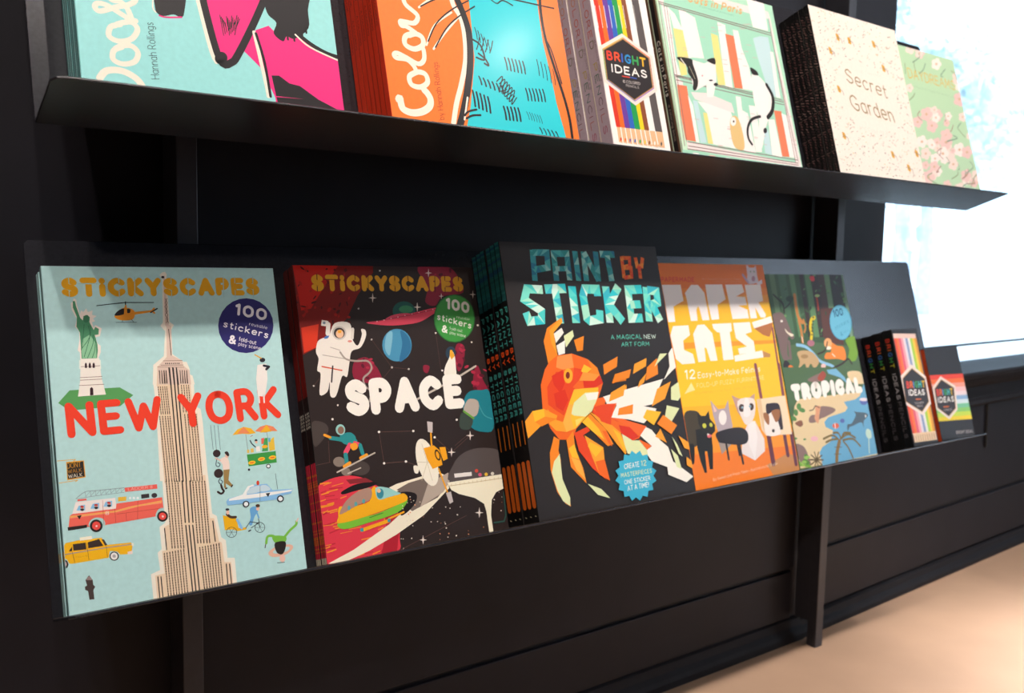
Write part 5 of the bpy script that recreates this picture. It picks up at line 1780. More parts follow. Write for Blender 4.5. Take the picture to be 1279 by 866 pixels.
["E","#6a625c",[1793,2469,1785,2462,1782,2471]],
["E","#d8b070",[12,2145,7,2136,0,2145]],
["L","#a89888",12,[542,173,574,181]],
["E","#b8a890",[1274,2215,1267,2204,1259,2214]],
["L","#a89888",13,[1606,2101,1603,2138]],
["E","#8a8078",[819,2402,818,2391,806,2399]],
["E","#b8a890",[766,621,758,614,755,623]],
["E","#6a625c",[2144,1639,2135,1636,2139,1645]],
["E","#d8b070",[457,461,439,456,456,468]],
["E","#8a8078",[2425,1036,2437,1035,2419,1030]],
["E","#b8a890",[173,1004,187,1000,168,1000]],
["E","#6a625c",[1183,243,1195,238,1175,239]],
["E","#d8b070",[2386,1788,2375,1783,2381,1796]],
["L","#a89888",12,[619,997,639,967]],
["E","#b8a890",[2333,1127,2345,1123,2326,1123]],
["E","#6a625c",[122,1153,126,1150,114,1148]],
["E","#d8b070",[176,1527,182,1521,164,1521]],
["E","#8a8078",[1368,673,1352,666,1362,678]],
["E","#b8a890",[256,2631,274,2634,253,2622]],
["E","#6a625c",[1454,385,1459,375,1440,381]],
["E","#d8b070",[1805,2518,1815,2512,1794,2512]],
["L","#a89888",14,[2262,1805,2265,1830]],
["E","#8a8078",[2416,102,2408,96,2410,104]],
["E","#6a625c",[637,987,647,982,630,982]],
["L","#a89888",12,[343,424,403,447]],
["E","#8a8078",[245,1942,249,1937,230,1935]],
["E","#b8a890",[2401,509,2402,499,2392,507]],
["E","#6a625c",[565,2420,558,2412,559,2421]],
["L","#a89888",12,[324,2185,275,2182]],
["E","#8a8078",[1205,2652,1211,2648,1192,2644]],
["E","#b8a890",[2319,457,2296,451,2318,462]],
["E","#6a625c",[2134,1513,2143,1508,2123,1506]],
["E","#d8b070",[861,778,863,767,848,774]],
["L","#a89888",13,[605,2800,597,2809]],
["E","#8a8078",[26,1287,13,1283,25,1295]],
["E","#b8a890",[1638,937,1624,929,1628,943]],
["E","#d8b070",[1314,267,1304,258,1306,269]],
["L","#a89888",14,[2290,1461,2351,1427]],
["E","#8a8078",[120,279,112,276,116,283]],
["E","#6a625c",[564,2606,557,2601,559,2608]],
["E","#d8b070",[378,2355,363,2347,374,2357]],
["L","#a89888",13,[2127,1024,2154,1008]],
["E","#8a8078",[974,2124,961,2119,971,2129]],
["E","#6a625c",[200,1148,191,1143,193,1153]],
["E","#d8b070",[568,2235,569,2229,557,2232]],
["L","#a89888",13,[1453,302,1426,312]],
["E","#b8a890",[154,1809,139,1803,150,1817]],
["L","#a89888",13,[1252,2366,1260,2392]],
["E","#6a625c",[1475,2184,1474,2175,1465,2182]],
["L","#a89888",12,[878,448,881,444]],
["E","#8a8078",[567,1035,576,1033,558,1026]],
["E","#b8a890",[606,996,615,991,598,990]],
["E","#6a625c",[2306,2324,2299,2319,2300,2326]],
["E","#d8b070",[447,1856,459,1851,435,1846]],
["E","#8a8078",[1428,106,1445,103,1420,98]],
["E","#6a625c",[199,2475,188,2461,187,2476]],
["E","#d8b070",[1642,2666,1626,2652,1631,2669]],
["E","#8a8078",[1185,307,1176,305,1184,311]],
["E","#b8a890",[2283,857,2276,851,2276,858]],
["E","#d8b070",[1808,2187,1809,2177,1793,2182]],
["E","#b8a890",[2338,1513,2326,1501,2332,1514]],
["E","#6a625c",[809,610,827,609,803,600]],
["E","#8a8078",[1507,477,1489,467,1502,480]],
["E","#b8a890",[419,1800,430,1795,410,1793]],
["E","#6a625c",[1164,397,1171,390,1149,390]],
["E","#8a8078",[1680,183,1674,176,1667,184]],
["E","#d8b070",[1972,1751,1977,1745,1964,1747]],
["L","#a89888",14,[2087,2474,2165,2493]],
["E","#8a8078",[2113,2154,2122,2146,2104,2150]],
["E","#b8a890",[307,1512,316,1511,302,1505]],
["E","#6a625c",[1408,2449,1395,2445,1407,2458]],
["L","#a89888",12,[793,774,845,785]],
["E","#8a8078",[1802,923,1808,914,1787,917]],
["E","#b8a890",[841,2452,852,2444,835,2448]],
["E","#d8b070",[408,486,411,482,403,484]],
["L","#a89888",13,[1063,855,1083,856]],
["E","#b8a890",[2282,2702,2296,2698,2276,2698]],
["E","#6a625c",[1199,695,1214,692,1190,687]],
["E","#d8b070",[474,615,466,610,468,620]],
["E","#8a8078",[687,847,699,846,678,838]],
["E","#b8a890",[2170,226,2187,220,2163,222]],
["E","#d8b070",[1361,306,1358,294,1349,304]],
["L","#a89888",12,[304,259,259,228]],
["E","#b8a890",[1872,97,1868,88,1857,97]],
["E","#6a625c",[742,2268,762,2270,739,2260]],
["E","#d8b070",[2434,1037,2434,1027,2421,1034]],
["E","#8a8078",[2185,1466,2168,1454,2173,1469]],
["E","#b8a890",[462,898,472,894,456,893]],
["E","#6a625c",[547,266,550,256,532,262]],
["E","#d8b070",[396,2828,401,2820,384,2821]],
["L","#a89888",12,[380,1228,394,1208]],
["E","#8a8078",[1334,692,1343,686,1329,689]],
["E","#b8a890",[171,1768,166,1763,159,1771]],
["E","#d8b070",[1517,451,1503,448,1517,457]],
["L","#a89888",12,[365,261,402,254]],
["E","#b8a890",[1765,2072,1781,2073,1760,2064]],
["E","#6a625c",[2351,328,2336,318,2343,331]],
["E","#d8b070",[1264,2533,1271,2529,1254,2527]],
["L","#a89888",13,[995,2672,968,2694]],
["E","#8a8078",[286,1972,293,1973,280,1962]],
["E","#b8a890",[990,404,989,399,980,403]],
["E","#6a625c",[1252,2704,1247,2699,1245,2706]],
["E","#d8b070",[422,556,427,551,407,550]],
["L","#a89888",13,[557,2558,611,2580]],
["E","#8a8078",[2286,977,2285,967,2277,975]],
["E","#6a625c",[2385,1111,2368,1102,2379,1115]],
["L","#a89888",12,[630,1024,594,1029]],
["E","#8a8078",[84,1555,82,1548,68,1552]],
["L","#a89888",13,[1607,2076,1590,2057]],
["E","#b8a890",[1120,2316,1132,2315,1116,2312]],
["E","#d8b070",[2049,588,2063,583,2036,579]],
["L","#a89888",12,[313,2475,359,2508]],
["E","#8a8078",[317,2012,329,2006,311,2007]],
["E","#6a625c",[1342,2749,1339,2739,1329,2746]],
["E","#d8b070",[1992,627,2013,628,1989,621]],
["L","#a89888",12,[71,1595,89,1599]],
["E","#8a8078",[2017,765,2024,757,2003,759]],
["E","#b8a890",[1522,839,1521,833,1505,836]],
["E","#d8b070",[1118,568,1115,557,1103,566]],
["E","#8a8078",[1899,2170,1921,2172,1897,2165]],
["E","#b8a890",[189,1592,197,1588,182,1587]],
["E","#6a625c",[1380,710,1385,699,1372,707]],
["E","#b8a890",[1563,183,1564,173,1547,180]],
["E","#d8b070",[936,868,941,864,924,862]],
["L","#a89888",12,[571,2147,593,2138]],
["E","#8a8078",[1407,271,1419,268,1398,262]],
["E","#b8a890",[2413,1181,2425,1180,2409,1176]],
["E","#6a625c",[1718,2764,1705,2757,1711,2770]],
["E","#d8b070",[692,2811,703,2812,690,2805]],
["L","#a89888",13,[777,2166,770,2162]],
["E","#8a8078",[266,182,271,178,253,175]],
["E","#6a625c",[2292,352,2296,344,2284,349]],
["L","#a89888",13,[913,2090,855,2089]],
["E","#8a8078",[910,593,900,586,904,595]],
["E","#6a625c",[694,741,688,736,686,744]],
["E","#d8b070",[783,2731,786,2721,771,2727]],
["L","#a89888",13,[653,2520,654,2487]],
["E","#8a8078",[2368,982,2373,976,2361,979]],
["E","#b8a890",[136,1881,128,1878,132,1889]],
["E","#6a625c",[186,2531,195,2523,179,2527]],
["E","#d8b070",[473,2259,467,2255,467,2263]],
["L","#a89888",13,[1129,2666,1070,2632]],
["E","#8a8078",[2136,333,2124,325,2130,335]],
["E","#b8a890",[1829,2640,1835,2636,1814,2632]],
["E","#6a625c",[1167,814,1168,808,1155,811]],
["E","#d8b070",[1266,2423,1271,2416,1252,2417]],
["E","#b8a890",[449,715,455,711,443,713]],
["E","#d8b070",[2135,2485,2137,2479,2125,2482]],
["L","#a89888",13,[1799,516,1856,517]],
["E","#b8a890",[1595,2682,1577,2672,1588,2688]],
["E","#6a625c",[1936,1040,1946,1038,1927,1033]],
["E","#d8b070",[1217,279,1212,273,1202,281]],
["L","#a89888",14,[2017,2235,2032,2227]],
["E","#8a8078",[743,455,751,452,734,448]],
["E","#6a625c",[283,2338,273,2335,280,2345]],
["E","#d8b070",[2060,627,2066,620,2044,621]],
["L","#a89888",14,[2177,1798,2137,1782]],
["E","#8a8078",[130,1325,116,1319,126,1332]],
["E","#b8a890",[2168,1658,2162,1653,2154,1661]],
["E","#6a625c",[1055,626,1065,622,1043,618]],
["E","#d8b070",[1779,2325,1774,2313,1770,2324]],
["E","#8a8078",[664,552,679,549,658,546]],
["E","#b8a890",[355,240,358,236,349,238]],
["E","#6a625c",[346,2824,332,2811,340,2825]],
["E","#d8b070",[36,2312,28,2309,35,2316]],
["E","#8a8078",[1493,2718,1494,2711,1485,2716]],
["E","#b8a890",[798,906,793,897,790,906]],
["E","#6a625c",[2206,2702,2205,2689,2192,2698]],
["E","#b8a890",[425,888,433,884,419,883]],
["E","#6a625c",[733,494,716,489,732,497]],
["L","#a89888",13,[1403,2556,1454,2582]],
["E","#8a8078",[873,2615,890,2616,867,2606]],
["E","#b8a890",[2206,1918,2193,1912,2203,1921]],
["E","#6a625c",[1050,601,1034,594,1044,607]],
["E","#d8b070",[1722,2311,1717,2298,1706,2309]],
["L","#a89888",14,[2379,1718,2446,1701]],
["E","#8a8078",[2159,1417,2177,1414,2151,1410]],
["E","#b8a890",[316,1195,315,1188,305,1193]],
["E","#6a625c",[1978,1047,1955,1041,1977,1052]],
["L","#a89888",14,[2394,726,2386,701]],
["E","#8a8078",[739,596,754,597,735,586]],
["E","#b8a890",[2081,2478,2066,2469,2075,2482]],
["E","#6a625c",[321,1659,315,1652,310,1660]],
["E","#d8b070",[37,1527,48,1520,32,1524]],
["L","#a89888",14,[2294,637,2327,650]],
["E","#8a8078",[1595,781,1590,772,1580,780]],
["E","#6a625c",[258,745,266,745,254,737]],
["E","#d8b070",[456,473,455,465,448,472]],
["E","#8a8078",[2372,1306,2379,1304,2365,1301]],
["E","#b8a890",[31,2611,50,2613,26,2601]],
["E","#6a625c",[1376,553,1386,552,1368,544]],
["L","#a89888",12,[553,949,503,934]],
["E","#b8a890",[90,855,93,846,75,850]],
["E","#d8b070",[525,456,525,451,513,454]],
["E","#8a8078",[1271,298,1284,298,1266,290]],
["E","#b8a890",[2030,292,2042,292,2027,285]],
["E","#6a625c",[2390,627,2389,617,2371,623]],
["E","#d8b070",[2051,434,2048,422,2039,433]],
["L","#a89888",14,[2280,2719,2214,2701]],
["E","#8a8078",[406,1218,418,1219,404,1212]],
["E","#6a625c",[1673,855,1685,848,1659,847]],
["L","#a89888",12,[334,711,309,700]],
["E","#8a8078",[2206,1943,2219,1943,2199,1934]],
["E","#b8a890",[2395,341,2374,332,2390,346]],
["E","#6a625c",[263,186,255,185,264,194]],
["E","#d8b070",[1986,2743,2001,2742,1979,2736]],
["E","#8a8078",[2158,2260,2148,2248,2150,2260]],
["E","#b8a890",[2283,1161,2306,1161,2277,1151]],
["E","#6a625c",[354,1721,339,1712,351,1723]],
["L","#a89888",13,[2123,224,2153,216]],
["E","#b8a890",[439,2814,439,2804,428,2810]],
["E","#6a625c",[908,535,892,528,902,541]],
["E","#d8b070",[1419,2197,1432,2197,1413,2189]],
["L","#a89888",12,[557,2357,587,2339]],
["E","#6a625c",[787,2133,805,2131,779,2123]],
["E","#d8b070",[2061,2494,2054,2484,2048,2493]],
["L","#a89888",14,[2199,1147,2135,1110]],
["E","#8a8078",[175,2176,166,2170,169,2180]],
["E","#b8a890",[2367,1207,2362,1200,2356,1207]],
["E","#d8b070",[237,1490,253,1490,231,1481]],
["L","#a89888",12,[33,656,53,649]],
["E","#8a8078",[207,2071,204,2064,195,2069]],
["E","#b8a890",[406,641,421,642,404,636]],
["E","#6a625c",[251,2376,242,2374,251,2380]],
["E","#8a8078",[2277,2116,2267,2109,2266,2121]],
["E","#b8a890",[238,511,231,498,227,511]],
["E","#d8b070",[2421,190,2416,177,2413,190]],
["L","#a89888",12,[430,949,475,935]],
["E","#8a8078",[672,2546,655,2541,673,2555]],
["E","#b8a890",[1996,2059,2007,2054,1987,2053]],
["E","#6a625c",[80,2613,89,2610,75,2608]],
["E","#d8b070",[311,1998,301,1995,311,2003]],
["E","#8a8078",[2336,1316,2316,1308,2331,1324]],
["E","#b8a890",[2128,784,2133,779,2115,779]],
["E","#6a625c",[632,329,639,320,624,326]],
["E","#d8b070",[1355,801,1344,796,1352,804]],
["L","#a89888",13,[1180,2283,1228,2292]],
["E","#b8a890",[1437,272,1425,263,1429,275]],
["E","#6a625c",[410,1836,398,1830,405,1842]],
["L","#a89888",13,[1559,272,1634,298]],
["E","#8a8078",[1811,431,1824,428,1803,424]],
["E","#b8a890",[70,2863,62,2851,61,2863]],
["E","#6a625c",[2117,1594,2107,1583,2107,1595]],
["E","#d8b070",[2270,2220,2268,2213,2253,2217]],
["L","#a89888",14,[2373,2401,2321,2378]],
["E","#8a8078",[305,2171,288,2164,301,2179]],
["E","#6a625c",[2412,2373,2425,2374,2408,2364]],
["E","#8a8078",[52,1839,66,1838,47,1833]],
["E","#6a625c",[975,811,971,805,963,812]],
["E","#d8b070",[2359,1472,2373,1473,2356,1465]],
["L","#a89888",12,[438,2521,405,2541]],
["E","#8a8078",[2202,2517,2196,2507,2190,2516]],
["E","#b8a890",[2075,2036,2094,2038,2072,2029]],
["E","#6a625c",[79,2910,79,2900,73,2908]],
["L","#a89888",14,[2268,1989,2329,1977]],
["E","#8a8078",[2315,1327,2331,1324,2310,1321]],
["E","#b8a890",[235,2493,243,2490,226,2486]],
["E","#6a625c",[765,2652,751,2646,760,2659]],
["E","#d8b070",[611,612,604,600,602,612]],
["E","#b8a890",[552,682,569,684,550,678]],
["E","#6a625c",[2125,1604,2122,1594,2115,1602]],
["L","#a89888",12,[382,2089,460,2138]],
["E","#8a8078",[725,2501,724,2493,713,2498]],
["E","#b8a890",[1973,2396,1987,2394,1967,2391]],
["E","#6a625c",[1179,2549,1190,2545,1168,2541]],
["E","#d8b070",[2204,436,2216,432,2198,431]],
["L","#a89888",12,[165,906,176,891]],
["E","#8a8078",[328,2842,318,2837,324,2847]],
["E","#b8a890",[914,663,919,661,905,657]],
["E","#6a625c",[2246,2013,2238,2005,2237,2014]],
["E","#d8b070",[159,327,171,325,152,320]],
["L","#a89888",13,[757,2595,730,2574]],
["E","#8a8078",[1592,179,1577,175,1589,188]],
["E","#6a625c",[248,1458,247,1449,234,1455]],
["E","#d8b070",[2204,1201,2187,1195,2200,1208]],
["L","#a89888",13,[1076,834,1127,804]],
["E","#8a8078",[2411,2587,2405,2580,2396,2588]],
["E","#b8a890",[811,715,821,714,807,711]],
["E","#6a625c",[381,2576,364,2568,377,2581]],
["E","#d8b070",[1042,150,1051,149,1034,141]],
["E","#8a8078",[606,2537,591,2529,604,2540]],
["E","#b8a890",[1312,788,1295,780,1309,792]],
["E","#d8b070",[1078,616,1086,616,1073,607]],
["E","#6a625c",[524,1906,517,1895,518,1906]],
["E","#d8b070",[1494,838,1490,833,1488,838]],
["L","#a89888",13,[1510,675,1573,665]],
["E","#8a8078",[2322,1632,2324,1626,2314,1629]],
["E","#b8a890",[1312,2779,1305,2769,1304,2779]],
["E","#d8b070",[1931,649,1924,639,1923,649]],
["L","#a89888",12,[456,1040,439,1036]],
["E","#8a8078",[190,2144,181,2137,184,2147]],
["E","#b8a890",[2064,116,2061,104,2046,114]],
["E","#6a625c",[79,1186,85,1178,66,1180]],
["E","#d8b070",[230,1205,230,1194,219,1203]],
["L","#a89888",14,[2082,2206,2153,2225]],
["E","#6a625c",[60,565,73,565,55,555]],
["L","#a89888",13,[680,2559,751,2595]],
["E","#8a8078",[2087,1507,2083,1501,2081,1507]],
["E","#b8a890",[99,1172,92,1161,86,1172]],
["E","#6a625c",[2221,2142,2217,2135,2203,2140]],
["E","#d8b070",[1297,351,1298,342,1280,347]],
["L","#a89888",14,[2341,1943,2429,1987]],
["E","#8a8078",[1837,467,1847,467,1833,462]],
["E","#b8a890",[201,585,183,581,201,593]],
["E","#6a625c",[1921,2518,1912,2513,1917,2521]],
["E","#d8b070",[1735,2446,1738,2434,1723,2442]],
["L","#a89888",13,[1523,380,1587,370]],
["E","#8a8078",[112,1661,128,1658,104,1652]],
["E","#b8a890",[629,969,641,968,626,964]],
["E","#d8b070",[2060,861,2073,854,2048,854]],
["L","#a89888",13,[1763,698,1722,733]],
["E","#8a8078",[410,374,412,364,394,370]],
["E","#b8a890",[175,1432,171,1427,162,1433]],
["E","#6a625c",[436,2168,441,2165,424,2161]],
["E","#d8b070",[1950,2680,1946,2672,1942,2679]],
["E","#b8a890",[1162,2118,1165,2106,1154,2115]],
["L","#a89888",12,[360,318,341,280]],
["E","#8a8078",[1619,2842,1609,2834,1610,2845]],
["E","#b8a890",[153,2187,154,2178,137,2183]],
["E","#6a625c",[1220,281,1206,273,1212,286]],
["L","#a89888",12,[588,912,636,908]],
["E","#b8a890",[549,1926,555,1916,541,1922]],
["E","#d8b070",[615,2628,614,2617,607,2626]],
["L","#a89888",12,[172,2597,236,2613]],
["E","#8a8078",[175,1599,165,1596,173,1605]],
["E","#b8a890",[943,284,929,278,939,288]],
["E","#6a625c",[695,2495,685,2491,690,2501]],
["L","#a89888",12,[244,367,283,384]],
["E","#8a8078",[605,378,613,370,592,372]],
["E","#b8a890",[1479,2279,1483,2276,1467,2273]],
["E","#6a625c",[251,1046,246,1036,243,1046]],
["E","#d8b070",[393,891,386,884,383,893]],
["L","#a89888",12,[87,441,76,451]],
["E","#8a8078",[1183,421,1184,415,1175,420]],
["E","#b8a890",[55,1960,58,1952,41,1955]],
["E","#6a625c",[2118,1571,2100,1559,2106,1576]],
["E","#d8b070",[827,2364,817,2357,819,2369]],
["L","#a89888",12,[365,629,317,587]],
["E","#6a625c",[1907,2818,1913,2809,1892,2812]],
["E","#d8b070",[493,967,486,956,480,967]],
["L","#a89888",13,[1658,764,1685,734]],
["E","#8a8078",[2221,723,2235,718,2215,719]],
["E","#b8a890",[220,384,235,381,212,377]],
["E","#6a625c",[1723,396,1716,390,1715,398]],
["L","#a89888",12,[748,520,783,487]],
["E","#8a8078",[1030,518,1032,513,1018,515]],
["E","#b8a890",[213,1048,223,1047,210,1044]],
["E","#d8b070",[878,685,858,680,877,691]],
["E","#8a8078",[1872,2383,1870,2373,1855,2379]],
["E","#b8a890",[388,775,403,770,384,771]],
["E","#6a625c",[181,172,200,171,176,163]],
["L","#a89888",13,[1288,186,1347,196]],
["E","#8a8078",[172,833,160,825,166,835]],
["E","#b8a890",[69,2117,67,2109,61,2116]],
["E","#6a625c",[987,2853,982,2846,977,2853]],
["E","#d8b070",[1134,817,1128,809,1126,817]],
["L","#a89888",12,[560,834,505,812]],
["E","#8a8078",[1793,2092,1798,2085,1786,2089]],
["E","#b8a890",[2029,261,2011,258,2030,271]],
["E","#6a625c",[2123,658,2131,652,2108,650]],
["E","#d8b070",[2421,218,2408,207,2407,221]],
["L","#a89888",12,[266,1012,306,1048]],
["E","#8a8078",[1954,351,1965,343,1941,345]],
["E","#6a625c",[1424,434,1413,427,1416,438]],
["E","#8a8078",[613,2590,621,2589,607,2582]],
["E","#b8a890",[1403,740,1394,735,1395,745]],
["E","#6a625c",[1722,2748,1706,2742,1718,2756]],
["L","#a89888",13,[1742,2317,1764,2299]],
["E","#b8a890",[383,1835,376,1824,372,1835]],
["E","#6a625c",[672,703,665,694,660,704]],
["E","#d8b070",[649,2394,641,2386,641,2395]],
["E","#8a8078",[1385,240,1403,238,1379,234]],
["E","#b8a890",[2180,2623,2176,2618,2173,2623]],
["E","#6a625c",[97,1763,106,1761,89,1756]],
["L","#a89888",14,[2145,1420,2151,1400]],
["E","#8a8078",[50,646,49,641,36,644]],
["E","#b8a890",[2075,1668,2064,1662,2069,1672]],
["E","#6a625c",[167,936,163,930,154,937]],
["E","#d8b070",[2163,1721,2172,1716,2148,1713]],
["E","#8a8078",[1533,2838,1539,2832,1524,2833]],
["E","#6a625c",[1756,176,1778,177,1754,170]],
["E","#d8b070",[1999,2396,1989,2393,1999,2405]],
["L","#a89888",12,[1156,687,1105,655]],
["E","#8a8078",[20,2375,7,2372,21,2384]],
["E","#b8a890",[103,1475,96,1466,94,1476]],
["E","#d8b070",[1930,474,1941,474,1925,467]],
["L","#a89888",12,[41,1507,61,1519]],
["E","#8a8078",[1202,292,1204,287,1187,288]],
["E","#d8b070",[698,2745,698,2740,687,2742]],
["L","#a89888",13,[826,2285,747,2237]],
["E","#8a8078",[732,484,729,471,719,482]],
["E","#b8a890",[1656,1989,1656,1978,1640,1984]],
["E","#6a625c",[513,475,530,475,508,466]],
["E","#d8b070",[1587,2382,1605,2385,1585,2378]],
["L","#a89888",14,[2442,257,2519,299]],
["E","#8a8078",[1046,802,1037,795,1039,804]],
["E","#b8a890",[382,1784,383,1780,375,1782]],
["E","#6a625c",[1361,848,1340,840,1357,856]],
["E","#8a8078",[1269,2372,1267,2363,1257,2369]],
["E","#6a625c",[351,2022,361,2015,339,2015]],
["E","#d8b070",[1896,549,1905,545,1889,543]],
["L","#a89888",13,[558,2842,601,2812]],
["E","#8a8078",[2382,1066,2373,1064,2382,1073]],
["E","#b8a890",[58,2170,39,2163,56,2176]],
["E","#6a625c",[1973,2598,1980,2591,1958,2589]],
["E","#d8b070",[1472,2771,1483,2770,1467,2766]],
["L","#a89888",13,[1411,2596,1463,2638]],
["E","#8a8078",[1958,2297,1967,2295,1948,2289]],
["E","#b8a890",[1384,596,1378,590,1376,597]],
["E","#6a625c",[298,2234,310,2235,296,2230]],
["E","#d8b070",[679,2562,682,2553,663,2556]],
["L","#a89888",13,[1994,784,2073,815]],
["E","#8a8078",[2180,885,2162,877,2177,888]],
["E","#b8a890",[1420,727,1428,728,1418,723]],
["E","#d8b070",[1983,2546,1977,2537,1975,2545]],
["L","#a89888",12,[488,2152,442,2122]],
["E","#8a8078",[533,2613,527,2607,523,2614]],
["E","#b8a890",[356,1701,352,1696,341,1701]],
["E","#6a625c",[1484,2681,1463,2674,1483,2686]],
["E","#d8b070",[1010,2398,1009,2390,993,2394]],
["L","#a89888",13,[1731,800,1700,800]],
["E","#b8a890",[371,2342,388,2339,362,2333]],
["E","#6a625c",[805,139,804,129,794,137]],
["E","#d8b070",[84,1719,71,1714,83,1724]],
["E","#8a8078",[1387,542,1374,533,1377,546]],
["E","#b8a890",[2075,2222,2060,2211,2065,2226]],
["E","#6a625c",[2372,2160,2382,2154,2356,2152]],
["E","#d8b070",[2114,1969,2134,1966,2105,1960]],
["E","#8a8078",[763,2856,753,2846,751,2858]],
["E","#b8a890",[488,424,499,418,481,420]],
["E","#6a625c",[570,1061,577,1061,565,1052]],
["E","#d8b070",[247,1123,248,1116,232,1119]],
["L","#a89888",14,[2135,2253,2200,2265]],
["E","#8a8078",[571,840,568,835,564,840]],
["E","#b8a890",[344,724,349,720,336,719]],
["L","#a89888",14,[2225,1012,2224,973]],
["E","#b8a890",[463,2333,451,2328,460,2340]],
["L","#a89888",14,[2419,1536,2453,1552]],
["E","#b8a890",[439,245,443,235,430,242]],
["E","#6a625c",[563,2775,557,2768,555,2776]],
["E","#d8b070",[694,2542,688,2532,683,2541]],
["L","#a89888",12,[591,2401,614,2366]],
["E","#8a8078",[194,2431,197,2421,178,2425]],
["E","#b8a890",[1420,199,1441,200,1419,196]],
["E","#6a625c",[1103,547,1112,548,1100,538]],
["E","#d8b070",[1752,2298,1744,2286,1741,2298]],
["E","#b8a890",[1875,2180,1892,2177,1866,2172]],
["E","#6a625c",[1375,2062,1389,2063,1372,2055]],
["L","#a89888",14,[2379,2495,2406,2460]],
["E","#8a8078",[1605,2154,1597,2143,1596,2154]],
["E","#b8a890",[1406,853,1414,848,1398,849]],
["L","#a89888",14,[2388,2653,2353,2614]],
["E","#8a8078",[387,421,397,422,386,416]],
["E","#b8a890",[1437,2234,1433,2223,1428,2232]],
["E","#d8b070",[1816,942,1809,937,1810,944]],
["E","#8a8078",[1858,824,1840,817,1856,829]],
["E","#6a625c",[805,598,793,595,805,604]],
["E","#d8b070",[660,2351,660,2346,647,2348]],
["S","#d8a02c",[946,2494,1019,2471,1017,2376,956,2388,945,2422]],
["C","#8a8078",13,[971,2436,1067,2416,1089,2347]],
["S","#d8a02c",[343,2225,412,2201,411,2109,352,2122,342,2155]],
["C","#8a8078",12,[366,2168,458,2147,479,2080]],
["S","#d8a02c",[624,2497,695,2474,694,2380,634,2392,623,2426]],
["C","#8a8078",13,[649,2439,742,2419,763,2352]],
["S","#d8a02c",[1669,2553,1745,2529,1743,2432,1678,2444,1667,2479]],
["C","#8a8078",14,[1694,2493,1796,2473,1818,2402]],
["S","#d8a02c",[1825,2149,1902,2124,1900,2026,1834,2039,1823,2075]],
["C","#8a8078",14,[1851,2088,1953,2066,1976,1995]],
["S","#d8a02c",[369,1581,438,1556,437,1465,379,1479,368,1512]],
["C","#8a8078",12,[393,1524,484,1502,505,1435]],
["S","#d8a02c",[1568,606,1643,577,1641,483,1577,500,1566,535]],
["C","#8a8078",13,[1593,546,1692,519,1714,449]],
["S","#d8a02c",[258,797,326,770,325,680,267,696,257,729]],
["C","#8a8078",12,[282,740,371,715,392,649]],
["S","#d8a02c",[1984,409,2061,379,2059,283,1993,301,1982,336]],
["C","#8a8078",13,[2010,347,2112,319,2135,248]],
["S","#d8a02c",[2330,694,2410,664,2407,567,2339,584,2328,620]],
["C","#8a8078",14,[2357,632,2462,604,2485,532]],
["T","#8a7440",9,"Secret",[669,1679,1816,1536,662,1924]],
["T","#8a7440",9,"Garden",[682,1214,1888,1116,626,1481]],
["T","#c0b8a8",3,"An Inky Treasure Hunt",[979,1900,1776,1916,979,1945]],
["T","#c0b8a8",4,"and Coloring Book",[760,905,1801,871,763,958]]],"gr":[["P","#b8d8b0",[-35,3117,2064,2901,2026,145,-141,17]],
["E","#f0d8cc",[923,1580,989,1588,908,1541]],
["E","#f0d8cc",[849,1523,915,1530,834,1484]],
["E","#f0d8cc",[770,1533,835,1540,755,1494]],
["E","#f0d8cc",[794,1596,859,1603,779,1556]],
["E","#f0d8cc",[889,1625,954,1633,874,1586]],
["E","#d8b090",[845,1571,877,1575,838,1553]],
["E","#f6e6dc",[603,768,681,775,585,721]],
["E","#f6e6dc",[515,702,593,708,497,655]],
["E","#f6e6dc",[420,716,497,723,402,670]],
["E","#f6e6dc",[448,791,526,798,431,745]],
["E","#f6e6dc",[562,823,640,830,544,776]],
["E","#d8b090",[509,760,548,763,501,739]],
["E","#e8c4bc",[835,288,907,293,819,246]],
["E","#e8c4bc",[754,230,826,234,738,188]],
["E","#e8c4bc",[667,244,738,249,651,202]],
["E","#e8c4bc",[693,312,765,317,677,270]],
["E","#e8c4bc",[797,339,869,344,781,297]],
["E","#d8b090",[749,282,785,285,742,263]],
["E","#f0d8cc",[1123,1049,1223,1058,1100,990]],
["E","#f0d8cc",[1011,965,1110,974,988,906]],
["E","#f0d8cc",[890,982,989,991,868,923]],
["E","#f0d8cc",[927,1076,1025,1085,904,1017]],
["E","#f0d8cc",[1071,1117,1171,1127,1048,1058]],
["E","#d8b090",[1004,1037,1054,1042,994,1011]],
["E","#f6e6dc",[598,529,675,535,581,484]],
["E","#f6e6dc",[513,465,589,471,495,420]],
["E","#f6e6dc",[420,480,495,486,403,435]],
["E","#f6e6dc",[448,553,523,559,430,508]],
["E","#f6e6dc",[558,583,634,589,541,538]],
["E","#d8b090",[507,522,545,525,499,502]],
["E","#e8c4bc",[1040,1642,1130,1652,1019,1588]],
["E","#e8c4bc",[940,1564,1028,1574,919,1510]],
["E","#e8c4bc",[831,1577,920,1587,811,1524]],
["E","#e8c4bc",[864,1662,953,1672,844,1609]],
["E","#e8c4bc",[993,1703,1082,1713,973,1649]],
["E","#d8b090",[933,1629,978,1634,924,1605]],
["E","#f0d8cc",[1309,285,1375,289,1293,246]],
["E","#f0d8cc",[1233,231,1300,236,1218,193]],
["E","#f0d8cc",[1152,245,1218,249,1137,206]],
["E","#f0d8cc",[1177,306,1243,311,1162,268]],
["E","#f0d8cc",[1274,331,1340,336,1258,293]],
["E","#d8b090",[1229,280,1262,282,1222,262]],
["E","#f6e6dc",[1396,2699,1485,2713,1375,2645]],
["E","#f6e6dc",[1294,2618,1384,2631,1274,2564]],
["E","#f6e6dc",[1186,2627,1274,2640,1165,2573]],
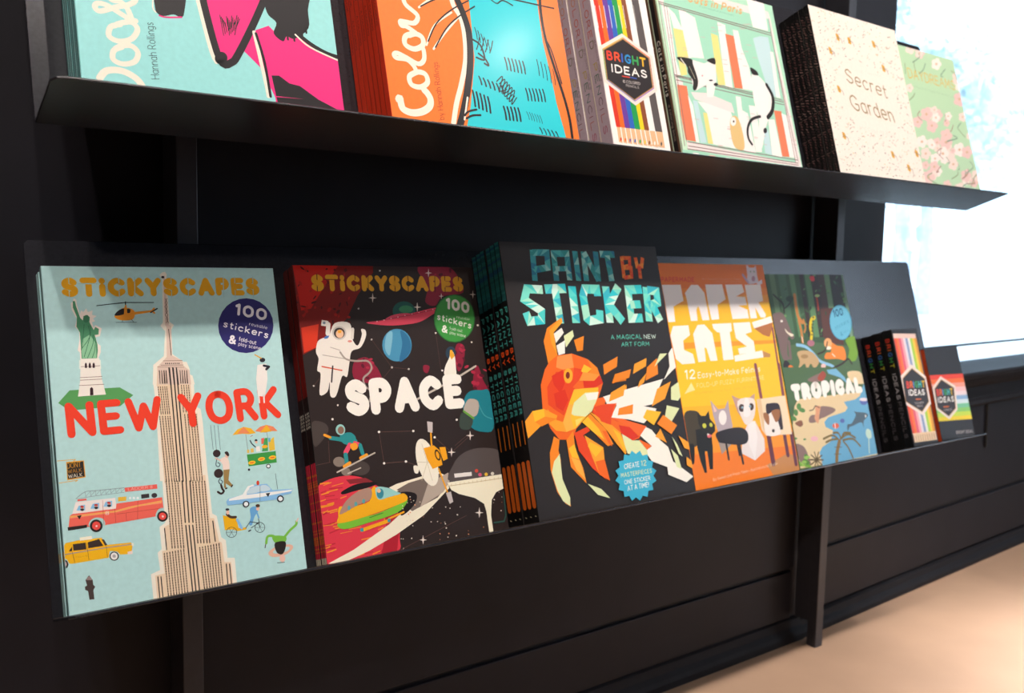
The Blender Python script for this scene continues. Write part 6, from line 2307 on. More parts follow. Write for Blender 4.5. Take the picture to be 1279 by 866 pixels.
["E","#f6e6dc",[1219,2713,1308,2727,1198,2659]],
["E","#f6e6dc",[1349,2759,1438,2772,1328,2704]],
["E","#d8b090",[1288,2683,1333,2690,1279,2658]],
["E","#e8c4bc",[264,1426,346,1435,245,1375]],
["E","#e8c4bc",[172,1353,254,1362,154,1303]],
["E","#e8c4bc",[72,1366,154,1375,54,1316]],
["E","#e8c4bc",[102,1447,183,1456,84,1396]],
["E","#e8c4bc",[221,1484,303,1493,202,1433]],
["E","#d8b090",[166,1415,207,1420,158,1392]],
["E","#f0d8cc",[1241,715,1334,722,1220,661]],
["E","#f0d8cc",[1137,639,1229,646,1116,585]],
["E","#f0d8cc",[1026,656,1117,663,1005,602]],
["E","#f0d8cc",[1060,742,1151,749,1039,688]],
["E","#f0d8cc",[1193,779,1285,786,1172,725]],
["E","#d8b090",[1131,706,1177,710,1122,681]],
["E","#f0d8cc",[1181,867,1261,874,1162,819]],
["E","#f0d8cc",[1090,800,1170,807,1071,753]],
["E","#f0d8cc",[992,814,1072,821,974,767]],
["E","#f0d8cc",[1022,890,1102,897,1004,842]],
["E","#f0d8cc",[1138,922,1219,930,1120,875]],
["E","#d8b090",[1084,858,1124,862,1076,837]],
["E","#f6e6dc",[2023,2092,2073,2098,2011,2063]],
["E","#f6e6dc",[1967,2049,2016,2055,1955,2020]],
["E","#f6e6dc",[1907,2055,1956,2061,1895,2026]],
["E","#f6e6dc",[1925,2102,1975,2108,1914,2073]],
["E","#f6e6dc",[1997,2124,2047,2131,1986,2095]],
["E","#d8b090",[1964,2084,1988,2088,1958,2071]],
["E","#e8c4bc",[768,1407,867,1418,745,1347]],
["E","#e8c4bc",[657,1321,755,1331,634,1262]],
["E","#e8c4bc",[537,1337,635,1347,515,1277]],
["E","#e8c4bc",[573,1432,671,1443,551,1372]],
["E","#e8c4bc",[716,1476,815,1487,693,1416]],
["E","#d8b090",[650,1394,699,1400,640,1367]],
["E","#f0d8cc",[1278,237,1374,243,1256,181]],
["E","#f0d8cc",[1170,160,1266,166,1148,105]],
["E","#f0d8cc",[1054,179,1149,185,1032,124]],
["E","#f0d8cc",[1089,268,1184,274,1067,212]],
["E","#f0d8cc",[1228,303,1324,310,1206,248]],
["E","#d8b090",[1164,229,1211,232,1153,204]],
["E","#f6e6dc",[2100,2354,2182,2366,2081,2306]],
["E","#f6e6dc",[2007,2283,2089,2294,1988,2235]],
["E","#f6e6dc",[1908,2292,1989,2303,1889,2244]],
["E","#f6e6dc",[1938,2369,2020,2380,1919,2321]],
["E","#f6e6dc",[2057,2408,2139,2419,2038,2359]],
["E","#d8b090",[2002,2341,2043,2347,1993,2319]],
["E","#e8c4bc",[206,610,269,615,192,572]],
["E","#e8c4bc",[136,557,198,562,121,519]],
["E","#e8c4bc",[59,569,121,574,45,531]],
["E","#e8c4bc",[82,630,144,635,68,592]],
["E","#e8c4bc",[173,655,235,661,158,617]],
["E","#d8b090",[131,604,162,607,124,587]],
["E","#f0d8cc",[445,1054,487,1058,436,1029]],
["E","#f0d8cc",[398,1018,440,1022,389,993]],
["E","#f0d8cc",[347,1025,389,1029,337,1000]],
["E","#f0d8cc",[362,1066,404,1070,353,1041]],
["E","#f0d8cc",[423,1084,465,1088,414,1059]],
["E","#d8b090",[395,1050,416,1052,391,1038]],
["E","#e8c4bc",[520,608,602,614,501,558]],
["E","#e8c4bc",[427,538,509,545,409,489]],
["E","#e8c4bc",[327,554,409,561,309,505]],
["E","#e8c4bc",[357,633,439,640,339,584]],
["E","#e8c4bc",[476,666,558,673,457,617]],
["E","#d8b090",[421,600,462,603,413,577]],
["E","#f0d8cc",[1624,472,1717,478,1603,419]],
["E","#f0d8cc",[1520,398,1612,404,1499,345]],
["E","#f0d8cc",[1409,415,1500,422,1387,363]],
["E","#f0d8cc",[1443,500,1534,506,1421,447]],
["E","#f0d8cc",[1576,535,1668,542,1555,482]],
["E","#d8b090",[1514,464,1560,467,1504,440]],
["E","#f6e6dc",[574,1619,635,1626,560,1581]],
["E","#f6e6dc",[505,1564,566,1571,491,1527]],
["E","#f6e6dc",[431,1574,491,1581,417,1536]],
["E","#f6e6dc",[453,1633,514,1640,439,1596]],
["E","#f6e6dc",[542,1661,603,1668,528,1624]],
["E","#d8b090",[501,1610,531,1614,494,1593]],
["E","#e8c4bc",[749,1410,841,1420,728,1354]],
["E","#e8c4bc",[646,1330,737,1339,625,1274]],
["E","#e8c4bc",[534,1344,625,1354,514,1289]],
["E","#e8c4bc",[568,1432,659,1442,547,1377]],
["E","#e8c4bc",[700,1473,792,1483,679,1418]],
["E","#d8b090",[639,1398,685,1403,630,1373]],
["E","#e8c4bc",[1860,400,1938,405,1842,356]],
["E","#e8c4bc",[1773,339,1850,344,1755,295]],
["E","#e8c4bc",[1679,354,1756,359,1662,310]],
["E","#e8c4bc",[1708,424,1785,429,1690,380]],
["E","#e8c4bc",[1820,453,1897,458,1802,409]],
["E","#d8b090",[1768,394,1806,396,1760,374]],
["E","#f0d8cc",[414,440,482,445,398,399]],
["E","#f0d8cc",[338,383,405,388,322,343]],
["E","#f0d8cc",[255,397,322,402,240,357]],
["E","#f0d8cc",[280,462,347,467,265,421]],
["E","#f0d8cc",[378,489,446,494,362,448]],
["E","#d8b090",[333,434,366,437,326,416]],
["E","#e8c4bc",[861,2834,948,2848,842,2781]],
["E","#e8c4bc",[765,2754,850,2767,745,2701]],
["E","#e8c4bc",[660,2762,745,2776,641,2709]],
["E","#e8c4bc",[692,2847,777,2861,672,2794]],
["E","#e8c4bc",[816,2892,902,2906,796,2839]],
["E","#d8b090",[759,2818,801,2825,750,2794]],
["E","#f0d8cc",[1032,871,1142,880,1007,806]],
["E","#f0d8cc",[909,779,1018,789,884,715]],
["E","#f0d8cc",[777,799,885,808,752,735]],
["E","#f0d8cc",[817,902,925,911,792,837]],
["E","#f0d8cc",[975,946,1084,956,949,882]],
["E","#d8b090",[902,859,956,864,890,830]],
["E","#f6e6dc",[1606,1029,1714,1039,1581,967]],
["E","#f6e6dc",[1485,941,1592,950,1460,878]],
["E","#f6e6dc",[1355,959,1461,968,1330,897]],
["E","#f6e6dc",[1395,1058,1501,1068,1370,996]],
["E","#f6e6dc",[1550,1102,1658,1112,1525,1040]],
["E","#d8b090",[1478,1018,1531,1023,1466,989]],
["E","#f0d8cc",[719,1639,809,1650,699,1585]],
["E","#f0d8cc",[619,1560,708,1571,598,1506]],
["E","#f0d8cc",[510,1574,599,1584,490,1520]],
["E","#f0d8cc",[543,1660,631,1671,522,1606]],
["E","#f0d8cc",[672,1701,761,1712,651,1647]],
["E","#d8b090",[612,1627,657,1632,603,1602]],
["E","#f6e6dc",[278,1058,367,1066,257,1003]],
["E","#f6e6dc",[178,980,267,988,158,926]],
["E","#f6e6dc",[69,996,158,1004,50,942]],
["E","#f6e6dc",[102,1082,190,1091,82,1028]],
["E","#f6e6dc",[231,1121,320,1130,210,1067]],
["E","#d8b090",[171,1047,216,1051,162,1023]],
["E","#e8c4bc",[266,391,371,399,242,328]],
["E","#e8c4bc",[149,304,253,311,125,241]],
["E","#e8c4bc",[22,325,125,332,-1,263]],
["E","#e8c4bc",[60,425,163,433,37,363]],
["E","#e8c4bc",[210,466,315,474,187,403]],
["E","#d8b090",[141,382,193,386,130,354]],
["E","#f0d8cc",[1962,1715,2038,1724,1944,1670]],
["E","#f0d8cc",[1875,1650,1951,1659,1857,1606]],
["E","#f0d8cc",[1782,1661,1858,1669,1765,1616]],
["E","#f0d8cc",[1811,1732,1887,1740,1793,1687]],
["E","#f0d8cc",[1922,1765,1998,1774,1904,1721]],
["E","#d8b090",[1870,1704,1908,1709,1862,1684]],
["E","#f6e6dc",[1398,1664,1465,1672,1383,1625]],
["E","#f6e6dc",[1323,1607,1389,1614,1307,1567]],
["E","#f6e6dc",[1242,1616,1308,1624,1226,1577]],
["E","#f6e6dc",[1267,1679,1333,1687,1251,1640]],
["E","#f6e6dc",[1363,1709,1430,1717,1348,1670]],
["E","#d8b090",[1318,1655,1352,1659,1311,1637]],
["E","#f0d8cc",[205,2063,266,2071,192,2025]],
["E","#f0d8cc",[137,2007,198,2015,124,1969]],
["E","#f0d8cc",[63,2015,124,2023,50,1977]],
["E","#f0d8cc",[85,2076,146,2084,72,2038]],
["E","#f0d8cc",[173,2105,234,2114,159,2067]],
["E","#d8b090",[133,2053,163,2057,127,2036]],
["E","#f6e6dc",[1524,399,1578,403,1511,368]],
["E","#f6e6dc",[1463,355,1517,359,1450,324]],
["E","#f6e6dc",[1397,366,1450,369,1384,335]],
["E","#f6e6dc",[1417,416,1471,420,1404,385]],
["E","#f6e6dc",[1496,436,1550,440,1483,405]],
["E","#d8b090",[1459,394,1486,396,1453,380]],
["E","#e8c4bc",[1275,1516,1332,1522,1262,1482]],
["E","#e8c4bc",[1211,1467,1268,1473,1198,1433]],
["E","#e8c4bc",[1142,1475,1199,1481,1129,1442]],
["E","#e8c4bc",[1163,1529,1220,1535,1150,1495]],
["E","#e8c4bc",[1246,1554,1302,1560,1232,1520]],
["E","#d8b090",[1207,1508,1236,1511,1201,1493]],
["E","#f0d8cc",[2055,563,2152,570,2032,508]],
["E","#f0d8cc",[1945,486,2042,493,1923,431]],
["E","#f0d8cc",[1828,504,1924,511,1806,449]],
["E","#f0d8cc",[1864,591,1960,598,1842,536]],
["E","#f0d8cc",[2004,628,2101,635,1982,573]],
["E","#d8b090",[1939,554,1987,558,1929,529]],
["E","#f6e6dc",[898,769,958,774,884,733]],
["E","#f6e6dc",[830,718,890,723,816,683]],
["E","#f6e6dc",[756,729,816,734,743,694]],
["E","#f6e6dc",[779,786,838,792,765,751]],
["E","#f6e6dc",[866,811,926,816,852,775]],
["E","#d8b090",[826,763,855,765,819,747]],
["E","#e8c4bc",[1866,1001,1968,1010,1842,942]],
["E","#e8c4bc",[1751,917,1852,926,1728,859]],
["E","#e8c4bc",[1628,934,1729,943,1605,877]],
["E","#e8c4bc",[1666,1028,1767,1037,1643,969]],
["E","#e8c4bc",[1813,1069,1915,1078,1789,1010]],
["E","#d8b090",[1745,990,1795,994,1734,963]],
["E","#f0d8cc",[2163,2522,2282,2539,2135,2453]],
["E","#f0d8cc",[2029,2419,2147,2435,2002,2350]],
["E","#f0d8cc",[1887,2431,2003,2448,1859,2363]],
["E","#f0d8cc",[1931,2542,2047,2559,1903,2473]],
["E","#f0d8cc",[2101,2599,2220,2616,2074,2529]],
["E","#d8b090",[2022,2502,2080,2511,2009,2471]],
["E","#f6e6dc",[537,1070,590,1075,524,1038]],
["E","#f6e6dc",[476,1024,530,1029,464,992]],
["E","#f6e6dc",[411,1033,464,1038,399,1001]],
["E","#f6e6dc",[431,1085,484,1090,419,1053]],
["E","#f6e6dc",[508,1108,562,1113,496,1075]],
["E","#d8b090",[473,1064,499,1066,467,1049]],
["E","#f0d8cc",[2054,1343,2114,1349,2040,1308]],
["E","#f0d8cc",[1986,1293,2046,1299,1972,1259]],
["E","#f0d8cc",[1913,1302,1973,1308,1900,1268]],
["E","#f0d8cc",[1936,1357,1995,1364,1922,1323]],
["E","#f0d8cc",[2023,1383,2083,1389,2009,1348]],
["E","#d8b090",[1982,1336,2012,1339,1976,1320]],
["E","#e8c4bc",[1638,525,1737,532,1614,468]],
["E","#e8c4bc",[1526,445,1624,452,1503,388]],
["E","#e8c4bc",[1406,464,1504,471,1383,407]],
["E","#e8c4bc",[1442,554,1541,562,1420,498]],
["E","#e8c4bc",[1586,592,1685,600,1563,535]],
["E","#d8b090",[1519,516,1568,519,1509,490]],
["E","#f0d8cc",[662,1601,732,1609,646,1558]],
["E","#f0d8cc",[583,1539,653,1547,567,1496]],
["E","#f0d8cc",[498,1549,567,1557,482,1507]],
["E","#f0d8cc",[524,1617,593,1625,508,1575]],
["E","#f0d8cc",[625,1649,695,1657,609,1607]],
["E","#d8b090",[578,1591,613,1595,571,1572]],
["E","#e8c4bc",[1216,1261,1324,1272,1191,1198]],
["E","#e8c4bc",[1095,1170,1202,1181,1071,1107]],
["E","#e8c4bc",[966,1188,1071,1198,941,1125]],
["E","#e8c4bc",[1005,1289,1111,1300,981,1226]],
["E","#e8c4bc",[1160,1335,1267,1346,1135,1271]],
["E","#d8b090",[1088,1249,1141,1254,1077,1220]],
["E","#e8c4bc",[1161,1132,1269,1142,1137,1069]],
["E","#e8c4bc",[1041,1042,1147,1052,1017,979]],
["E","#e8c4bc",[912,1060,1017,1070,888,997]],
["E","#e8c4bc",[951,1160,1057,1171,927,1097]],
["E","#e8c4bc",[1105,1205,1212,1216,1081,1142]],
["E","#d8b090",[1034,1120,1087,1125,1023,1091]],
["E","#e8c4bc",[784,1092,855,1099,768,1050]],
["E","#e8c4bc",[705,1032,775,1039,688,990]],
["E","#e8c4bc",[619,1044,689,1051,603,1002]],
["E","#e8c4bc",[645,1112,715,1118,629,1069]],
["E","#e8c4bc",[747,1142,817,1149,731,1099]],
["E","#d8b090",[700,1084,735,1088,692,1065]],
["E","#f0d8cc",[323,838,408,845,303,786]],
["E","#f0d8cc",[227,765,312,772,208,713]],
["E","#f0d8cc",[123,780,208,788,104,729]],
["E","#f0d8cc",[154,863,239,870,135,811]],
["E","#f0d8cc",[277,899,363,906,258,847]],
["E","#d8b090",[221,829,263,833,212,805]],
["E","#f6e6dc",[933,1583,1008,1592,916,1538]],
["E","#f6e6dc",[849,1518,924,1526,832,1473]],
["E","#f6e6dc",[759,1529,833,1537,742,1485]],
["E","#f6e6dc",[786,1601,860,1609,769,1556]],
["E","#f6e6dc",[894,1634,969,1643,877,1589]],
["E","#d8b090",[844,1573,881,1577,836,1553]],
["E","#f0d8cc",[747,974,807,980,733,938]],
["E","#f0d8cc",[680,923,739,929,666,888]],
["E","#f0d8cc",[607,934,666,939,594,898]],
["E","#f0d8cc",[629,991,688,996,615,955]],
["E","#f0d8cc",[715,1016,775,1022,702,980]],
["E","#d8b090",[676,968,705,970,669,951]],
["E","#e8c4bc",[1270,979,1316,983,1259,952]],
["E","#e8c4bc",[1218,941,1264,945,1208,914]],
["E","#e8c4bc",[1163,949,1208,953,1152,922]],
["E","#e8c4bc",[1180,991,1225,996,1169,965]],
["E","#e8c4bc",[1246,1010,1292,1014,1235,983]],
["E","#d8b090",[1215,974,1238,976,1211,962]],
["E","#f0d8cc",[920,1733,976,1739,907,1699]],
["E","#f0d8cc",[858,1684,913,1690,845,1650]],
["E","#f0d8cc",[790,1692,845,1698,777,1658]],
["E","#f0d8cc",[811,1745,866,1752,798,1712]],
["E","#f0d8cc",[891,1771,947,1777,878,1737]],
["E","#d8b090",[854,1725,882,1728,848,1710]],
["E","#f6e6dc",[947,893,1050,902,923,832]],
["E","#f6e6dc",[831,806,933,815,807,746]],
["E","#f6e6dc",[706,825,808,833,683,764]],
["E","#f6e6dc",[744,922,846,931,721,861]],
["E","#f6e6dc",[892,964,995,974,869,903]],
["E","#d8b090",[824,882,875,886,813,854]],
["E","#e8c4bc",[649,1615,752,1627,625,1552]],
["E","#e8c4bc",[533,1524,636,1536,510,1462]],
["E","#e8c4bc",[409,1539,510,1551,386,1477]],
["E","#e8c4bc",[446,1639,548,1651,423,1577]],
["E","#e8c4bc",[594,1686,697,1699,571,1624]],
["E","#d8b090",[526,1601,577,1607,515,1572]],
["E","#f0d8cc",[819,2824,888,2835,803,2781]],
["E","#f0d8cc",[742,2759,810,2770,726,2717]],
["E","#f0d8cc",[658,2766,726,2777,642,2724]],
["E","#f0d8cc",[683,2834,751,2845,667,2792]],
["E","#f0d8cc",[783,2870,852,2882,767,2828]],
["E","#d8b090",[737,2811,771,2816,730,2791]],
["E","#e8c4bc",[2041,2083,2158,2098,2013,2014]],
["E","#e8c4bc",[1908,1982,2025,1996,1881,1914]],
["E","#e8c4bc",[1766,1996,1882,2011,1739,1928]],
["E","#e8c4bc",[1810,2105,1926,2120,1783,2037]],
["E","#e8c4bc",[1979,2159,2097,2175,1952,2091]],
["E","#d8b090",[1900,2065,1959,2072,1888,2034]],
["E","#f0d8cc",[556,2884,645,2899,535,2828]],
["E","#f0d8cc",[456,2800,545,2814,436,2744]],
["E","#f0d8cc",[348,2808,436,2823,328,2753]],
["E","#f0d8cc",[380,2897,468,2912,360,2842]],
["E","#f0d8cc",[509,2945,598,2959,488,2889]],
["E","#d8b090",[449,2867,494,2874,440,2841]],
["E","#f6e6dc",[579,1025,644,1032,564,986]],
["E","#f6e6dc",[506,969,571,975,491,930]],
["E","#f6e6dc",[427,981,491,987,412,942]],
["E","#f6e6dc",[451,1043,515,1050,436,1004]],
["E","#f6e6dc",[545,1071,610,1077,530,1032]],
["E","#d8b090",[501,1018,534,1021,495,1000]],
["C","#8a9a70",20,[1883,171,1784,62,2084,-19]],
["C","#7a9a80",20,[1348,1282,1485,1241,1075,1144]],
["C","#a07868",19,[756,985,762,904,689,830]],
["C","#7a9a80",19,[1506,371,1294,262,1699,225]],
["C","#8a9a70",18,[143,2527,127,2448,93,2320]],
["C","#a07868",19,[1209,1678,1208,1584,1165,1540]],
["C","#8a9a70",18,[295,473,103,378,447,260]],
["C","#7a9a80",20,[1585,2622,1361,2465,1436,2449]],
["C","#8a9a70",18,[274,1975,197,1900,-42,1768]],
["C","#a07868",19,[1523,609,1515,549,1440,464]],
["C","#7a9a80",20,[1752,1572,1591,1462,1661,1392]],
["C","#8a9a70",21,[1808,2622,1940,2572,1959,2467]],
["C","#a07868",18,[663,633,452,496,545,520]],
["C","#8a9a70",20,[1942,571,1825,502,1605,296]],
["C","#a07868",18,[311,1637,209,1538,312,1461]],
["C","#7a9a80",19,[917,823,1006,730,932,711]],
["C","#a07868",20,[1751,480,1788,381,1491,359]],
["C","#7a9a80",19,[879,2630,749,2485,573,2390]],
["C","#a07868",19,[1648,651,1603,560,1341,437]],
["C","#7a9a80",20,[1776,810,1858,704,1492,546]],
["C","#8a9a70",19,[484,2617,460,2510,487,2425]],
["C","#a07868",18,[829,984,630,896,792,776]],
["C","#8a9a70",19,[1246,589,1205,505,955,412]],
["C","#a07868",19,[1044,297,990,196,824,120]],
["C","#8a9a70",20,[1585,1460,1656,1388,1802,1293]],
["C","#7a9a80",19,[700,2799,715,2731,425,2584]],
["C","#a07868",19,[1437,1495,1332,1381,1280,1356]],
["C","#7a9a80",19,[1305,731,1322,627,1266,618]],
["T","#e0b040",9,"DAYDREAMS",[167,2251,1815,2224,178,2449]],
["T","#5a7a60",3.5,"colouring pages for every season",[281,2089,1905,2059,278,2128]]]}''')
# ------------------------------------------------------------------ helpers
def lin(c): return c/12.92 if c <= .04045 else ((c+.055)/1.055)**2.4
def hexc(h): return tuple(lin(int(h[i:i+2], 16)/255) for i in (1, 3, 5))
def mat(name, col, rough=.5, noise=.06, scale=40, spec=.5, bump=0, coat=0, metal=0):
    m = bpy.data.materials.new(name); m.use_nodes = True; n = m.node_tree; b = n.nodes['Principled BSDF']
    b.inputs['Roughness'].default_value = rough; b.inputs['Specular IOR Level'].default_value = spec; b.inputs['Metallic'].default_value = metal
    b.inputs['Coat Weight'].default_value = coat
    c = hexc(col) if isinstance(col, str) else col
    t = n.nodes.new('ShaderNodeTexCoord'); z = n.nodes.new('ShaderNodeTexNoise'); z.inputs['Scale'].default_value = scale; z.inputs['Detail'].default_value = 5
    r = n.nodes.new('ShaderNodeValToRGB')
    r.color_ramp.elements[0].position = .3; r.color_ramp.elements[1].position = .7
    r.color_ramp.elements[0].color = tuple(v*(1-noise) for v in c)+(1,); r.color_ramp.elements[1].color = tuple(min(1, v*(1+noise)) for v in c)+(1,)
    n.links.new(t.outputs['Object'], z.inputs['Vector']); n.links.new(z.outputs['Fac'], r.inputs['Fac']); n.links.new(r.outputs['Color'], b.inputs['Base Color'])
    if bump:
        bp = n.nodes.new('ShaderNodeBump'); bp.inputs['Strength'].default_value = bump; bp.inputs['Distance'].default_value = .002
        n.links.new(z.outputs['Fac'], bp.inputs['Height']); n.links.new(bp.outputs['Normal'], b.inputs['Normal'])
    return m
def print_mat(name, rough, coat=0):
    m = bpy.data.materials.new(name); m.use_nodes = True; n = m.node_tree; b = n.nodes['Principled BSDF']
    a = n.nodes.new('ShaderNodeAttribute'); a.attribute_name = 'ink'
    z = n.nodes.new('ShaderNodeTexNoise'); z.inputs['Scale'].default_value = 900; t = n.nodes.new('ShaderNodeTexCoord')
    mx = n.nodes.new('ShaderNodeMix'); mx.data_type = 'RGBA'; mx.blend_type = 'MULTIPLY'; mx.inputs['Factor'].default_value = .12
    n.links.new(t.outputs['Object'], z.inputs['Vector']); n.links.new(a.outputs['Color'], mx.inputs['A']); n.links.new(z.outputs['Color'], mx.inputs['B'])
    n.links.new(mx.outputs['Result'], b.inputs['Base Color']); b.inputs['Roughness'].default_value = rough; b.inputs['Specular IOR Level'].default_value = .3; b.inputs['Coat Weight'].default_value = coat; b.inputs['Coat Roughness'].default_value = .15
    return m
MAT = dict(
    metal=mat('black_powder_coated_steel', (.018, .0175, .022), .26, .15, 300, .55, .02),
    post=mat('charcoal_steel_post', (.028, .028, .034), .45, .1, 60, .5),
    wall=mat('black_painted_board', (.0085, .0078, .0115), .55, .2, 12, .3, .1),
    trim=mat('black_trim_paint', (.009, .009, .012), .65, .15, 30, .25),
    floor=mat('beige_concrete', '#b3947c', .45, .1, 3.5, .4, .15),
    ceil=mat('dark_ceiling', (.06, .06, .06), .8),
    room=mat('charcoal_wall_paint', (.05, .048, .05), .8),
    paper=mat('page_edges', '#d9d0c2', .85, .12, 500),
    white=mat('white_board', '#efe6dc', .6), print=print_mat('printed_matt_card', .42), gloss=print_mat('printed_gloss_card', .33, .12),
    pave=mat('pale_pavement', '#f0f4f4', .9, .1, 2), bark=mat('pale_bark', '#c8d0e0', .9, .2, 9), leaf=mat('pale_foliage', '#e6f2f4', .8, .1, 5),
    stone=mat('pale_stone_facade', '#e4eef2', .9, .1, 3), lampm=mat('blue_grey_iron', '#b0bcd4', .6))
g = bpy.data.materials.new('window_glass'); g.use_nodes = True; n = g.node_tree; n.nodes.clear()
o_ = n.nodes.new('ShaderNodeOutputMaterial'); t_ = n.nodes.new('ShaderNodeBsdfTransparent'); t_.inputs['Color'].default_value = (.93, .98, 1, 1)
gl = n.nodes.new('ShaderNodeBsdfGlossy'); gl.inputs['Roughness'].default_value = .02; geo = n.nodes.new('ShaderNodeNewGeometry'); mr = n.nodes.new('ShaderNodeMapRange'); mr.inputs['To Min'].default_value = 1.45; mr.inputs['To Max'].default_value = 1/1.45; fr = n.nodes.new('ShaderNodeFresnel'); n.links.new(geo.outputs['Backfacing'], mr.inputs['Value']); n.links.new(mr.outputs['Result'], fr.inputs['IOR']); mx = n.nodes.new('ShaderNodeMixShader')
n.links.new(fr.outputs[0], mx.inputs[0]); n.links.new(t_.outputs[0], mx.inputs[1]); n.links.new(gl.outputs[0], mx.inputs[2]); n.links.new(mx.outputs[0], o_.inputs[0])
MAT['glass'] = g
def flat(name, h, rough=.42, coat=0): return mat(name, tuple(v*.93 for v in hexc(h)), rough, .04, 200, .3, 0, coat)

def link(name, me, m, parent=None, loc=None, rot=None):
    ob = bpy.data.objects.new(name, me); COL.objects.link(ob)
    if m is not None and not me.materials: me.materials.append(m)
    if parent: ob.parent = parent
    if loc: ob.location = loc
    if rot: ob.rotation_euler = rot
    return ob
def bm_box(bm, a, b):
    x0, y0, z0 = a; x1, y1, z1 = b
    v = [bm.verts.new(p) for p in ((x0,y0,z0),(x1,y0,z0),(x1,y1,z0),(x0,y1,z0),(x0,y0,z1),(x1,y0,z1),(x1,y1,z1),(x0,y1,z1))]
    for f in ((0,3,2,1),(4,5,6,7),(0,1,5,4),(1,2,6,5),(2,3,7,6),(3,0,4,7)): bm.faces.new([v[i] for i in f])
def box(name, m, boxes, parent=None, bevel=0, seg=2, **k):
    bm = bmesh.new()
    for a, b in boxes: bm_box(bm, a, b)
    if bevel: bmesh.ops.bevel(bm, geom=bm.edges[:], offset=bevel, segments=seg, affect='EDGES', profile=.5)
    me = bpy.data.meshes.new(name); bm.to_mesh(me); bm.free()
    return link(name, me, m, parent, **k)
def prism(name, m, pts, ax, lo, hi, parent=None, bevel=0, **k):
    """profile pts (2D) extruded along axis ax from lo to hi"""
    bm = bmesh.new()
    def P(p, t):
        q = list(p); q.insert(ax, t); return q
    A = [bm.verts.new(P(p, lo)) for p in pts]; B = [bm.verts.new(P(p, hi)) for p in pts]
    bm.faces.new(A); bm.faces.new(B[::-1])
    for i in range(len(pts)): j = (i+1) % len(pts); bm.faces.new((A[j], A[i], B[i], B[j]))
    bmesh.ops.recalc_face_normals(bm, faces=bm.faces[:])
    if bevel: bmesh.ops.bevel(bm, geom=bm.edges[:], offset=bevel, segments=2, affect='EDGES', profile=.5)
    me = bpy.data.meshes.new(name); bm.to_mesh(me); bm.free()
    return link(name, me, m, parent, **k)
def tube(bm, path, rad, n=8):
    rings = []
    for i, p in enumerate(path):
        a = Vector(path[max(i-1, 0)]); b = Vector(path[min(i+1, len(path)-1)]); d = (b-a).normalized()
        s = d.orthogonal().normalized(); t = d.cross(s)
        rr = rad[i] if isinstance(rad, (list, tuple)) else rad
        rings.append([bm.verts.new(Vector(p)+s*rr*math.cos(2*math.pi*k/n)+t*rr*math.sin(2*math.pi*k/n)) for k in range(n)])
    for A, B in zip(rings, rings[1:]):
        for k in range(n): bm.faces.new((A[k], A[(k+1) % n], B[(k+1) % n], B[k]))
    bm.faces.new(rings[0][::-1]); bm.faces.new(rings[-1])
def empty(name, loc=(0,0,0), rot=(0,0,0), label=None, cat=None, group=None, kind=None):
    e = bpy.data.objects.new(name, None); COL.objects.link(e); e.location = loc; e.rotation_euler = rot; e.empty_display_size = .02
    return tag(e, label, cat, group, kind)
def tag(e, label=None, cat=None, group=None, kind=None):
    for k, v in (('label', label), ('category', cat), ('group', group), ('kind', kind)):
        if v: e[k] = v
    return e

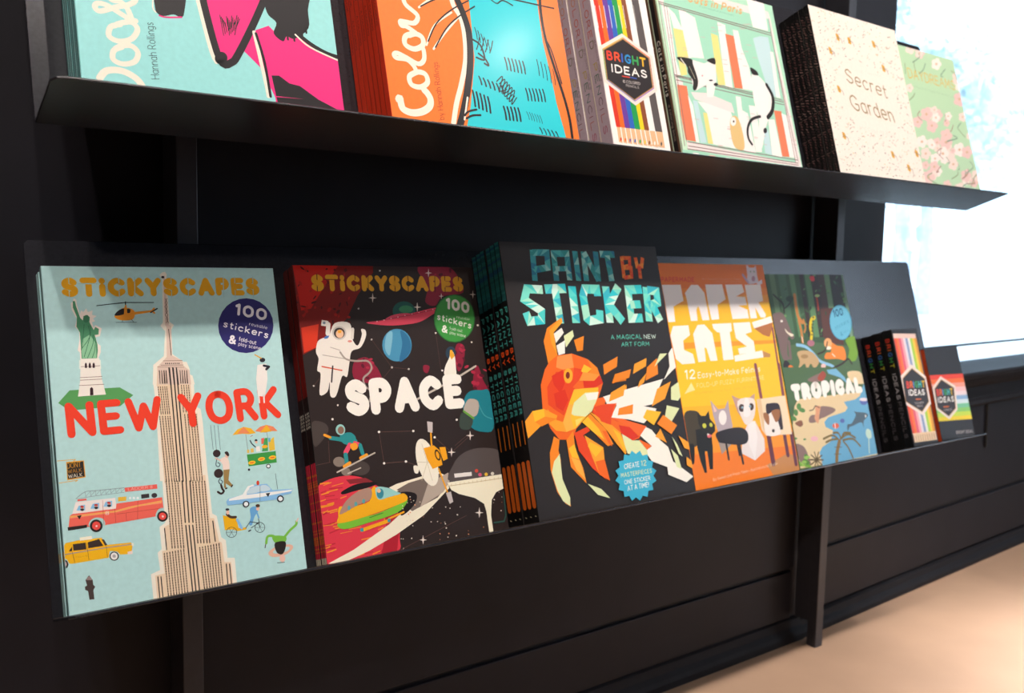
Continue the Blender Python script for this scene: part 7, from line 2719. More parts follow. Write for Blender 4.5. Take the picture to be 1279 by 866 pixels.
# ------------------------------------------------------------------ lettering: a stroke alphabet (cap height 1)
G = {
'A':'.8;0,0 .4,1 .8,0;.15,.36 .65,.36','B':'.68;0,0 0,1;~0,1 .4,1 .56,.76 .4,.53 0,.53;~0,.53 .45,.53 .64,.26 .45,0 0,0','C':'.78;~.74,.82 .42,1 .08,.78 0,.5 .08,.22 .42,0 .74,.18',
'D':'.76;0,0 0,1;~0,1 .35,1 .7,.8 .76,.5 .7,.2 .35,0 0,0','E':'.6;.58,1 0,1 0,0 .6,0;0,.52 .5,.52','F':'.56;.56,1 0,1 0,0;0,.5 .48,.5','G':'.82;~.76,.84 .44,1 .08,.78 0,.5 .08,.22 .42,0 .72,.1 .8,.4;.8,.44 .48,.44',
'H':'.72;0,0 0,1;.72,0 .72,1;0,.5 .72,.5','I':'.04;0,0 0,1','J':'.5;~.46,1 .46,.3 .36,.02 .1,.02 0,.2','K':'.66;0,0 0,1;.62,1 .06,.48;.12,.54 .66,0','L':'.54;0,1 0,0 .54,0','M':'.9;0,0 .08,1 .45,.3 .82,1 .9,0','N':'.74;0,0 0,1 .74,0 .74,1',
'O':'.9;~.45,1 .12,.86 0,.5 .12,.14 .45,0 .78,.14 .9,.5 .78,.86 .45,1','P':'.64;0,0 0,1;~0,1 .42,1 .62,.73 .42,.46 0,.46','Q':'.9;~.45,1 .12,.86 0,.5 .12,.14 .45,0 .78,.14 .9,.5 .78,.86 .45,1;.55,.25 .88,-.05','R':'.68;0,0 0,1;~0,1 .42,1 .6,.74 .42,.48 0,.48;.34,.46 .68,0',
'S':'.66;~.6,.84 .34,1 .06,.86 .08,.62 .34,.5 .6,.38 .62,.14 .34,0 .02,.16','T':'.7;0,1 .7,1;.35,1 .35,0','U':'.72;~0,1 0,.3 .14,.04 .36,0 .58,.04 .72,.3 .72,1','V':'.8;0,1 .4,0 .8,1','W':'1.1;0,1 .28,0 .55,.8 .82,0 1.1,1','X':'.7;0,0 .7,1;0,1 .7,0','Y':'.72;0,1 .36,.48 .72,1;.36,.48 .36,0','Z':'.66;0,1 .66,1 0,0 .66,0',
'i':'.04;0,0 0,.55;0,.95 0,.98','a':'.52;~.5,.6 .26,.68 .02,.52 .02,.16 .24,0 .5,.14;.5,.68 .5,0','b':'.54;0,1 0,0;~0,.54 .26,.68 .52,.5 .52,.16 .26,0 0,.14','c':'.5;~.48,.58 .24,.68 .02,.5 .02,.18 .24,0 .48,.1','d':'.54;.52,1 .52,0;~.52,.54 .26,.68 0,.5 0,.16 .26,0 .52,.14',
'e':'.54;~.02,.36 .52,.36 .48,.6 .26,.68 .04,.54 .02,.16 .24,0 .5,.08','f':'.34;~.34,.96 .18,1 .12,.8 .12,0;0,.62 .3,.62','g':'.54;~.52,.54 .26,.68 0,.5 0,.16 .26,.02 .52,.14;~.52,.68 .52,-.1 .3,-.28 .04,-.2','h':'.52;0,1 0,0;~0,.5 .26,.68 .5,.52 .5,0','j':'.2;.16,.68 .16,-.2;.16,.95 .16,.97','k':'.5;0,1 0,0;.46,.68 .04,.3;.1,.36 .5,0','l':'.04;0,0 0,1',
'm':'.84;0,.68 0,0;~0,.5 .2,.68 .42,.54 .42,0;~.42,.5 .62,.68 .84,.54 .84,0','n':'.52;0,.68 0,0;~0,.5 .26,.68 .5,.52 .5,0','o':'.56;~.28,.68 .04,.54 .02,.16 .28,0 .54,.16 .54,.54 .28,.68','p':'.54;0,.68 0,-.3;~0,.54 .26,.68 .52,.5 .52,.16 .26,0 0,.14','q':'.54;.52,.68 .52,-.3;~.52,.54 .26,.68 0,.5 0,.16 .26,0 .52,.14','r':'.34;0,.68 0,0;~0,.46 .14,.66 .34,.66',
's':'.46;~.42,.58 .22,.68 .04,.54 .22,.36 .42,.2 .24,0 .02,.1','t':'.34;~.12,.92 .12,.2 .2,0 .34,.04;0,.66 .32,.66','u':'.52;~0,.68 0,.16 .22,0 .5,.16;.5,.68 .5,0','v':'.52;0,.68 .26,0 .52,.68','w':'.78;0,.68 .2,0 .39,.6 .58,0 .78,.68','x':'.48;0,0 .48,.68;0,.68 .48,0','y':'.52;0,.68 .28,.04;.52,.68 .16,-.3','z':'.46;0,.68 .46,.68 0,0 .46,0',
'0':'.7;~.35,1 .06,.82 0,.5 .06,.18 .35,0 .64,.18 .7,.5 .64,.82 .35,1','1':'.22;0,.84 .2,1 .2,0','2':'.6;~.02,.78 .16,.98 .46,.98 .56,.72 .3,.38 0,0;0,0 .6,0','8':'.6;~.3,1 .06,.88 .1,.6 .3,.52 .54,.38 .54,.1 .3,0 .06,.1 .06,.38 .3,.52 .5,.62 .54,.88 .3,1','&':'.8;~.78,0 .2,.62 .16,.88 .36,1 .54,.86 .44,.62 .06,.36 .04,.1 .3,0 .6,.12 .76,.44',
'-':'.36;0,.4 .36,.4','!':'.04;0,1 0,.35;0,.03 0,.05','+':'.5;0,.45 .5,.45;.25,.2 .25,.7',',':'.06;.06,.06 0,-.12','.':'.04;0,.02 0,.04'}
def catmull(p, k=5):
    if len(p) < 3: return p
    closed = p[0] == p[-1]; o = []
    for i in range(len(p)-1):
        a = p[i-1] if i else (p[-2] if closed else p[0]); b = p[i]; c = p[i+1]; d = p[i+2] if i+2 < len(p) else (p[1] if closed else p[-1])
        for s in range(k):
            t = s/k; o.append(tuple(.5*((2*b[j])+(-a[j]+c[j])*t+(2*a[j]-5*b[j]+4*c[j]-d[j])*t*t+(-a[j]+3*b[j]-3*c[j]+d[j])*t**3) for j in (0, 1)))
    o.append(p[-1]); return o
GL = {}
for ch, s in G.items():
    f = s.split(';'); st = []
    for q in f[1:]:
        sm = q[0] == '~'; pts = [tuple(map(float, t.split(','))) for t in q.lstrip('~').split()]
        st.append((sm, catmull(pts, 4) if sm else pts))
    GL[ch] = (float(f[0]), st)
PAL = {'teal': ['#2a8f9c', '#3aa6b0', '#6cc4c4', '#2480a0', '#4ab8b8', '#9ad8d0', '#2f9a98'], 'aqua': ['#4cd0c8', '#7ae0cc', '#2cc4cc', '#a8e8cc', '#38b8c8', '#d4f4e4', '#5cd8d0'], 'orange': ['#f2641c', '#e8481c', '#f8902c', '#f0701c']}
class Ink:
    """flat print on a sheet a (across) x b (up), metres; layers 40 microns apart"""
    def __init__(s, w, h, wrap): s.w, s.h, s.wrap, s.f, s.done, s.i = w, h, wrap, [], [], 0
    def clip(s, p):
        for ax, lim, sg in ((0, 0, 1), (0, s.w, -1), (1, 0, 1), (1, s.h, -1)):
            if all((q[ax]-lim)*sg >= 0 for q in p): continue
            o = []
            for i in range(len(p)):
                a, b = p[i-1], p[i]; da, db = (a[ax]-lim)*sg, (b[ax]-lim)*sg
                if (da >= 0) != (db >= 0): t = da/(da-db); o.append(tuple(a[j]+(b[j]-a[j])*t for j in range(2)))
                if db >= 0: o.append(b)
            p = o
            if len(p) < 3: return None
        return p
    def put(s, col, polys):
        """polys: list of (points, tiny extra, colour or None)"""
        P = [(s.clip([tuple(q) for q in p]), e, c) for p, e, c in polys]; P = [q for q in P if q[0]]
        if not P: return
        xs = [q[0] for p in P for q in p[0]]; ys = [q[1] for p in P for q in p[0]]; bb = (min(xs), min(ys), max(xs), max(ys))
        lv = 0
        for b, l, c in s.done:
            if c != col and l >= lv and b[0] < bb[2] and b[2] > bb[0] and b[1] < bb[3] and b[3] > bb[1]: lv = l+1
        s.done.append((bb, lv, col)); s.i += 1
        for p, e, c in P: s.f.append((p, 6e-5+lv*4e-5+(s.i % 5)*3e-6+e, c or col))
    def poly(s, col, p): s.put(col, [(p, 0, None)])
    def capsule(s, a, b, w, n=5):
        t = math.atan2(b[1]-a[1], b[0]-a[0]); r = w/2
        return [(b[0]+r*math.cos(t-math.pi/2+math.pi*k/n), b[1]+r*math.sin(t-math.pi/2+math.pi*k/n)) for k in range(n+1)]+[(a[0]+r*math.cos(t+math.pi/2+math.pi*k/n), a[1]+r*math.sin(t+math.pi/2+math.pi*k/n)) for k in range(n+1)]
    def ribbon(s, p, w, caps=True):
        r = w/2; L, R_ = [], []
        for i in range(len(p)):
            a = p[max(i-1, 0)]; b = p[min(i+1, len(p)-1)]; d = math.hypot(b[0]-a[0], b[1]-a[1]) or 1e-9; nx, ny = -(b[1]-a[1])/d*r, (b[0]-a[0])/d*r
            L.append((p[i][0]+nx, p[i][1]+ny)); R_.append((p[i][0]-nx, p[i][1]-ny))
        o = [([L[i], L[i+1], R_[i+1], R_[i]], i*3e-7, None) for i in range(len(p)-1)]
        if caps and w > .0006:
            for q in (p[0], p[-1]): o.append(([(q[0]+r*math.cos(k*.785), q[1]+r*math.sin(k*.785)) for k in range(8)], 1e-5, None))
        return o
    def line(s, col, p, w, smooth=False):
        if smooth: s.put(col, s.ribbon(catmull(p, 5 if w > .0008 else 3), w)); return
        s.put(col, [(s.capsule(p[i], p[i+1], w, 5 if w > .0015 else 2), (i % 3)*2e-6, None) for i in range(len(p)-1)])
    def text(s, col, st, o, e, t, w):
        """w: stroke weight in percent of the cap height"""
        gap = .16+.012*w; adv = []; x = 0
        for ch in st:
            if ch == ' ': x += .42; continue
            adv.append((ch, x)); x += GL[ch][0]+gap
        x -= gap; x = max(x, .2); m = w/200
        X = ((e[0]-o[0])/(x+2*m), (e[1]-o[1])/(x+2*m)); Y = (t[0]-o[0], t[1]-o[1]); H = math.hypot(*Y); W = H*w/100
        W = min(W, max(math.hypot(*X)*.6, W*.6)) if len(st) > 1 else W
        polys = []
        for ci, (ch, ax) in enumerate(adv):
            for si, (sm, pts) in enumerate(GL[ch][1]):
                q = [(o[0]+X[0]*(ax+a+m)+Y[0]*(b*(1-2*m)+m), o[1]+X[1]*(ax+a+m)+Y[1]*(b*(1-2*m)+m)) for a, b in pts]
                if sm: r = s.ribbon(q, W)
                else: r = [(s.capsule(q[i], q[i+1], W, 5 if W > .0015 else 2), (i % 3)*2e-6, None) for i in range(len(q)-1)]
                polys += [(a, b+si*4e-6, c) for a, b, c in r]
        s.put(col, polys)
    def facet(s, pal, p, w):
        r = w/2; polys = []; rr = random.Random(len(s.done)*7+3); L, R_ = [], []
        for i in range(len(p)):
            def nrm(a, b): d = math.hypot(b[0]-a[0], b[1]-a[1]) or 1e-9; return (-(b[1]-a[1])/d, (b[0]-a[0])/d)
            ns = ([nrm(p[i-1], p[i])] if i else [])+([nrm(p[i], p[i+1])] if i < len(p)-1 else [])
            nx, ny = sum(q[0] for q in ns)/len(ns), sum(q[1] for q in ns)/len(ns); k = max(nx*nx+ny*ny, .4)
            L.append((p[i][0]+nx/k*r, p[i][1]+ny/k*r)); R_.append((p[i][0]-nx/k*r, p[i][1]-ny/k*r))
        mix = lambda a, b, t: (a[0]+(b[0]-a[0])*t, a[1]+(b[1]-a[1])*t)
        for i in range(len(p)-1):
            k = max(1, round(math.dist(p[i], p[i+1])/w)); ts = [0]+[(j+rr.uniform(-.25, .25))/k for j in range(1, k)]+[1]; us = [0]+[(j+rr.uniform(-.25, .25))/k for j in range(1, k)]+[1]
            for j in range(k):
                a, b = mix(L[i], L[i+1], ts[j]), mix(L[i], L[i+1], ts[j+1]); c, d = mix(R_[i], R_[i+1], us[j+1]), mix(R_[i], R_[i+1], us[j])
                for tri in (((a, b, c), (a, c, d)) if rr.random() < .5 else ((a, b, d), (b, c, d))): polys.append((list(tri), 0, rr.choice(PAL[pal])))
        s.put(pal+str(len(s.done)), polys)
    def data(s, items):
        for it in items:
            k, col = it[0], it[1]; pr = lambda v: [(v[i]*1e-4, v[i+1]*1e-4) for i in range(0, len(v), 2)]
            if k == 'P': s.poly(col, pr(it[2]))
            elif k == 'S': q = pr(it[2]); s.poly(col, catmull(q+[q[0]], 4)[:-1])
            elif k == 'L': s.line(col, pr(it[3]), it[2]*1e-4)
            elif k == 'C': s.line(col, pr(it[3]), it[2]*1e-4, True)
            elif k == 'F': s.facet(col, pr(it[3]), it[2]*1e-4)
            elif k in 'ER':
                c, x, y = pr(it[-1]); ex = (x[0]-c[0], x[1]-c[1]); ey = (y[0]-c[0], y[1]-c[1]); nn = 24 if math.hypot(*ex) > .004 else (12 if math.hypot(*ex) > .0015 else 7)
                q = [(c[0]+ex[0]*math.cos(6.28319*j/nn)+ey[0]*math.sin(6.28319*j/nn), c[1]+ex[1]*math.cos(6.28319*j/nn)+ey[1]*math.sin(6.28319*j/nn)) for j in range(nn)]
                if k == 'E': s.poly(col, q)
                else: s.put(col, s.ribbon(q+[q[0]], it[2]*1e-4, False))
            elif k == 'T': p = pr(it[4]); s.text(col, it[3], p[0], p[1], p[2], it[2])
    def build(s, name, m, parent, only=None):
        V, F_, C_ = [], [], []
        for p, z, c in s.f:
            F_.append(list(range(len(V), len(V)+len(p)))); V += [s.wrap(a, b, z) for a, b in p]; rgb = tuple(v*.95 for v in hexc(c)); C_ += [rgb]*len(p)
        me = bpy.data.meshes.new(name); me.from_pydata(V, [], F_)
        at = me.color_attributes.new('ink', 'FLOAT_COLOR', 'CORNER')
        at.data.foreach_set('color', [x for c in C_ for x in (c[0], c[1], c[2], 1.0)])
        me.materials.append(m); me.update()
        return link(name, me, None, parent)

# ------------------------------------------------------------------ room
H = 2.9; XP = 1.506; AR = math.atan(.045)
fl = box('floor', MAT['floor'], [((-2.5, -4, -.06), (5.8, 1.6, 0))]); tag(fl, kind='structure')
tag(box('ceiling', MAT['ceil'], [((-2.5, -4, H), (5.8, 1.6, H+.06))]), kind='structure')
tag(box('wall_left', MAT['room'], [((-2.56, -4, 0), (-2.5, 1.2, H))]), kind='structure')
tag(box('wall_front', MAT['room'], [((-2.5, -4.06, 0), (5.8, -4, H))]), kind='structure')
# far right wall with its own shopfront opening
wr = box('wall_right', MAT['room'], [((5.6, -4, 0), (5.66, -3.0, H)), ((5.6, -1.2, 0), (5.66, 1.3, H)), ((5.6, -3, 0), (5.66, -1.2, .2)), ((5.6, -3, 2.75), (5.66, -1.2, H))]); tag(wr, kind='structure')
wn = empty('window_2', (5.62, -2.1, 1.475), kind='structure')
box('frame', MAT['trim'], [((-.03, -.9, -1.275), (.03, .9, -1.21)), ((-.03, -.9, 1.21), (.03, .9, 1.275)), ((-.03, -.9, -1.21), (.03, -.84, 1.21)), ((-.03, .84, -1.21), (.03, .9, 1.21))], wn, .004)
box('pane', MAT['glass'], [((-.003, -.84, -1.21), (.003, .84, 1.21))], wn)
# back wall, left section: core, two tiers of boards with a recessed joint
wb = box('wall_back', MAT['wall'], [((-2.5, 1.052, 0), (XP, 1.16, H))]); tag(wb, kind='structure')
box('board', MAT['wall'], [((-2.5, 1.043, .146), (XP-.03, 1.052, 1.52))], wb, .0025)
box('board', MAT['wall'], [((-2.5, 1.043, 1.528), (XP-.03, 1.052, H))], wb, .0025)
box('board', MAT['wall'], [((-2.5, 1.046, .044), (XP-.03, 1.052, .138))], wb, .002)
BASEP = [(0, 0), (-.020, 0), (-.020, .012), (-.017, .019), (-.010, .026), (-.008, .040), (0, .044)]
tag(prism('baseboard_back', MAT['trim'], [(y+1.052, z) for y, z in BASEP], 0, -2.5, XP-.001), kind='structure')
# right section, turned a little
def RW(name, m, boxes, parent=None, bevel=0, **k): return box(name, m, boxes, parent, bevel, **k)
ww = empty('wall_window', (1.5, 1.05, 0), (0, 0, AR), kind='structure')
XW = .249; XE = 4.3; ZS, ZT = .487, 2.6
box('core', MAT['wall'], [((-.03, .006, 0), (XE, .11, .41)), ((-.03, .006, .41), (XW, .11, H)), ((XW, .006, ZT), (XE, .11, H)), ((3.4, .006, .41), (XE, .11, ZT))], ww)
box('board', MAT['wall'], [((.0, -.002, .172), (XE, .006, .40))], ww, .002)
box('board', MAT['wall'], [((.0, 0, .040), (XE, .006, .162))], ww, .002)
box('board', MAT['wall'], [((.0, -.002, .41), (XW, .006, H))], ww, .002)
bb = prism('baseboard_window', MAT['trim'], [(y*.8, z*.85) for y, z in BASEP], 0, .004, XE, loc=(1.5, 1.05, 0), rot=(0, 0, AR)); tag(bb, kind='structure')
for nm, pr in (('trim_1', [(0, .396), (-.010, .398), (-.013, .404), (-.012, .412), (-.004, .416), (-.004, .444), (-.010, .448), (-.016, .455), (-.020, .463), (-.022, .470), (-.034, .474), (-.036, .482), (-.032, .487), (.11, .487), (.11, .41), (0, .41)]),):
    tag(prism(nm, MAT['trim'], pr, 0, XW+.002, 3.38, loc=(1.5, 1.05, 0), rot=(0, 0, AR)), kind='structure')
w1 = empty('window_1', (1.5, 1.05, 0), (0, 0, AR), kind='structure')
box('frame', MAT['trim'], [((XW, .06, ZT-.03), (3.4, .10, ZT)), ((3.37, .06, ZS), (3.4, .10, ZT))], w1, .002)
box('pane', MAT['glass'], [((XW, .078, ZS), (3.4, .084, ZT))], w1)
box('glazing_bar', MAT['trim'], [((XW, .070, ZS+.046), (3.38, .078, ZS+.051))], w1)
# a slot line in the board under the sill
bm = bmesh.new(); tube(bm, [(.905, -.006, .408), (.82, -.006, .402), (.783, -.006, .396), (.790, -.006, .288)], .0035, 6)
me = bpy.data.meshes.new('wire_hook'); bm.to_mesh(me); bm.free()
wh = link('wire_hook', me, mat('black_wire', (.003, .003, .003), .6), None, (1.5, 1.05, 0), (0, 0, AR)); tag(wh, 'thin black angled wire bracket on the dark wall below the window sill', 'bracket')
# small fixings beside the right upright
for sx, sz in ((.055, .205), (.035, .150)):
    bm = bmesh.new(); bmesh.ops.create_cone(bm, segments=12, radius1=.0022, radius2=.0016, depth=.002, cap_ends=True)
    me = bpy.data.meshes.new('screw_head'); bm.to_mesh(me); bm.free(); link('screw_head', me, MAT['ceil'], ww, (sx, -.003, sz), (math.pi/2, 0, 0))

# ------------------------------------------------------------------ display stand
TH, THL, Y0 = .2735, .3556, .89
Z1, Z2 = .3946, .8405
for x, lab in ((.2985, 'black steel shelf upright, the left one nearer the camera'), (1.4835, 'black steel shelf upright, the right one beside the window, foot on the floor')):
    e = empty('shelf_upright', (x, .992, 0), label=lab, cat='post', group='uprights carrying the two shelves')
    box('post', MAT['post'], [((0, 0, .0), (.0225, .020, 2.0))], e, .0012)
    box('web', MAT['post'], [((.001, .0195, .048), (.0215, .0505, 2.0))], e, .0008)
def shelf(name, Z, x0, x1, hp, ledge, xt, label):
    e = empty(name, (x0, Y0, Z), label=label, cat='shelf', group='two long black book shelves')
    W = x1-x0; s, c = math.sin(TH), math.cos(TH); sl, cl = math.sin(THL), math.cos(THL); t = .0025
    bm = bmesh.new()
    def slab(pts, off):
        A = [bm.verts.new(p) for p in pts]; B = [bm.verts.new(Vector(p)+off) for p in pts]
        bm.faces.new(A); bm.faces.new(B[::-1])
        for i in range(len(pts)): j = (i+1) % len(pts); bm.faces.new((A[j], A[i], B[i], B[j]))
        bmesh.ops.recalc_face_normals(bm, faces=bm.faces[:])
        bmesh.ops.bevel(bm, geom=bm.edges[:], offset=.0006, segments=1, affect='EDGES')
    def finish(nm):
        nonlocal bm
        me = bpy.data.meshes.new(nm); bm.to_mesh(me); bm.free(); bm = bmesh.new(); return link(nm, me, MAT['metal'], e)
    slab([(0, 0, 0), (W+xt, 0, 0), (W+xt, (hp-.004)*s, (hp-.004)*c), (W+xt-.004, hp*s, hp*c), (.004, hp*s, hp*c), (0, (hp-.004)*s, (hp-.004)*c)], Vector((0, c*t, -s*t))); finish('back_panel')
    L = ledge
    slab([(0, 0, 0), (0, -(L-.008)*cl, (L-.008)*sl), (.004, -(L-.002)*cl, (L-.002)*sl), (.012, -L*cl, L*sl), (W, -L*cl, L*sl), (W, 0, 0)], Vector((0, -sl*t, -cl*t))); finish('ledge')
    for bx in (.2985, 1.4835):
        prism('bracket', MAT['metal'], [(.014, .02), (.099, .02), (.099, hp*c*.62), (hp*s*.62+.004, hp*c*.62)], 0, bx-x0+.003, bx-x0+.019, e, .0006)
    return e
shelf('book_shelf', Z1, .1518, 1.7270, .3579, .0815, -.010, 'lower long black steel shelf with a tilted back and a shallow ledge')
shelf('book_shelf', Z2, .1490, 1.7421, .322, .0815, -.046, 'upper long black steel shelf with a tilted back, seen from below')

# ------------------------------------------------------------------ books
def base(Z, n): return (0, Y0-n*math.cos(THL), Z+n*math.sin(THL)+.0006)
def paperback(name, key, w, h, t, bgc, spinec, art, spine, gloss=False, backc=None, spine_part='spine'):
    e = empty(name); mc = flat(key+'_cover_card', bgc, .36 if gloss else .42, .1 if gloss else 0)
    ms = flat(key+'_spine_card', spinec, .5); k = .0005
    box('front_cover', mc, [((0, 0, 0), (w, k, h))], e); box('back_cover', mc if not backc else flat(key+'_back', backc), [((0, t-k, 0), (w, t, h))], e)
    box('page_block', MAT['paper'], [((.0006, k, .0008), (w-.0008, t-k, h-.0008))], e)
    sp = box(spine_part, ms, [((-.0004, 0.0001, 0), (.0006, t-.0001, h))], e)
    fc = e.children[0]
    if art:
        ink = Ink(w, h, lambda a, b, z: (a, -z, b)); ink.data(art); ink.build('cover_print', MAT['gloss' if gloss else 'print'], fc)
    if spine:
        ink = Ink(t, h, lambda a, b, z: (-.0004-z, a, b)); spine(ink, t, h); ink.build('spine_print', MAT['print'], sp)
    return e
def carton(name, key, w, h, t, bgc, sidec, art, side, lip=None):
    e = empty(name); mc = flat(key+'_card', bgc, .42); ms = flat(key+'_side_card', sidec, .5)
    bd = box('box_body', mc, [((0, 0, 0), (w, t, h))], e, .0007, 1)
    sd = box('side_wall', ms, [((-.0005, .0008, .001), (.0005, t-.0008, h-.001))], e)
    box('lid_flap', mc, [((.001, .001, h-.0002), (w-.001, t-.001, h+.0008))], e, .0003, 1)
    ink = Ink(w, h, lambda a, b, z: (a, -z, b)); ink.data(art); ink.build('front_print', MAT['print'], bd)
    if side: ink = Ink(t, h, lambda a, b, z: (-.0005-z, a, b)); side(ink, t, h); ink.build('side_print', MAT['print'], sd)
    return e
def vtext(ink, col, st, t, h, v0, v1, d0, d1, w):
    """text down the spine from v0 to v1 (fractions from the top), tops towards the front (d0 base .. d1 top, fractions of depth)"""
    ink.text(col, st, (t*d0, h*(1-v0)), (t*d0, h*(1-v1)), (t*d1, h*(1-v0)), w)
def rect(ink, col, x0, x1, y0, y1): ink.poly(col, [(x0, y0), (x1, y0), (x1, y1), (x0, y1)])
def sp_ny(k, t, h):
    rect(k, '#3e6a6c', t*.62, t, 0, h); rect(k, '#d8ecea', t*.05, t*.30, 0, h)
    rect(k, '#f0b41c', 0, t*.6, h*.150, h*.176); vtext(k, '#2c4a50', 'NEW YORK', t, h, .46, .54, .8, .3, 18)
def sp_db(k, t, h): rect(k, '#24666a', t*.55, t, 0, h); rect(k, '#c8efe8', t*.08, t*.3, 0, h)
def sp_sp(k, t, h):
    rect(k, '#7c120a', 0, t, h*.55, h); rect(k, '#3a0806', t*.8, t, 0, h); rect(k, '#e0304a', 0, t*.8, 0, h*.33)
    rr = random.Random(4)
    for i in range(24): v = rr.uniform(.02, .31)*h; rect(k, '#f08030', 0, t*.8, v, v+h*.004)
    rect(k, '#e8dcc0', 0, t*.8, 0, h*.02); vtext(k, '#f4ecdc', 'SPACE', t, h, .50, .555, .8, .25, 20)
def sp_pt(k, t, h):
    rr = random.Random(2)
    for i in range(26):
        a = h*(.785+.215*i/26); rect(k, rr.choice(['#1f5a5c', '#27696c', '#2f7a78', '#1d5070', '#2a6f66']), t*.14, t*.92, a, a+h*.215/26)
    vtext(k, '#4aa89e', 'PAINT', t, h, .235, .375, .78, .2, 22); vtext(k, '#f0561c', 'BY', t, h, .385, .435, .78, .2, 24); vtext(k, '#4aa89e', 'STICKER', t, h, .45, .625, .78, .2, 22)
    rect(k, '#e07a1c', t*.40, t*.56, h*.27, h*.355)
    k.poly('#d8641c', [(t*.5+t*.34*math.cos(j*.3927), (h*.205 if math.sin(j*.3927) > 0 else h*.058)+t*.34*math.sin(j*.3927)) for j in range(16)])
    k.line('#d8c8a0', [(t*.4, h*.02), (t*.6, h*.022)], .0012)
def sp_co(k, t, h):
    rect(k, '#6a1008', t*.9, t, 0, h); vtext(k, '#3a0c08', 'WILDLIFE BOOK', t, h, .30, .50, .75, .3, 14); vtext(k, '#3a0c08', 'A COLORING', t, h, .55, .66, .7, .35, 12)
def sp_ct(k, t, h): vtext(k, '#fbf4ea', 'PAPER CATS', t, h, .1, .4, .75, .25, 20)
def sp_tr(k, t, h): vtext(k, '#fbf4ea', 'TROPICAL', t, h, .45, .6, .75, .25, 20)
def sp_cb(k, t, h):
    rect(k, '#1e1614', t*.42, t, 0, h); rect(k, '#d8ecc8', 0, t*.14, 0, h); vtext(k, '#e8dccc', 'Cats in Paris', t, h, .34, .62, .88, .42, 16)
    vtext(k, '#a89888', 'a coloring book', t, h, .66, .84, .8, .5, 12)
def sp_sg(k, t, h):
    rr = random.Random(8)
    for i in range(60):
        v = h*(.06+.90*i/60); c = rr.choice(['#a87c74', '#8a5a58', '#c09a90', '#5a4040'])
        if i % 8 == 7: rect(k, '#b08880', t*.18, t*.86, v, v+.0006); continue
        k.line(c, [(t*rr.uniform(.2, .5), v), (t*rr.uniform(.5, .85), v+h*.008)], .0008)
    rect(k, '#c8b8b0', t*.3, t*.75, h*.015, h*.032)
def sp_gr(k, t, h): vtext(k, '#c09a40', 'DAYDREAMS', t, h, .3, .6, .75, .25, 16)
CBR = ['#e8402c', '#e8502c', '#e8902c', '#3a70c8', '#3aa858', '#f0c02c']
def mtext(k, cols, st, t, h, v0, v1, d0, d1, w):
    ws = [.45 if c == 'I' else 1 for c in st]; x = 0
    for i, ch in enumerate(st):
        a = v0+(v1-v0)*x/sum(ws); vtext(k, cols[i % len(cols)], ch, t, h, a, a+(v1-v0)*(ws[i]-.22)/sum(ws), d0, d1, w); x += ws[i]
def sd_pc(k, t, h):
    mtext(k, ['#d83a24', '#e0502c', '#d8702c', '#3a6ab0', '#3a9a48', '#c8b82c'], 'BRIGHT', t, h, .07, .33, .72, .34, 16)
    vtext(k, '#c8c0c0', 'IDEAS', t, h, .37, .59, .70, .36, 14); vtext(k, '#6a6264', 'PENCILS', t, h, .61, .92, .70, .36, 13)
def sd_bi(k, t, h):
    mtext(k, ['#c08a3c', '#c8783c', '#c05a4c', '#c8502c', '#b04838', '#c05038', '#6a6a44'], 'COLORED', t, h, .24, .56, .66, .30, 13)
    mtext(k, ['#b8a03c', '#3a6a50', '#3a6a60', '#6a4a50', '#8a5058', '#b05a4c', '#a8405c'], 'PENCILS', t, h, .61, .93, .66, .30, 13)
    vtext(k, '#5a4a50', 'BRIGHT IDEAS', t, h, .52, .70, .24, .12, 12)
    rect(k, '#e8d8c0', t*.93, t, 0, h)
ORD = ['front', 'second', 'third', 'fourth', 'fifth', 'sixth', 'seventh']
def stack(proto, key, Z, x0, nb, t, count, what, cat, group, jit=.0012):
    rr = random.Random(hash_(key))
    for i in range(count):
        if i == 0: o = proto
        else:
            o = proto.copy(); COL.objects.link(o)
            for ch in PARTS[proto.name]:
                c = ch[0].copy(); COL.objects.link(c); c.parent = o
                for g_ in ch[1]:
                    if i > 0 and g_.name.startswith(('cover_print', 'front_print')): continue   # hidden between the copies
                    d = g_.copy(); COL.objects.link(d); d.parent = c
        n = nb-i*(t+.0003)
        b = base(Z, n); o.location = (x0+(0 if i == 0 else rr.uniform(-jit, jit)+i*jit*.25), b[1], b[2]); o.rotation_euler = (-TH, 0, 0)
        if count > 1: lab = (f'front copy of {what}' if i == 0 else (f'{ORD[i]} and rearmost copy of {what}' if i == count-1 else f'{ORD[i]} copy from the front of {what}'))
        else: lab = what
        tag(o, lab, cat, group if count > 1 else None)
def hash_(s): return sum(ord(c)*(i+3) for i, c in enumerate(s))
PARTS = {}
def reg(o): PARTS[o.name] = [(c, list(c.children)) for c in list(o.children)]; return o
D = DIMS
def mk(kind, name, key, t, *a, **k):
    x0, w, h = D[key][:3]
    f = paperback if kind == 'b' else carton
    return reg(f(name, key, w, h, t, *a, **k))
Z = {0: Z1, 1: Z2}
x0, w, h, nb = D['ny'][:4]; stack(mk('b', 'sticker_book', 'ny', .0055, '#b4dad8', '#9cc8c8', ART['ny'], sp_ny), 'ny', Z1, x0, nb, .0055, 5, 'the pale blue city skyscraper sticker book', 'book', 'pale blue city sticker books at the left end')
x0, w, h, nb = D['sp'][:4]; stack(mk('b', 'sticker_book', 'sp', .0046, '#2c2220', '#1c1412', ART['sp'], sp_sp), 'sp', Z1, x0, nb, .0046, 6, 'the dark red space sticker book', 'book', 'space sticker books with the astronaut', .0008)
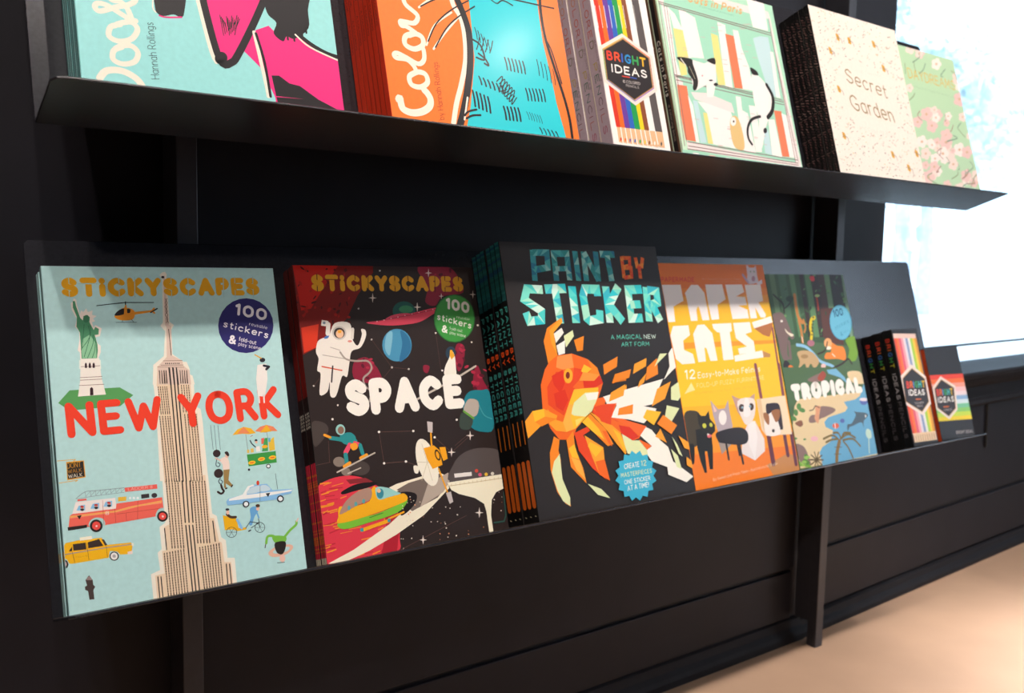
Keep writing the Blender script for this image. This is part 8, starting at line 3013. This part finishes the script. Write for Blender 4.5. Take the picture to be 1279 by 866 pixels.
x0, w, h, nb = D['pt'][:4]; stack(mk('b', 'sticker_book', 'pt', .0105, '#2a2524', '#0d0b0b', ART['pt'], sp_pt), 'pt', Z1, x0, nb, .0105, 6, 'the black orange goldfish sticker book', 'book', 'black goldfish sticker books', .001)
x0, w, h, nb = D['ct'][:4]; stack(mk('b', 'craft_book', 'ct', .016, '#f59a1e', '#e8761e', ART['ct'], sp_ct), 'ct', Z1, x0, nb, .016, 2, 'the orange and yellow paper cats craft book', 'book', 'orange paper cats books')
x0, w, h, nb = D['tr'][:4]; stack(mk('b', 'sticker_book', 'tr', .0065, '#4a6640', '#3a4c30', ART['tr'], sp_tr), 'tr', Z1, x0, nb, .0065, 4, 'the green jungle and lagoon sticker book', 'book', 'green jungle sticker books')
x0, w, h, nb = D['pc'][:4]; stack(mk('c', 'pencil_box', 'pc', .0205, '#1e1a1a', '#0b090a', ART['pc'], sd_pc), 'pc', Z1, x0, nb, .0205, 3, 'the black striped box of pencils', 'box', 'black pencil boxes', .0015)
x0, w, h, nb = D['sb'][:4]; stack(mk('c', 'eraser_box', 'sb', .027, '#221e1e', '#c8481c', ART['sb'], None), 'sb', Z1, x0, nb, .027, 1, 'small black box with a rainbow band at the right end of the lower shelf', 'box', None)
x0, w, h, nb = D['db'][:4]; stack(mk('b', 'doodle_book', 'db', .0068, '#9adcd8', '#5cb8b4', ART['db'], sp_db), 'db', Z2, x0, nb, .0068, 7, 'the pale turquoise and pink drawing book', 'book', 'turquoise and pink drawing books', .0004)
x0, w, h, nb = D['co'][:4]; stack(mk('b', 'coloring_book', 'co', .0096, '#f67b2c', '#d03414', ART['co'], sp_co, gloss=True), 'co', Z2, x0, nb, .0096, 7, 'the orange and turquoise coloring book', 'book', 'orange and turquoise coloring books', .0004)
x0, w, h, nb = D['bi'][:4]; stack(mk('c', 'pencil_box', 'bi', .021, '#f8f0e8', '#b8a4ac', ART['bi'], sd_bi), 'bi', Z2, x0, nb, .021, 3, 'the white hexagon box of colored pencils', 'box', 'white colored pencil boxes', .0006)
x0, w, h, nb = D['cb'][:4]; stack(mk('b', 'coloring_book', 'cb', .0135, '#b0dfc0', '#6a4a34', ART['cb'], sp_cb), 'cb', Z2, x0, nb, .0135, 2, 'the mint green sleeping cat book', 'book', 'mint green cat coloring books')
x0, w, h, nb = D['sg'][:4]; stack(mk('b', 'coloring_book', 'sg', .0092, '#f0e2d4', '#0c0908', ART['sg'], sp_sg), 'sg', Z2, x0, nb, .0092, 6, 'the cream speckled garden coloring book', 'book', 'cream garden coloring books with black spines', .0006)
x0, w, h, nb = D['gr'][:4]; stack(mk('b', 'coloring_book', 'gr', .0135, '#bcd8b0', '#8aa884', ART['gr'], sp_gr), 'gr', Z2, x0, nb, .0135, 2, 'the pale green floral book by the window', 'book', 'pale green floral books')

# ------------------------------------------------------------------ outside the window
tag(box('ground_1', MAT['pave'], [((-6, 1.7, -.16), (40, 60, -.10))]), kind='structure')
def tree(x, y, hgt, cr, lab, seed):
    rr = random.Random(seed); e = empty('street_tree', (x, y, -.10), label=lab, cat='tree', group='pale trees outside the window')
    bm = bmesh.new(); tube(bm, [(0, 0, 0), (.05, 0, hgt*.3), (-.04, .05, hgt*.6), (.1, 0, hgt*.9)], [.16, .12, .09, .03], 8)
    for k in range(7):
        a = rr.uniform(0, 6.28); z0 = hgt*rr.uniform(.35, .7); tube(bm, [(0, 0, z0), (math.cos(a)*cr*.4, math.sin(a)*cr*.4, z0+.5), (math.cos(a)*cr*.8, math.sin(a)*cr*.8, z0+1.1)], [.06, .04, .015], 6)
    me = bpy.data.meshes.new('trunk'); bm.to_mesh(me); bm.free(); link('trunk', me, MAT['bark'], e)
    V, F_ = [], []
    for k in range(2600):
        d = Vector((rr.gauss(0, 1), rr.gauss(0, 1), rr.gauss(0, 1))).normalized()*cr*rr.uniform(.35, 1)
        lump = 1+.25*math.sin(d.x*5)*math.cos(d.y*4+d.z*3)
        p = Vector((d.x*lump, d.y*lump, hgt*.72+d.z*.85*lump)); a = Vector((rr.gauss(0, 1), rr.gauss(0, 1), rr.gauss(0, 1))).normalized()*.11; b = a.orthogonal().normalized()*.06
        i = len(V); V += [p-a, p+b, p+a, p-b]; F_.append((i, i+1, i+2, i+3))
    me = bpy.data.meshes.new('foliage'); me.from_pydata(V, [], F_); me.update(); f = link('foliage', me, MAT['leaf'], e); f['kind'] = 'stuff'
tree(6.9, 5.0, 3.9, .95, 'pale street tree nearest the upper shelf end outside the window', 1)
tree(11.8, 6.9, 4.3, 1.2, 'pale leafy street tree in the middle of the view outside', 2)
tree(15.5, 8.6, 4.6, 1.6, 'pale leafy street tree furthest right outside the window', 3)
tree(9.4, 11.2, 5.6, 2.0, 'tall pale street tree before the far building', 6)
e = empty('street_lamp', (9.8, 5.6, -.10), label='blue-grey twin street lamp seen through the window', cat='street lamp'); e.scale = (.5, .5, .58)
bm = bmesh.new(); tube(bm, [(0, 0, 0), (0, 0, .3), (0, 0, 1.75)], [.07, .035, .03], 10); me = bpy.data.meshes.new('pole'); bm.to_mesh(me); bm.free(); link('pole', me, MAT['lampm'], e)
bm = bmesh.new(); tube(bm, [(-.3, 0, 1.95), (-.22, 0, 1.75), (0, 0, 1.68), (.22, 0, 1.75), (.3, 0, 1.95)], .02, 8); me = bpy.data.meshes.new('arm'); bm.to_mesh(me); bm.free(); link('arm', me, MAT['lampm'], e)
for s in (-1, 1):
    bm = bmesh.new(); tube(bm, [(s*.3, 0, 1.93), (s*.3, 0, 1.98), (s*.3, 0, 2.2), (s*.3, 0, 2.27)], [.03, .07, .09, .02], 10); me = bpy.data.meshes.new('lantern'); bm.to_mesh(me); bm.free(); link('lantern', me, MAT['lampm'], e)
e = empty('building', (10, 16, -.1), label='pale stone building across the street beyond the trees', cat='building')
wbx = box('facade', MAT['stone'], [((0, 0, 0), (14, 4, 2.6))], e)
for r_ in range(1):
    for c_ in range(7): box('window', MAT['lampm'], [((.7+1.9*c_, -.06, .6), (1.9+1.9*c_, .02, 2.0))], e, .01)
